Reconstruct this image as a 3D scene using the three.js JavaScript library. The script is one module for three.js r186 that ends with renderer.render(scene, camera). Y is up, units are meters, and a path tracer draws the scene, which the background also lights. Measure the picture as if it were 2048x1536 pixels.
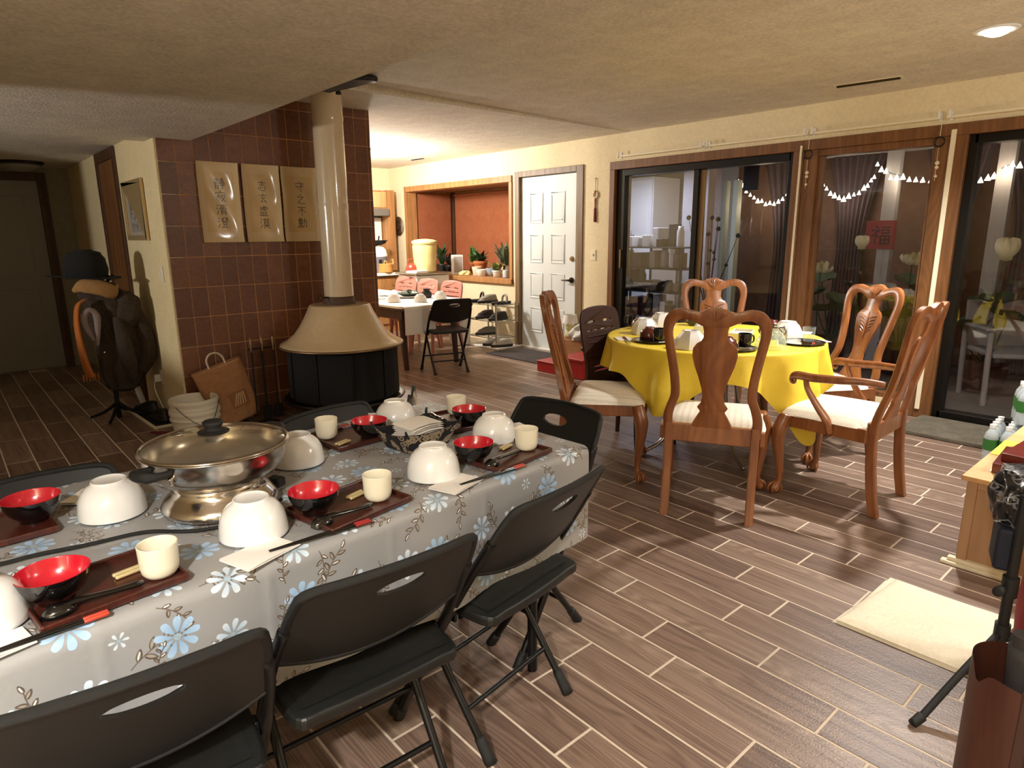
import * as THREE from 'three';
import { RoundedBoxGeometry } from 'three/addons/geometries/RoundedBoxGeometry.js';
import { mergeGeometries, mergeVertices, toCreasedNormals } from 'three/addons/utils/BufferGeometryUtils.js';
import { RectAreaLightUniformsLib } from 'three/addons/lights/RectAreaLightUniformsLib.js';

// ---------------------------------------------------------------- camera, lights, exposure
const scene = new THREE.Scene();
const renderer = new THREE.WebGLRenderer({ antialias: true });
renderer.toneMapping = THREE.LinearToneMapping;
renderer.toneMappingExposure = 1.0;
renderer.shadowMap.enabled = true;
RectAreaLightUniformsLib.init();
scene.background = new THREE.Color(0x020305);

const camera = new THREE.PerspectiveCamera(2 * Math.atan(768 / 1298.05) * 180 / Math.PI, 2048 / 1536, 0.05, 60);
{
  const yaw = 41.339 * Math.PI / 180, pitch = -12.93 * Math.PI / 180, roll = -0.46 * Math.PI / 180;
  const fw = new THREE.Vector3(Math.sin(yaw) * Math.cos(pitch), Math.sin(pitch), -Math.cos(yaw) * Math.cos(pitch));
  const rt = new THREE.Vector3().crossVectors(fw, new THREE.Vector3(0, 1, 0)).normalize();
  const up = new THREE.Vector3().crossVectors(rt, fw);
  const c = Math.cos(roll), s = Math.sin(roll);
  const r2 = rt.clone().multiplyScalar(c).addScaledVector(up, s), u2 = up.clone().multiplyScalar(c).addScaledVector(rt, -s);
  camera.position.set(0, 1.37, 0);
  camera.quaternion.setFromRotationMatrix(new THREE.Matrix4().makeBasis(r2, u2, fw.clone().negate()));
}
scene.add(camera);

const WARM = 0xfffdf8, COOL = 0xfff8ee, DAY = 0xd6e0ff;
const LAMP = {
  spot: 24, near: 27, back: 7, globe: 5.0, kitchen: 19, side: 15, porchCool: 7.5, porchWarm: 0.25,
};
function shadowed(l, r = 2) { l.castShadow = true; l.shadow.mapSize.set(1024, 1024); l.shadow.radius = r; l.shadow.bias = -0.0005; return l; }

// ---------------------------------------------------------------- random, noise, textures
let seedState = 12345;
const rnd = () => { seedState = (seedState * 1664525 + 1013904223) >>> 0; return seedState / 4294967296; };
const rr = (a, b) => a + (b - a) * rnd();
const V = (x, y, z) => new THREE.Vector3(x, y, z);
function hash(x, y, s) { let h = (x * 374761393 + y * 668265263 + s * 974634777) | 0; h = Math.imul(h ^ (h >>> 13), 1274126177); h ^= h >>> 16; return (h >>> 0) / 4294967296; }
function vnoise(x, y, px, py, s) {           // periodic value noise
  const xi = Math.floor(x), yi = Math.floor(y), fx = x - xi, fy = y - yi;
  const u = fx * fx * (3 - 2 * fx), v = fy * fy * (3 - 2 * fy), m = (a, n) => ((a % n) + n) % n;
  const a = hash(m(xi, px), m(yi, py), s), b = hash(m(xi + 1, px), m(yi, py), s), c = hash(m(xi, px), m(yi + 1, py), s), d = hash(m(xi + 1, px), m(yi + 1, py), s);
  return a + (b - a) * u + (c - a) * v + (a - b - c + d) * u * v;
}
function fbm(u, v, fx, fy, oct, s) { let r = 0, a = 0.5, t = 0; for (let i = 0; i < oct; i++) { r += a * vnoise(u * fx, v * fy, fx, fy, s + i); t += a; a *= 0.5; fx *= 2; fy *= 2; } return r / t; }
function dataTex(w, h, fn, srgb = true) {
  const d = new Uint8Array(w * h * 4);
  for (let y = 0; y < h; y++) for (let x = 0; x < w; x++) {
    const c = fn(x / w, y / h), o = (y * w + x) * 4;
    d[o] = Math.max(0, Math.min(255, c[0])); d[o + 1] = Math.max(0, Math.min(255, c[1])); d[o + 2] = Math.max(0, Math.min(255, c[2])); d[o + 3] = 255;
  }
  const t = new THREE.DataTexture(d, w, h, THREE.RGBAFormat);
  t.wrapS = t.wrapT = THREE.RepeatWrapping; t.magFilter = THREE.LinearFilter; t.minFilter = THREE.LinearMipmapLinearFilter; t.generateMipmaps = true;
  if (srgb) t.colorSpace = THREE.SRGBColorSpace;
  t.needsUpdate = true; return t;
}
const rep = (t, x, y) => { const c = t.clone(); c.repeat.set(x, y); c.needsUpdate = true; return c; };
function canvasTex(w, h, draw) {
  const c = document.createElement('canvas'); c.width = w; c.height = h; const g = c.getContext('2d'); draw(g, w, h);
  const t = new THREE.CanvasTexture(c); t.colorSpace = THREE.SRGBColorSpace; t.magFilter = THREE.LinearFilter; t.wrapS = t.wrapT = THREE.RepeatWrapping; return t;
}
const lerp3 = (a, b, t) => [a[0] + (b[0] - a[0]) * t, a[1] + (b[1] - a[1]) * t, a[2] + (b[2] - a[2]) * t];
// grain runs along v
const woodTex = (dark, light, s, fx = 14, streak = 0.6, w = 256, h = 512) => dataTex(w, h, (u, v) => {
  const warp = fbm(u, v, 3, 2, 2, s + 9) * 0.35;
  const g = fbm(u + warp * 0.05, v, fx, 2, 4, s), f = fbm(u, v, 64, 4, 2, s + 5), rg = 0.5 + 0.5 * Math.sin((u * 9 + warp * 14 + fbm(u, v, 2, 1, 2, s + 3) * 6) * 6.283);
  let t = g * (1 - streak * 0.5) + rg * streak * 0.3 + f * streak * 0.25;
  t = Math.max(0, Math.min(1, (t - 0.25) * 1.5));
  return lerp3(dark, light, t);
});
const grainTex = (c, amp, s, n = 64, w = 256) => dataTex(w, w, (u, v) => { const t = (fbm(u, v, n, n, 2, s) - 0.5) * amp + (fbm(u, v, 6, 6, 3, s + 7) - 0.5) * amp * 0.6; return [c[0] + t, c[1] + t, c[2] + t * 0.9]; });
const bumpTex = (s, n, w = 256, pw = 1) => dataTex(w, w, (u, v) => { const t = Math.pow(fbm(u, v, n, n, 3, s), pw) * 255; return [t, t, t]; }, false);

const std = (o) => new THREE.MeshStandardMaterial(o);
const phy = (o) => new THREE.MeshPhysicalMaterial(o);
const hex = (c) => new THREE.Color(c);

// ---------------------------------------------------------------- geometry helpers
function norm(g) {
  let q = g.index ? g.toNonIndexed() : g;
  for (const k of Object.keys(q.attributes)) if (!['position', 'normal', 'uv'].includes(k)) q.deleteAttribute(k);
  if (!q.attributes.normal) q.computeVertexNormals();
  if (!q.attributes.uv) q.setAttribute('uv', new THREE.BufferAttribute(new Float32Array(q.attributes.position.count * 2), 2));
  return q;
}
const merge = (...gs) => { const l = gs.flat(); return l.length === 1 ? norm(l[0]) : mergeGeometries(l.map(norm), false); };
function uvm(g, ox = 0, oy = 0) {            // uv in metres, boxwise
  const q = norm(g), p = q.attributes.position, n = q.attributes.normal, uv = q.attributes.uv;
  for (let i = 0; i < p.count; i += 3) {
    let nx = 0, ny = 0, nz = 0; for (let k = 0; k < 3; k++) { nx += n.getX(i + k); ny += n.getY(i + k); nz += n.getZ(i + k); }
    nx = Math.abs(nx); ny = Math.abs(ny); nz = Math.abs(nz);
    for (let k = 0; k < 3; k++) {
      const x = p.getX(i + k), y = p.getY(i + k), z = p.getZ(i + k);
      if (ny >= nx && ny >= nz) uv.setXY(i + k, x + ox, z + oy); else if (nx >= nz) uv.setXY(i + k, z + ox, y + oy); else uv.setXY(i + k, x + ox, y + oy);
    }
  }
  return q;
}
const T = (g, x = 0, y = 0, z = 0, rx = 0, ry = 0, rz = 0, s = 1) => { const m = new THREE.Matrix4().compose(V(x, y, z), new THREE.Quaternion().setFromEuler(new THREE.Euler(rx, ry, rz, 'YXZ')), Array.isArray(s) ? V(...s) : V(s, s, s)); return g.clone().applyMatrix4(m); };
const B = (x0, x1, y0, y1, z0, z1) => { const g = new THREE.BoxGeometry(x1 - x0, y1 - y0, z1 - z0); g.translate((x0 + x1) / 2, (y0 + y1) / 2, (z0 + z1) / 2); return g; };
const RB = (w, h, d, r = 0.004, x = 0, y = 0, z = 0, seg = 2) => { const g = new RoundedBoxGeometry(w, h, d, seg, Math.min(r, w / 2.01, h / 2.01, d / 2.01)); g.translate(x, y, z); return g; };
const RB6 = (x0, x1, y0, y1, z0, z1, r = 0.004, seg = 2) => RB(x1 - x0, y1 - y0, z1 - z0, r, (x0 + x1) / 2, (y0 + y1) / 2, (z0 + z1) / 2, seg);
const CY = (r0, r1, h, x = 0, y = 0, z = 0, n = 24, open = false) => { const g = new THREE.CylinderGeometry(r1, r0, h, n, 1, open); g.translate(x, y + h / 2, z); return g; };
const SP = (r, x = 0, y = 0, z = 0, n = 16) => { const g = new THREE.SphereGeometry(r, n, Math.round(n * 0.7)); g.translate(x, y, z); return g; };
const LA = (pts, n = 40) => new THREE.LatheGeometry(pts.map((p) => new THREE.Vector2(p[0], p[1])), n);
const TU = (pts, r, n = 24, k = 8, closed = false) => new THREE.TubeGeometry(new THREE.CatmullRomCurve3(pts.map((p) => p.isVector3 ? p : V(...p)), closed, 'catmullrom', 0.5), n, r, k, closed);
function capsTube(a, b, r, k = 10) {          // straight rod with closed ends
  const A = Array.isArray(a) ? V(...a) : a, Bv = Array.isArray(b) ? V(...b) : b, d = Bv.clone().sub(A), l = d.length();
  const g = new THREE.CylinderGeometry(r, r, l, k); g.translate(0, l / 2, 0);
  g.applyQuaternion(new THREE.Quaternion().setFromUnitVectors(V(0, 1, 0), d.normalize())); g.translate(A.x, A.y, A.z); return g;
}
function sweep(pts, radii, k = 10, n = 24, flat = 1) {   // tube whose radius follows radii, ends capped
  const c = new THREE.CatmullRomCurve3(pts.map((p) => V(...p)), false, 'catmullrom', 0.5);
  const fr = c.computeFrenetFrames(n, false), pos = [], idx = [], uv = [];
  for (let i = 0; i <= n; i++) {
    const t = i / n, P = c.getPoint(t), f = t * (radii.length - 1), j = Math.min(radii.length - 2, Math.floor(f)), w = f - j, r = radii[j] * (1 - w) + radii[j + 1] * w;
    for (let q = 0; q < k; q++) { const a = q / k * Math.PI * 2; const v = P.clone().addScaledVector(fr.normals[i], Math.cos(a) * r).addScaledVector(fr.binormals[i], Math.sin(a) * r * flat); pos.push(v.x, v.y, v.z); uv.push(q / k, t); }
  }
  for (let i = 0; i < n; i++) for (let q = 0; q < k; q++) { const a = i * k + q, b = i * k + (q + 1) % k, d = a + k, e = b + k; idx.push(a, d, b, b, d, e); }
  for (const [e, s] of [[0, 1], [n, -1]]) { const P = c.getPoint(e / n); const o = pos.length / 3; pos.push(P.x, P.y, P.z); uv.push(0, 0); for (let q = 0; q < k; q++) { const a = e * k + q, b = e * k + (q + 1) % k; s > 0 ? idx.push(o, a, b) : idx.push(o, b, a); } }
  const g = new THREE.BufferGeometry(); g.setAttribute('position', new THREE.Float32BufferAttribute(pos, 3)); g.setAttribute('uv', new THREE.Float32BufferAttribute(uv, 2)); g.setIndex(idx); g.computeVertexNormals(); return g;
}
function shapeOf(pts, smooth = true) {
  const s = new THREE.Shape();
  if (smooth) { const c = new THREE.CatmullRomCurve3(pts.map((p) => V(p[0], p[1], 0)), true, 'catmullrom', 0.5).getPoints(pts.length * 5); c.forEach((p, i) => i ? s.lineTo(p.x, p.y) : s.moveTo(p.x, p.y)); } else pts.forEach((p, i) => i ? s.lineTo(p[0], p[1]) : s.moveTo(p[0], p[1]));
  s.closePath(); return s;
}
const EX = (shape, depth, bevel = 0.004, seg = 2, curve = 12) => { const g = new THREE.ExtrudeGeometry(shape, { depth: depth - bevel * 2, bevelEnabled: bevel > 0, bevelSize: bevel, bevelThickness: bevel, bevelSegments: seg, bevelOffset: -bevel, curveSegments: curve }); g.translate(0, 0, bevel - depth / 2); return g; };
function rrect(w, h, r) { const s = new THREE.Shape(), x = -w / 2, y = -h / 2; s.moveTo(x + r, y); s.lineTo(x + w - r, y); s.quadraticCurveTo(x + w, y, x + w, y + r); s.lineTo(x + w, y + h - r); s.quadraticCurveTo(x + w, y + h, x + w - r, y + h); s.lineTo(x + r, y + h); s.quadraticCurveTo(x, y + h, x, y + h - r); s.lineTo(x, y + r); s.quadraticCurveTo(x, y, x + r, y); return s; }
function warp(g, fn, smooth = true) { const q = g.clone(), p = q.attributes.position; for (let i = 0; i < p.count; i++) { const v = fn(p.getX(i), p.getY(i), p.getZ(i)); p.setXYZ(i, v[0], v[1], v[2]); } q.computeVertexNormals(); return smooth ? toCreasedNormals(norm(q), 0.7) : q; }
function surf(nu, nv, fn) {                    // parametric sheet, fn(u,v)->[x,y,z,(s,t)]
  const pos = [], uv = [], idx = [];
  for (let j = 0; j <= nv; j++) for (let i = 0; i <= nu; i++) { const p = fn(i / nu, j / nv); pos.push(p[0], p[1], p[2]); uv.push(p.length > 3 ? p[3] : i / nu, p.length > 3 ? p[4] : j / nv); }
  for (let j = 0; j < nv; j++) for (let i = 0; i < nu; i++) { const a = j * (nu + 1) + i, b = a + 1, c = a + nu + 1, d = c + 1; idx.push(a, b, c, b, d, c); }
  const g = new THREE.BufferGeometry(); g.setAttribute('position', new THREE.Float32BufferAttribute(pos, 3)); g.setAttribute('uv', new THREE.Float32BufferAttribute(uv, 2)); g.setIndex(idx); g.computeVertexNormals(); return g;
}

// ---------------------------------------------------------------- scene graph helpers
const used = new Map();
const WC = (l) => { if (l && l.split(' ').length > 16) console.log('LONG', l); };
function numbered(name) { const n = used.get(name) ?? 0; used.set(name, n + 1); return n ? name + '_' + String(n).padStart(3, '0') : name; }
function mesh(name, g, m, parent) { const o = new THREE.Mesh(Array.isArray(g) ? merge(...g) : g, m); o.name = name; o.castShadow = o.receiveShadow = true; parent.add(o); return o; }
function thing(name, label, category, [x, y, z] = [0, 0, 0], turn = 0, group) {
  const o = new THREE.Group(); o.name = numbered(name); scene.add(o); o.position.set(x, y, z); o.rotation.y = turn;
  WC(label); o.userData = { label, category }; if (group) o.userData.group = group; return o;
}
function single(name, g, m, label, category, group, pos, turn = 0) { WC(label); const o = mesh(numbered(name), g, m, scene); o.userData = { label, category }; if (group) o.userData.group = group; if (pos) o.position.set(...pos); o.rotation.y = turn; return o; }
function struct(name, g, m, label) { const o = mesh(numbered(name), g, m, scene); o.userData = { kind: 'structure' }; if (label) o.userData.label = label; return o; }
function structGroup(name, pos = [0, 0, 0]) { const o = new THREE.Group(); o.name = numbered(name); o.position.set(...pos); o.userData = { kind: 'structure' }; scene.add(o); return o; }
function dup(root, label, [x, y, z], turn = 0, group) { const r = root.clone(); r.name = numbered(root.name.replace(/_\d{3}$/, '')); r.position.set(x, y, z); r.rotation.y = turn; r.userData = { ...root.userData, label }; if (group) r.userData.group = group; scene.add(r); return r; }

// ---------------------------------------------------------------- materials
const tPlaster = bumpTex(11, 48), tPopcorn = bumpTex(23, 40, 256, 1.4), tFine = bumpTex(31, 90);
const tWallA = grainTex([230, 215, 180], 14, 41), tWallB = grainTex([226, 206, 160], 16, 43), tCeil = grainTex([222, 213, 198], 34, 47, 60);
const M = {};
M.wall = std({ map: rep(tWallA, 1.2, 1.2), bumpMap: rep(tPlaster, 2, 2), bumpScale: 0.0012, roughness: 0.85 });
M.wallHall = std({ map: rep(tWallB, 1.2, 1.2), bumpMap: rep(tPlaster, 2, 2), bumpScale: 0.0012, roughness: 0.85 });
M.ceil = std({ map: rep(tCeil, 1.6, 1.6), bumpMap: rep(tPopcorn, 3, 3), bumpScale: 0.002, roughness: 0.95 });
M.grout = std({ color: 0xd6c4ae, roughness: 0.95, bumpMap: rep(tFine, 4, 4), bumpScale: 0.001 });
M.planks = [[[102, 80, 68], [152, 127, 110]], [[108, 85, 72], [160, 135, 117]], [[94, 73, 62], [142, 117, 101]], [[114, 92, 78], [164, 140, 122]]].map(([d, l], i) => {
  const t = woodTex(d, l, 100 + i * 13, 10, 0.9, 256, 512); t.repeat.set(1 / 0.15, 1 / 0.6);
  return std({ map: t, roughness: 0.4, bumpMap: rep(tFine, 3, 3), bumpScale: 0.0006 });
});
M.tiles = [[106, 62, 33], [114, 67, 36], [99, 57, 30], [118, 71, 40], [106, 61, 35]].map((c, i) => phy({ map: rep(grainTex(c, 26, 200 + i, 24, 128), 4, 4), roughness: 0.5, clearcoat: 0.12, clearcoatRoughness: 0.3 }));
M.tileGrout = std({ color: 0xc08c62, roughness: 0.9 });
const tOak = woodTex([122, 70, 36], [172, 110, 62], 301, 16, 0.6), tOakD = woodTex([96, 60, 30], [142, 94, 50], 307, 12, 0.6), tPine = woodTex([196, 148, 96], [226, 184, 132], 311, 10, 0.5), tRed = woodTex([58, 22, 14], [92, 38, 24], 317, 14, 0.6);
const tCab = woodTex([150, 104, 60], [190, 140, 88], 321, 10, 0.5);
M.chair = phy({ color: 0xffffff, map: rep(tOak, 2.2, 1.4), roughness: 0.36, clearcoat: 0.4, clearcoatRoughness: 0.25 });
M.trim = std({ map: rep(tOakD, 2.5, 0.8), roughness: 0.5 });
M.trimDark = std({ map: rep(woodTex([62, 36, 18], [96, 58, 30], 331, 12, 0.6), 2.5, 0.8), roughness: 0.55 });
M.bayWood = std({ map: rep(tCab, 2, 1), roughness: 0.5 });
M.pine = std({ map: rep(tPine, 1.5, 0.8), roughness: 0.5 });
M.lacquer = phy({ map: rep(tRed, 5, 3), roughness: 0.4, clearcoat: 0.5, clearcoatRoughness: 0.25 });
M.black = std({ color: 0x111110, roughness: 0.5, bumpMap: rep(tFine, 8, 8), bumpScale: 0.0003 });
M.chairPlastic = std({ color: 0x10110f, roughness: 0.46, bumpMap: rep(tFine, 10, 10), bumpScale: 0.0004 });
M.chairMetal = std({ color: 0x100f0f, roughness: 0.38, metalness: 0.3 });
M.gloss = phy({ color: 0x0b0a0a, roughness: 0.16, clearcoat: 0.8, clearcoatRoughness: 0.06 });
M.redLac = phy({ color: 0xc01528, roughness: 0.22, clearcoat: 0.8, clearcoatRoughness: 0.08 });
M.china = phy({ color: 0xf2f0ec, roughness: 0.18, clearcoat: 0.7, clearcoatRoughness: 0.06 });
M.cup = phy({ color: 0xf2e9d0, roughness: 0.34, clearcoat: 0.3 });
M.gold = std({ color: 0xe6d09a, roughness: 0.3, metalness: 0.3 });
M.paper = std({ color: 0xf2ebe2, roughness: 0.9, side: THREE.DoubleSide });
M.steel = std({ color: 0xc9c2ba, roughness: 0.16, metalness: 1 });
M.steelDull = std({ color: 0xb5aea6, roughness: 0.32, metalness: 1 });
M.chrome = std({ color: 0xdedede, roughness: 0.1, metalness: 1 });
M.glassLid = phy({ color: 0xffffff, roughness: 0.04, transmission: 1, thickness: 0, ior: 1.5 });
M.pane = phy({ color: 0xffffff, roughness: 0.02, transmission: 1, thickness: 0, ior: 1.5 });
M.clear = phy({ color: 0xf2f8fa, roughness: 0.08, transmission: 0.9, thickness: 0, ior: 1.4 });
M.yellow = std({ color: 0xf4d640, roughness: 0.6, side: THREE.DoubleSide, bumpMap: rep(tFine, 3, 3), bumpScale: 0.0008 });
M.white = std({ color: 0xe9e8e4, roughness: 0.55 });
M.doorWhite = std({ color: 0xd9dfe0, roughness: 0.5, bumpMap: rep(tFine, 2, 2), bumpScale: 0.0003 });
M.cream = std({ color: 0xe8dcc0, roughness: 0.5 });
M.bronze = std({ color: 0x3a3026, roughness: 0.35, metalness: 0.8 });
M.alu = std({ color: 0x16130f, roughness: 0.4, metalness: 0.5 });
M.enamel = phy({ map: rep(grainTex([206, 180, 140], 12, 351, 50), 2, 2), roughness: 0.3, clearcoat: 0.5, clearcoatRoughness: 0.15 });
M.enamelLight = phy({ map: rep(grainTex([214, 194, 162], 10, 353, 50), 2, 2), roughness: 0.22, clearcoat: 0.7, clearcoatRoughness: 0.08 });
M.iron = std({ color: 0x0b0908, roughness: 0.6, metalness: 0.4, bumpMap: rep(tFine, 6, 6), bumpScale: 0.0008 });
M.brass = std({ color: 0x8a7250, roughness: 0.4, metalness: 0.8 });
M.kraft = std({ map: rep(grainTex([158, 112, 72], 26, 361, 40), 3, 3), roughness: 0.9, side: THREE.DoubleSide });
M.bucket = std({ color: 0xe2d9c6, roughness: 0.5 });
M.brownPlastic = std({ color: 0x3a2018, roughness: 0.5 });
M.pinkPlastic = std({ color: 0xb4766a, roughness: 0.5 });
M.redPlastic = std({ color: 0xa81a1c, roughness: 0.4 });
M.blind = std({ map: rep(grainTex([158, 92, 58], 20, 371, 60), 3, 3), roughness: 0.9 });
M.mat = std({ map: rep(grainTex([92, 84, 70], 40, 381, 90), 3, 3), roughness: 1 });
M.matDark = std({ map: rep(grainTex([62, 56, 56], 30, 383, 90), 3, 3), roughness: 1 });
M.leaf = std({ color: 0x3f6a2a, roughness: 0.6, side: THREE.DoubleSide });
M.leafDark = std({ color: 0x26401f, roughness: 0.6, side: THREE.DoubleSide });
M.terracotta = std({ color: 0xb0663a, roughness: 0.85 });
M.darkRed = std({ color: 0x6e1218, roughness: 0.6 });
// striped seat fabric
M.seat = std({ map: (() => { const t = dataTex(256, 256, (u, v) => { const s = 0.5 + 0.5 * Math.sin(u * 2 * Math.PI * 8), w = (fbm(u, v, 60, 60, 2, 401) - 0.5) * 18; const k = s > 0.72 ? 13 : s > 0.5 ? 4 : 0; return [236 - k + w, 226 - k * 1.05 + w, 208 - k * 1.1 + w]; }); t.repeat.set(4, 4); return t; })(), roughness: 0.85 });
M.padCloth = std({ map: rep(grainTex([236, 222, 196], 16, 411, 40), 3, 3), roughness: 0.9 });
M.linen = std({ map: rep(grainTex([236, 234, 232], 10, 415, 60), 3, 3), roughness: 0.85, side: THREE.DoubleSide });

// printed table cloth: grey ground, pale blue daisies, brown leaf sprays (1.1 m repeat)
M.cloth = std({ side: THREE.DoubleSide, roughness: 0.42, bumpMap: rep(tFine, 2, 2), bumpScale: 0.0004, map: (() => {
  const S = 2048, W = 1.0, k = S / W;
  const t = canvasTex(S, S, (g) => {
    g.fillStyle = '#9c9a98'; g.fillRect(0, 0, S, S);
    const at = (fn) => { for (const dx of [-S, 0, S]) for (const dy of [-S, 0, S]) { g.save(); g.translate(dx, dy); fn(); g.restore(); } };
    const daisy = (x, y, r, rot, n, edge, mid, al) => at(() => {
      if (x < -r * 2 - S || x > S * 2) return; g.translate(x, y); g.globalAlpha = al;
      for (let i = 0; i < n; i++) {
        g.save(); g.rotate(rot + i * 2 * Math.PI / n); const gr = g.createLinearGradient(0, 0, r, 0); gr.addColorStop(0, mid); gr.addColorStop(1, edge); g.fillStyle = gr; g.strokeStyle = 'rgba(110,120,130,.45)'; g.lineWidth = 2;
        g.beginPath(); g.moveTo(r * 0.14, 0); g.bezierCurveTo(r * 0.45, -r * 0.1, r * 0.75, -r * 0.3, r, -r * 0.08); g.bezierCurveTo(r * 1.06, 0, r * 1.02, r * 0.18, r * 0.9, r * 0.2); g.bezierCurveTo(r * 0.7, r * 0.24, r * 0.4, r * 0.1, r * 0.14, 0); g.fill(); g.stroke(); g.restore();
      }
      g.fillStyle = '#9fb4c2'; g.beginPath(); g.arc(0, 0, r * 0.17, 0, 7); g.fill(); g.globalAlpha = 1;
    });
    const leaf = (x, y, l, a, fill) => { g.save(); g.translate(x, y); g.rotate(a); g.fillStyle = '#a39a8c'; g.beginPath(); g.moveTo(0, 0); g.quadraticCurveTo(l * 0.4, -l * 0.34, l, 0); g.quadraticCurveTo(l * 0.45, l * 0.3, 0, 0); g.fill(); g.strokeStyle = '#5f5248'; g.lineWidth = 3.5; g.beginPath(); g.moveTo(0, 0); g.quadraticCurveTo(l * 0.4, -l * 0.34, l, 0); g.stroke(); g.lineWidth = 6; g.beginPath(); g.moveTo(l, 0); g.quadraticCurveTo(l * 0.5, l * 0.32, l * 0.08, l * 0.06); g.stroke(); if (fill) { g.strokeStyle = '#efe8dd'; g.lineWidth = 5; g.beginPath(); g.moveTo(l * 0.2, -l * 0.02); g.lineTo(l * 0.8, 0); g.stroke(); } g.restore(); };
    const spray = (x, y, s, a, n) => at(() => {
      g.translate(x, y); g.rotate(a); g.strokeStyle = '#6b5c50'; g.lineWidth = 4; g.beginPath(); g.moveTo(0, 0); g.quadraticCurveTo(s * 0.5, -s * 0.18, s, 0); g.stroke();
      for (let i = 0; i < n; i++) { const u = 0.15 + 0.8 * i / n, px = u * s, py = -0.36 * s * u * (1 - u); leaf(px, py, s * 0.24, (i % 2 ? 1 : -1) * 0.9, i % 3 === 0); } leaf(s * 0.98, 0, s * 0.22, 0, true);
    });
    const cells = 8, c = S / cells; let q = 0;
    for (let j = 0; j < cells; j++) for (let i = 0; i < cells; i++) {
      const x = (i + 0.5 + rr(-0.22, 0.22)) * c, y = (j + 0.5 + rr(-0.22, 0.22)) * c; q++;
      const kind = q % 3;
      if (kind === 0) daisy(x, y, 0.036 * k, rnd() * 6, 8, '#eef3f8', '#9dbbd6', 0.96);
      else if (kind === 1) { daisy(x, y, 0.039 * k, rnd() * 6, 9, '#b4d0ec', '#84aacd', 0.92); }
      else daisy(x, y, 0.032 * k, rnd() * 6, 8, '#dfe9f1', '#9dbad2', 0.95);
      spray(x + rr(0.045, 0.065) * k, y + rr(-0.04, 0.04) * k, rr(0.07, 0.105) * k, rr(-2.4, 2.4), 6);
      if (q % 2) spray(x - rr(0.03, 0.06) * k, y + rr(0.04, 0.07) * k, rr(0.05, 0.07) * k, rr(-3, 3), 5);
      if (q % 3 === 1) daisy(x + 0.065 * k, y + 0.055 * k, 0.016 * k, 0, 6, '#e8eef4', '#c4d4e2', 0.85);
    }
  });
  t.repeat.set(1 / W, 1 / W); return t;
})() });
// black basket cloth with tan scrolls
M.basket = std({ roughness: 0.85, side: THREE.DoubleSide, map: canvasTex(512, 256, (g) => { g.fillStyle = '#1b191c'; g.fillRect(0, 0, 512, 256); g.strokeStyle = '#a08d74'; g.lineWidth = 9; g.lineCap = 'round'; for (let i = 0; i < 75; i++) { const x = rr(0, 512), y = rr(0, 256), r = rr(14, 26), a = rr(0, 6); for (const dx of [-512, 0, 512]) { g.beginPath(); for (let q = 0; q < 26; q++) { const th = a + q * 0.3, R = r * (0.25 + q / 26); const px = x + dx + Math.cos(th) * R, py = y + Math.sin(th) * R; q ? g.lineTo(px, py) : g.moveTo(px, py); } g.stroke(); } } }) });
M.bagPrint = phy({ roughness: 0.25, clearcoat: 0.4, map: canvasTex(256, 256, (g) => { g.fillStyle = '#17181b'; g.fillRect(0, 0, 256, 256); g.strokeStyle = '#77787c'; g.lineWidth = 4; for (let i = 0; i < 46; i++) { const x = rr(0, 256), y = rr(0, 256), r = rr(10, 22); g.beginPath(); for (let q = 0; q < 6; q++) { const a = q / 6 * 6.283 + i; q ? g.lineTo(x + Math.cos(a) * r, y + Math.sin(a) * r) : g.moveTo(x + r * Math.cos(a), y + r * Math.sin(a)); } g.closePath(); g.stroke(); } }) });

// ================================================================ THE ROOM
const CH = 2.365, WX = 5.45;
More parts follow.
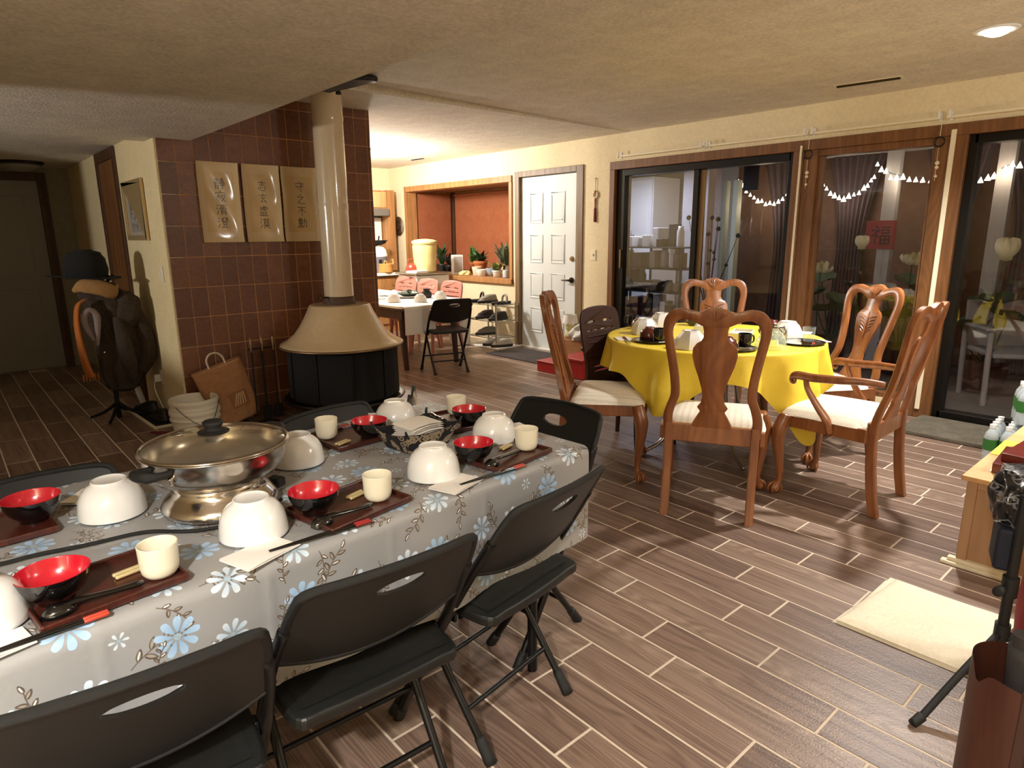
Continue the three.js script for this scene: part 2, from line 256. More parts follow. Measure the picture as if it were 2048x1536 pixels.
// ---- floor: pale grout bed with brown wood-look planks, 0.15 x 0.6 m, running along z
{
  const fl = struct('floor', uvm(merge(B(-3.4, 5.6, -0.12, -0.0012, -9.2, 2.3))), M.grout, 'wood-look plank floor with pale joints');
  const PW = 0.143, PL = 0.5925, plankG = [];
  for (let i = 0; i < 6; i++) { const g = RB(PW, 0.012, PL, 0.0018, 0, 0, 0, 1); plankG.push(uvm(g, i * 0.0251, i * 0.117)); }
  const known = { '-1': -0.47, 0: -0.61, 1: -1.464, 2: -0.483, 5: -1.4, 7: -0.95, 8: -0.644, 9: -0.881, 10: -1.122, 11: -0.814, 13: -0.978, 15: -1.441, 16: -1.28, 17: -0.993, 18: -1.15, 20: -1.3 };
  const list = [], vm = new THREE.Matrix4();
  camera.updateMatrixWorld(); camera.updateProjectionMatrix(); vm.multiplyMatrices(camera.projectionMatrix, camera.matrixWorld.clone().invert());
  for (let k = -15; k <= 25; k++) {
    const x = 1.66 + 0.15 * k + 0.075, off = known[k] ?? rr(0, 0.6);
    const n0 = Math.ceil((-8.9 - off) / 0.6), n1 = Math.floor((2.0 - off) / 0.6);
    for (let n = n0; n < n1; n++) {
      const z = off + n * 0.6 + 0.3, p = V(x, 0, z).applyMatrix4(vm), inView = Math.abs(p.x) < 1.08 && Math.abs(p.y) < 1.1 && p.z < 1;
      let w = inView ? 1 / (x * x + z * z + 1) : 1e-6 / (x * x + z * z + 1);
      if (x > 0 && x < 1.25 && z < -1.0 && z > -2.1) w *= 0.02;
      if (x < 1.2 && z < -6) w *= 0.3;
      list.push({ x, z, w, g: Math.floor(rnd() * 6), m: Math.floor(rnd() * 4), y: rr(-0.0003, 0.0003) });
    }
  }
  list.sort((a, b) => b.w - a.w);
  const rest = [[], [], [], []];
  list.forEach((q, i) => {
    if (i < 300) { const o = mesh('plank', plankG[q.g], M.planks[q.m], fl); o.position.set(q.x, -0.006 + q.y, q.z); } else rest[q.m].push(T(plankG[q.g], q.x, -0.006 + q.y, q.z));
  });
  rest.forEach((r, i) => { if (r.length) { const o = mesh('plank_field', merge(...r), M.planks[i], fl); o.userData.kind = 'stuff'; } });
}
// ---- ceilings
struct('ceiling', uvm(merge(B(1.3, 5.6, CH, CH + 0.2, -4.02, 2.3), B(1.3, 5.6, CH, CH + 0.2, -9.2, -4.385), warp(B(1.3, 5.6, CH + 0.055, CH + 0.2, -4.4, -4.0), (x, y, z) => [x, y < CH + 0.1 ? CH + (x < 3 ? 0.066 : 0.0006) : y, z], false), B(1.3, 2.02, CH, CH + 0.2, -4.5, -3.9))), M.ceil, 'textured cream ceiling of the dining room');
struct('ceiling_soffit', uvm(merge(B(-1.1, 1.47, 2.02, 2.56, -5.24, 2.3))), M.ceil, 'lower boxed ceiling on the left');
struct('ceiling_hall', uvm(merge(B(-1.1, 1.24, 2.09, 2.5, -8.6, -5.24))), M.ceil);
// ---- tiled fireplace wall
{
  const w = struct('wall_fireplace', uvm(merge(B(1.345, 2.868, 0, CH, -5.35, -5.0035))), M.tileGrout, 'wall of upright brown glazed tiles behind the fireplace');
  const vs = []; for (let i = 0; i < 4; i++) vs.push(uvm(RB(0.1075, 0.2065, 0.014, 0.0018, 0, 0, 0, 1), i * 0.31, i * 0.17));
  const part = uvm(RB(0.025, 0.2085, 0.014, 0.0022, 0, 0, 0, 1));
  for (let j = 0; j < 12; j++) for (let i = 0; i < 15; i++) {
    const x = 1.2505 + (i + 0.5) * 0.1135, y = -0.0395 + (j + 0.5) * 0.2125; if (i > 13) continue; if (y - 0.104 > CH - 0.012) continue;
    const half = y + 0.104 > CH, g = vs[(i * 7 + j * 3) % 4];
    const o = mesh('tile', g, M.tiles[Math.floor(rnd() * 5)], w); o.position.set(x, y, -5.0075 + rr(-0.0006, 0.0006));
    if (y < 0.105) { o.scale.y = (y + 0.104) / 0.2065; o.position.y = (y + 0.104) / 2; } if (half) { o.scale.y = (CH - (y - 0.104)) / 0.2065; o.position.y = (CH + y - 0.104) / 2; }
  }
  for (let j = 0; j < 12; j++) { const o = mesh('tile', part, M.tiles[j % 5], w); const y = -0.0395 + (j + 0.5) * 0.2125; o.position.set(2.8545, y, -5.0075); if (y + 0.104 > CH) { o.scale.y = (CH - (y - 0.104)) / 0.2065; o.position.y = (CH + y - 0.104) / 2; } if (y < 0.105) { o.scale.y = (y + 0.104) / 0.2065; o.position.y = (y + 0.104) / 2; } }
}
// ---- hall
struct('wall_hall', uvm(merge(B(1.24, 1.345, 0, CH, -9, -5.0135))), M.wallHall, 'cream side wall of the dark hall');
{
  const d = structGroup('door_2'); d.userData.label = 'dark brown door set in the cream hall wall';
  mesh('door_casing', uvm(merge(RB6(1.222, 1.245, 0, 2.085, -6.26, -6.17), RB6(1.222, 1.245, 0, 2.085, -6.94, -6.85), RB6(1.222, 1.245, 2.0, 2.085, -6.85, -6.26))), M.trimDark, d);
  mesh('door_leaf', uvm(RB6(1.232, 1.245, 0, 2.0, -6.85, -6.26)), M.trim, d);
}
const mGreyWall = std({ map: rep(grainTex([150, 143, 122], 12, 431, 30), 1, 1), roughness: 0.8 });
struct('wall_hall_end', uvm(merge(B(-1.1, 1.35, 0, 2.4, -8.7, -8.5))), mGreyWall, 'far end wall of the hall');
{
  const d = structGroup('door_3'); d.userData.label = 'grey door with a dark frame at the far end of the hall';
  mesh('door_frame', uvm(merge(RB6(0.955, 1.03, 0, 2.03, -8.52, -8.46), RB6(0.1, 0.955, 1.95, 2.03, -8.52, -8.46), RB6(0.02, 0.1, 0, 2.03, -8.52, -8.46))), M.trimDark, d);
  mesh('door_leaf', uvm(merge(RB6(0.1, 0.955, 0.01, 1.95, -8.51, -8.485), RB6(0.22, 0.82, 0.2, 0.85, -8.49, -8.48), RB6(0.22, 0.82, 1.0, 1.8, -8.49, -8.48))), std({ color: 0x8b857a, roughness: 0.45 }), d);
}
// left side of the dining room: wall with a serving hatch through which the next room's lamp shines
struct('wall_left', uvm(merge(B(-1.1, -1.0, 0, 1.1, -8.6, 2.3), B(-1.1, -1.0, 2.0, 2.56, -8.6, 2.3), B(-1.1, -1.0, 1.1, 2.0, -8.6, -5.65), B(-1.1, -1.0, 1.1, 2.0, -4.1, 2.3))), M.wall, 'left wall with a serving hatch');
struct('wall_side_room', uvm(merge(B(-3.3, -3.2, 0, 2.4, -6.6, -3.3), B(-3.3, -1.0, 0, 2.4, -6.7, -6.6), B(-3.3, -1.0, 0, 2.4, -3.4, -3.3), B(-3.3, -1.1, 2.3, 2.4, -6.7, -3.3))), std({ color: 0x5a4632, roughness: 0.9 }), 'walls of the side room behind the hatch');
struct('wall_back', uvm(B(-1.1, 5.6, 0, 2.56, 2.2, 2.3)), M.wall, 'wall behind the viewer');
struct('wall_kitchen_end', uvm(B(1.3, 6.6, 0, 2.56, -9.1, -9.0)), M.wall, 'cream end wall of the kitchen');
// ---- window wall at x = 5.45 with door, bay and glazing
{
  const X0 = WX, X1 = WX + 0.15, H = 2.56;
  struct('wall_right', uvm(merge(
    B(X0, X1, 0, H, -9.1, -8.55), B(X0, X1, 2.06, H, -8.55, -6.17), B(X0, X1, 0, 0.77, -8.55, -6.17), B(X0, X1, 0, H, -6.17, -6.03),
    B(X0, X1, 2.045, H, -6.03, -5.08), B(X0, X1, 0, H, -5.08, -4.55), B(X0, X1, 2.03, H, -4.55, 2.3), B(X0, X1, 0, 2.03, 0.65, 2.3),
    B(X0 + 0.01, X1, 0, 2.03, -2.66, -2.5), B(X0 + 0.01, X1, 0, 2.03, -1.62, -1.46), B(X0 + 0.01, X1, 0, 0.1, -2.5, -1.62))), M.wall, 'cream wall with the white door and the large dark windows');
  // timber around the glazing
  const tr = structGroup('trim_1'); tr.userData.label = 'brown timber casing around the dark windows';
  mesh('head_casing', uvm(merge(RB6(X0 - 0.022, X0 + 0.1, 2.015, 2.095, -4.61, 0.7))), M.trim, tr);
  mesh('side_casing', uvm(merge(RB6(X0 - 0.022, X0 + 0.1, 0, 2.015, -4.61, -4.545))), M.trim, tr);
  mesh('mullion', uvm(merge(RB6(X0 - 0.022, X0 + 0.1, 0, 2.015, -2.665, -2.58), RB6(X0 - 0.012, X0 + 0.1, 0, 2.015, -2.58, -2.47))), M.trim, tr);
  mesh('mullion', uvm(merge(RB6(X0 - 0.012, X0 + 0.1, 0, 2.015, -1.64, -1.56), RB6(X0 - 0.022, X0 + 0.1, 0, 2.015, -1.56, -1.45))), M.trim, tr);
  mesh('side_casing', uvm(merge(RB6(X0 - 0.022, X0 + 0.1, 0, 2.015, 0.62, 0.7))), M.trim, tr);
  // window 1: two-leaf slider in a black frame
  const w1 = structGroup('window_1'); w1.userData.label = 'left sliding glass door in a black frame';
  mesh('window_frame', merge(RB6(X0 + 0.02, X0 + 0.13, 0, 2.015, -4.545, -4.44), RB6(X0 + 0.02, X0 + 0.13, 1.95, 2.015, -4.44, -2.7), RB6(X0 + 0.02, X0 + 0.13, 0, 2.015, -2.72, -2.665), RB6(X0 + 0.02, X0 + 0.13, 0, 0.06, -4.44, -2.72)), M.alu, w1);
  mesh('meeting_stile', merge(RB6(X0 + 0.04, X0 + 0.07, 0.06, 1.95, -3.64, -3.585)), M.alu, w1);
  mesh('meeting_stile', merge(RB6(X0 + 0.07, X0 + 0.1, 0.06, 1.95, -3.6, -3.535)), M.brass, w1);
  mesh('glass', B(X0 + 0.053, X0 + 0.057, 0.06, 1.95, -4.44, -3.62), M.pane, w1); mesh('glass', B(X0 + 0.083, X0 + 0.087, 0.06, 1.95, -3.58, -2.72), M.pane, w1);
  mesh('handle', merge(RB6(X0 + 0.0, X0 + 0.022, 1.02, 1.21, -4.475, -4.455, 0.006), RB6(X0 + 0.0, X0 + 0.03, 1.02, 1.045, -4.475, -4.455, 0.004), RB6(X0 + 0.0, X0 + 0.03, 1.185, 1.21, -4.475, -4.455, 0.004)), M.brass, w1);
  const w2 = structGroup('window_2'); w2.userData.label = 'middle fixed window pane between brown mullions';
  mesh('window_frame', uvm(merge(RB6(X0 + 0.02, X0 + 0.1, 0.08, 0.14, -2.47, -1.64), RB6(X0 + 0.0, X0 + 0.1, 1.965, 2.015, -2.47, -1.64), RB6(X0 + 0.02, X0 + 0.1, 0.1, 2.0, -2.475, -2.445), RB6(X0 + 0.02, X0 + 0.1, 0.1, 2.0, -1.665, -1.635))), M.trim, w2);
  mesh('glass', B(X0 + 0.06, X0 + 0.064, 0.1, 1.98, -2.45, -1.66), M.pane, w2);
  const w3 = structGroup('window_3'); w3.userData.label = 'right sliding glass door in a black frame';
  mesh('window_frame', merge(RB6(X0 + 0.02, X0 + 0.13, 0, 2.015, -1.45, -1.395), RB6(X0 + 0.02, X0 + 0.13, 1.955, 2.015, -1.42, 0.62), RB6(X0 + 0.02, X0 + 0.13, 0, 0.07, -1.42, 0.62), RB6(X0 + 0.02, X0 + 0.13, 0, 2.015, 0.56, 0.62)), M.alu, w3);
  mesh('glass', B(X0 + 0.07, X0 + 0.074, 0.06, 1.96, -1.4, 0.57), M.pane, w3);
}
// ---- white panelled door
{
  const d = structGroup('door_1', [WX + 0.045, 0, -5.555]); d.userData.label = 'white eight-panel door with a dark lever handle';
  const lf = mesh('door_leaf', RB(0.044, 2.025, 0.93, 0.003, 0, 1.02, 0), M.doorWhite, d);
  const rows = [[0.09, 0.262], [0.325, 0.487], [0.545, 0.697], [0.752, 0.902]], cols = [[0.163, 0.405], [0.545, 0.79]];
  for (const [a, b] of rows) for (const [c, e] of cols) {
    const y0 = 2.03 * (1 - b), y1 = 2.03 * (1 - a), z0 = -0.465 + 0.93 * c, z1 = -0.465 + 0.93 * e;
    const s = rrect(z1 - z0, y1 - y0, 0.004); const h = rrect(z1 - z0 - 0.036, y1 - y0 - 0.036, 0.004); s.holes.push(h);
    const g = EX(s, 0.016, 0.005, 2, 3), inn = RB(z1 - z0 - 0.07, y1 - y0 - 0.07, 0.018, 0.007);
    mesh('panel', T(merge(g, inn), -0.021, (y0 + y1) / 2, (z0 + z1) / 2, 0, -Math.PI / 2, 0), M.doorWhite, d);
  }
  const h = mesh('door_handle', merge(T(CY(0.034, 0.03, 0.012, 0, 0, 0), -0.03, 0.86, 0.385, 0, 0, Math.PI / 2), sweep([[-0.03, 0.86, 0.385], [-0.07, 0.86, 0.385], [-0.078, 0.86, 0.34], [-0.076, 0.858, 0.27]], [0.012, 0.012, 0.011, 0.007], 10, 18)), M.bronze, d);
  mesh('deadbolt', merge(T(CY(0.03, 0.026, 0.016), -0.022, 1.1, 0.385, 0, 0, Math.PI / 2), RB(0.02, 0.012, 0.03, 0.003, -0.045, 1.1, 0.385)), M.brass, d);
  for (const y of [0.25, 1.0, 1.8]) mesh('hinge', RB(0.012, 0.1, 0.03, 0.003, -0.03, y, -0.472), M.brass, d);
  const c = structGroup('trim_2'); c.userData.label = 'grey-brown casing around the white door';
  const m = std({ map: rep(woodTex([104, 82, 56], [146, 120, 88], 341, 12, 0.4), 2.5, 0.8), roughness: 0.5 });
  mesh('door_casing', uvm(merge(RB6(WX - 0.018, WX + 0.04, 0, 2.105, -6.1, -6.025), RB6(WX - 0.018, WX + 0.04, 0, 2.105, -5.085, -4.985), RB6(WX - 0.018, WX + 0.04, 2.04, 2.105, -6.025, -5.085))), m, c);
  struct('threshold', uvm(RB6(WX - 0.02, WX + 0.1, 0, 0.018, -6.03, -5.08)), M.white, 'pale sill under the white door');
}
// ---- bay window with brown blinds
{
  const X0 = WX, XB = 6.3;
  struct('wall_bay', uvm(merge(B(XB, XB + 0.1, 0.6, 2.2, -8.7, -6.0), B(X0 + 0.15, XB + 0.1, 0.6, 2.2, -8.65, -8.55), B(X0 + 0.15, XB + 0.1, 0.6, 2.2, -6.17, -6.07), B(X0 + 0.15, XB + 0.1, 2.06, 2.2, -8.6, -6.1), B(X0 + 0.15, XB + 0.1, 0.6, 0.79, -8.6, -6.1))), M.bayWood, 'shell of the deep bay window');
  const t = structGroup('trim_3'); t.userData.label = 'light brown timber frame of the bay window';
  mesh('head_casing', uvm(RB6(X0 - 0.02, X0 + 0.16, 2.0, 2.075, -8.57, -6.16)), M.bayWood, t);
  mesh('side_casing', uvm(merge(RB6(X0 - 0.02, X0 + 0.02, 0.76, 2.0, -8.57, -8.52), RB6(X0 + 0.02, X0 + 0.16, 0.83, 2.0, -8.55, -8.51))), M.bayWood, t);
  mesh('side_casing', uvm(merge(RB6(X0 - 0.02, X0 + 0.16, 0.76, 2.0, -6.21, -6.155))), M.bayWood, t);
  mesh('sill', uvm(RB6(X0 - 0.035, XB, 0.765, 0.83, -8.57, -6.155)), M.bayWood, t);
  mesh('lining', uvm(RB6(X0 + 0.16, XB, 2.02, 2.065, -8.54, -6.17)), M.trim, t);
  mesh('post', uvm(RB6(XB - 0.03, XB, 0.83, 2.02, -8.55, -8.47)), M.trimDark, t);
  for (const [n, g, l] of [['roller_blind', merge(RB6(X0 + 0.2, XB - 0.05, 0.84, 1.985, -8.53, -8.522), RB6(X0 + 0.19, XB - 0.05, 0.85, 1.99, -8.545, -8.54)), 'brown roller blind drawn down on the short left side of the bay'], ['roller_blind', merge(RB6(XB - 0.03, XB - 0.022, 0.84, 1.96, -8.44, -6.24)), 'wide brown roller blind drawn down across the back of the bay']]) {
    const o = thing(n, l, 'blind'); mesh('shade', uvm(g), M.blind, o);
    if (l[0] === 'w') { mesh('roller', T(CY(0.02, 0.02, 2.2, 0, 0, 0, 12), XB - 0.03, 1.975, -8.44, Math.PI / 2), M.blind, o); mesh('hem_bar', RB6(XB - 0.034, XB - 0.018, 0.832, 0.85, -8.44, -6.24), M.trimDark, o); }
    else { mesh('hem_bar', RB6(X0 + 0.2, XB - 0.05, 0.832, 0.85, -8.535, -8.518), M.trimDark, o); }
  }
}
// ---- porch behind the glass
const mPorch = std({ map: rep(grainTex([176, 172, 170], 12, 441, 30), 1, 1), roughness: 0.8 }), mPorchDark = std({ map: rep(grainTex([112, 84, 66], 14, 443, 20), 1, 1), roughness: 0.8 });
struct('floor_porch', uvm(B(5.6, 8.3, -0.15, -0.05, -6.7, 1.2)), std({ color: 0x4a4038, roughness: 0.8 }));
struct('ceiling_porch', uvm(B(5.6, 8.3, 2.22, 2.35, -6.7, 1.2)), mPorch);
struct('wall_porch_back', uvm(merge(B(8.15, 8.3, -0.1, 2.3, -4.72, 1.2))), mPorchDark, 'brown back wall of the glazed porch');
struct('wall_porch_left', uvm(merge(B(8.15, 8.3, -0.1, 2.3, -6.7, -4.72), B(6.42, 8.3, -0.1, 2.3, -6.7, -6.6), B(6.42, 6.5, -0.1, 2.3, -6.7, -5.95), B(5.6, 6.5, -0.1, 2.3, -5.98, -5.9))), mPorch, 'pale end walls of the glazed porch');
struct('wall_porch_right', uvm(B(5.6, 8.3, -0.1, 2.3, 1.1, 1.2)), mPorchDark);

// ================================================================ LAMPS
const mGlow = std({ color: 0xffffff, emissive: 0xfff0dc, emissiveIntensity: 12 });
function downlight(x, z, label, angle = 1.2, power = LAMP.spot, y0 = CH) {
  const t = thing('recessed_light', label, 'ceiling light', [x, y0, z]);
  mesh('trim_ring', LA([[0.066, 0.001], [0.1, 0.001], [0.1, -0.006], [0.092, -0.01], [0.07, -0.01], [0.066, 0.001]], 40), M.white, t);
  mesh('bulb', LA([[0, -0.034], [0.03, -0.031], [0.052, -0.022], [0.062, -0.008], [0.064, 0.002], [0, 0.003]], 32), mGlow, t);
  const s = shadowed(new THREE.SpotLight(WARM, power, 0, angle, 0.5, 2), 3); s.position.set(x, y0 - 0.05, z); s.target.position.set(x, 0, z); scene.add(s, s.target);
  return t;
}
downlight(4.225, -1.07, 'bright recessed ceiling light near the dark windows');
downlight(3.5, 0.75, 'recessed ceiling light behind the viewer on the right', 1.15, LAMP.back);
downlight(-0.7, 0.1, 'recessed light in the low soffit beside the viewer', 1.4, LAMP.near, 2.02);
{ // globe pendant behind the viewer, lights the ceiling and the fronts of things
  const t = thing('pendant_lamp', 'round white globe pendant hanging behind the viewer', 'pendant lamp', [3.1, CH, 1.25]);
  mesh('cord', CY(0.004, 0.004, 0.2, 0, -0.2, 0, 8), M.black, t); mesh('canopy', CY(0.05, 0.06, 0.02, 0, -0.02, 0), M.white, t);
  mesh('globe', SP(0.09, 0, -0.26, 0, 24), std({ color: 0xffffff, emissive: 0xfff0dc, emissiveIntensity: 3 }), t);
  for (const dz of [-0.13]) { const p = shadowed(new THREE.PointLight(WARM, LAMP.globe, 0, 2), 5); p.position.set(3.1, CH - 0.26, 1.25 + dz); scene.add(p); }
}
{ // kitchen ceiling lamp
  const t = thing('ceiling_lamp', 'bright flush ceiling lamp in the kitchen beyond the tiled wall', 'ceiling lamp', [3.95, CH, -7.15]);
  mesh('base', CY(0.15, 0.16, 0.03, 0, -0.03, 0, 32), M.white, t);
  mesh('diffuser', LA([[0, -0.12], [0.07, -0.112], [0.12, -0.085], [0.145, -0.03], [0, -0.03]], 32), std({ color: 0xffffff, emissive: 0xfff0d6, emissiveIntensity: 5 }), t);
  const p = shadowed(new THREE.PointLight(COOL, LAMP.kitchen, 0, 2), 5); p.position.set(3.95, CH - 0.2, -7.15); scene.add(p);
}
{ // lamp in the side room, shining through the hatch
  const t = thing('standing_lamp', 'standing lamp in the side room behind the hatch', 'floor lamp', [-2.4, 0, -4.45]);
  mesh('base', CY(0.14, 0.12, 0.03), M.bronze, t); mesh('pole', CY(0.012, 0.012, 1.38, 0, 0.03, 0, 12), M.bronze, t); mesh('bulb', SP(0.05, 0, 1.46, 0), mGlow, t);
  const p = shadowed(new THREE.PointLight(WARM, LAMP.side, 0, 2), 4); p.position.set(-2.32, 1.48, -4.45); scene.add(p);
}
{ // porch tube light over the storage end
  const t = thing('porch_tube_light', 'tube light on the porch ceiling over the storage end', 'ceiling lamp', [6.6, 2.2, -5.2]);
  mesh('housing', RB(0.08, 0.04, 0.9, 0.01, 0, 0, 0), M.white, t); mesh('tube', T(CY(0.014, 0.014, 0.84, 0, 0, 0, 12), 0, -0.035, -0.42, Math.PI / 2), std({ color: 0xffffff, emissive: 0xe6ecff, emissiveIntensity: 3 }), t);
  const r = new THREE.RectAreaLight(DAY, LAMP.porchCool / (0.84 * 0.06), 0.06, 0.84); r.position.set(6.6, 2.13, -5.2); r.rotation.x = -Math.PI / 2; scene.add(r);
}

// ================================================================ LONG TABLE IN FRONT
const TX = 1.405, TZ = -1.262, TR = 0.061, TY = 0.746;   // right front corner of the table and its turn
{
  const t = thing('folding_table', 'long folding banquet table under the grey flowered cloth', 'table', [TX, 0, TZ], TR);
  mesh('tabletop', RB6(-1.82, -0.008, 0.70, 0.736, -0.79, -0.008, 0.012), M.white, t);
  for (const x of [-0.14, -1.68]) for (const z of [-0.09, -0.7]) mesh('leg', capsTube([x, 0, z], [x, 0.7, z], 0.016, 14), M.chairMetal, t);
  for (const x of [-0.14, -1.68]) mesh('crossbar', capsTube([x, 0.2, -0.09], [x, 0.2, -0.7], 0.011, 10), M.chairMetal, t);
  // cloth: runs over the top and hangs at front, back and right end; folds from storage stay as low ridges
  const W = 0.8, H = 0.742, D = 0.265, R = 0.022;
  const prof = (v) => {                       // v in metres across the table from the front hem to the back hem
    const a = D, arc = R * Math.PI / 2, flat = W - 2 * R;
    if (v < a) return [0.004, H - R - (a - v), v]; v -= a;
    if (v < arc) { const q = v / R; return [-R + 0.004 + R * Math.cos(q), H - R + R * Math.sin(q), 0]; } v -= arc;
    if (v < flat) return [-R - v, H, 0]; v -= flat;
    if (v < arc) { const q = v / R; return [-R - flat - R * Math.sin(q), H - R + R * Math.cos(q), 0]; } v -= arc;
    return [-W - 0.004, H - R - v, v];
  };
  const total = 2 * D + R * Math.PI + W - 2 * R, ridge = (x) => { let r = 0; for (const c of [-0.13, -0.42, -0.71, -1.0, -1.29, -1.58]) r += Math.exp(-Math.pow((x - c) / 0.006, 2)); return r; };
  const body = surf(220, 110, (u, v) => {
    const x = -1.84 + u * 1.852, w = v * total, [z, y] = prof(w), hang = Math.max(0, Math.min(1, (H - R - y) / D)), k = w > total / 2 ? -1 : 1;
    const wob = hang * (0.012 * Math.sin(x * 9.3 + 1) + 0.008 * Math.sin(x * 21 + 0.4) + 0.012) * Math.min(1, -x * 8 + 0.15) + ridge(x) * 0.003 * (hang > 0 ? 1 : 0);
    return [x, y + (hang > 0 ? 0 : ridge(x) * 0.0016 + 0.0006 * Math.sin(x * 37) * Math.sin(z * 31)) - hang * 0.012 * Math.sin(x * 3.1 + 2), z + k * wob, x, w];
  });
  const end = surf(90, 40, (u, v) => {
    const z = -W - 0.004 + u * (W + 0.008), q = v * (D + R * 1.57), h = q < R * 1.57 ? 0 : (q - R * 1.57) / D;
    const x = q < R * 1.57 ? 0.012 - R + R * Math.sin(q / R) + R * 0.0 : 0.012 + h * (0.003 + 0.006 * Math.sin(z * 14)), y = q < R * 1.57 ? H - R + R * Math.cos(q / R) : H - R - h * D;
    return [x, y, z, 0.5 + q, z];
  });
  const c = single('tablecloth', merge(body, end), M.cloth, 'grey vinyl cloth printed with pale blue daisies and brown leaves', 'tablecloth', null, [TX, 0, TZ], TR);
}
// ---- black folding chairs (local front = -z)
function makeFoldingChair(label) {
  const t = thing('folding_chair', label, 'chair', [0, 0, 0], 0, 'black folding chairs at the long flowered table');
  // backrest shell: wide, curved, with a hand hole
  const s = new THREE.Shape(); const pts = [[-0.215, 0.0], [-0.195, 0.165], [-0.17, 0.185], [0, 0.192], [0.17, 0.185], [0.195, 0.165], [0.215, 0.0], [0.2, -0.014], [0, -0.03], [-0.2, -0.014]];
  pts.forEach((p, i) => i ? s.lineTo(...p) : s.moveTo(...p)); s.closePath();
  const sh = shapeOf([[-0.214, 0.0], [-0.205, 0.09], [-0.192, 0.158], [-0.17, 0.183], [-0.1, 0.189], [0, 0.191], [0.1, 0.189], [0.17, 0.183], [0.192, 0.158], [0.205, 0.09], [0.214, 0.0], [0.2, -0.016], [0.1, -0.026], [0, -0.03], [-0.1, -0.026], [-0.2, -0.016]]);
  const hole = new THREE.Path(); hole.absellipse(0.015, 0.108, 0.062, 0.019, 0, Math.PI * 2); sh.holes.push(hole);
  const shellBend = (g) => warp(g, (x, y, z) => [x, 0.575 + y * 0.97, 0.163 + y * 0.56 + z + 0.03 * (1 - Math.pow(x / 0.215, 2))]);
  // dense plate so it can bend: extrude then subdivide by slicing along x
  const plate = (() => {
    const nx = 44, ny = 22, top = (x) => 0.191 - 0.03 * Math.pow(Math.abs(x) / 0.19, 10) - 0.004 * Math.pow(x / 0.19, 2), low = (x) => -0.052 + 0.042 * Math.pow(x / 0.21, 2), half = (y) => 0.214 - 0.02 * y / 0.19;
    const inH = (x, y) => Math.pow((x - 0.015) / 0.058, 2) + Math.pow((y - 0.132) / 0.019, 2) < 1;
    const side = (k) => { const pos = [], idx = []; const id = []; for (let j = 0; j <= ny; j++) for (let i = 0; i <= nx; i++) { const u = -1 + 2 * i / nx, y0 = j / ny; const yy = low(u * 0.205) + (top(u * 0.19) - low(u * 0.205)) * y0; const x = u * half(yy); pos.push(x, yy, k * 0.006); } return pos; };
    const f = side(1), b = side(-1), pos = f.concat(b), idx = [], N = (nx + 1) * (ny + 1), open = (i, j) => { const a = (j * (nx + 1) + i) * 3; return inH((f[a] + f[a + 3]) / 2, (f[a + 1] + f[a + (nx + 1) * 3 + 1]) / 2); };
    const cell = (i, j) => i >= 0 && j >= 0 && i < nx && j < ny && !open(i, j);
    // pull vertices next to the hole onto its rim
    const rim = new Set();
    for (let j = 0; j < ny; j++) for (let i = 0; i < nx; i++) if (!cell(i, j)) for (const [di, dj] of [[0, 0], [1, 0], [0, 1], [1, 1]]) { const ii = i + di, jj = j + dj; if (cell(ii, jj) || cell(ii - 1, jj) || cell(ii, jj - 1) || cell(ii - 1, jj - 1)) rim.add(jj * (nx + 1) + ii); }
    for (const q of rim) for (const o of [0, N]) { const a = (q + o) * 3, dx = (pos[a] - 0.015) / 0.058, dy = (pos[a + 1] - 0.132) / 0.019, l = Math.hypot(dx, dy) || 1; pos[a] = 0.015 + dx / l * 0.058; pos[a + 1] = 0.132 + dy / l * 0.019; }
    for (let j = 0; j < ny; j++) for (let i = 0; i < nx; i++) if (cell(i, j)) {
      const a = j * (nx + 1) + i, e = a + 1, c = a + nx + 1, d = c + 1; idx.push(a, e, c, e, d, c, a + N, c + N, e + N, e + N, c + N, d + N);
      const wall = (p, q) => idx.push(p, p + N, q, q, p + N, q + N);
      if (!cell(i, j - 1)) wall(a, e); if (!cell(i, j + 1)) wall(d, c); if (!cell(i - 1, j)) wall(c, a); if (!cell(i + 1, j)) wall(e, d);
    }
    const g = new THREE.BufferGeometry(); g.setAttribute('position', new THREE.Float32BufferAttribute(pos, 3)); g.setIndex(idx); g.computeVertexNormals(); return g;
  })();
  mesh('backrest', shellBend(plate), M.chairPlastic, t);
  const bx = (x, y) => [x, 0.575 + y * 0.97, 0.163 + y * 0.56 + 0.03 * (1 - Math.pow(x / 0.215, 2))];
  const low = (x) => -0.052 + 0.042 * Math.pow(x / 0.21, 2);
  mesh('back_rim', merge(TU([-0.208, -0.14, -0.07, 0, 0.07, 0.14, 0.208].map((x) => V(...bx(x, low(x)))), 0.0085, 40, 8), TU([[-0.21, 0.0], [-0.203, 0.1], [-0.194, 0.155], [-0.178, 0.183], [-0.1, 0.19], [0, 0.192], [0.1, 0.19], [0.178, 0.183], [0.194, 0.155], [0.203, 0.1], [0.21, 0.0]].map((p) => V(...bx(...p))), 0.0095, 64, 8)), M.chairPlastic, t);
  for (const k of [-1, 1]) {
    const leg = mesh('front_leg', merge(sweep([[k * 0.205, 0.66, 0.215], [k * 0.214, 0.56, 0.155], [k * 0.217, 0.44, 0.085], [k * 0.216, 0.2, -0.055], [k * 0.214, 0.015, -0.165]], [0.0125, 0.0125, 0.0125], 12, 30)), M.chairMetal, t);
    mesh('foot_cap', sweep([[k * 0.2142, 0.05, -0.145], [k * 0.214, 0.0, -0.175]], [0.0155, 0.0175], 12, 4), M.black, leg);
    const rear = mesh('rear_leg', sweep([[k * 0.178, 0.415, -0.115], [k * 0.178, 0.2, 0.03], [k * 0.176, 0.015, 0.165]], [0.011, 0.011, 0.011], 12, 18), M.chairMetal, t);
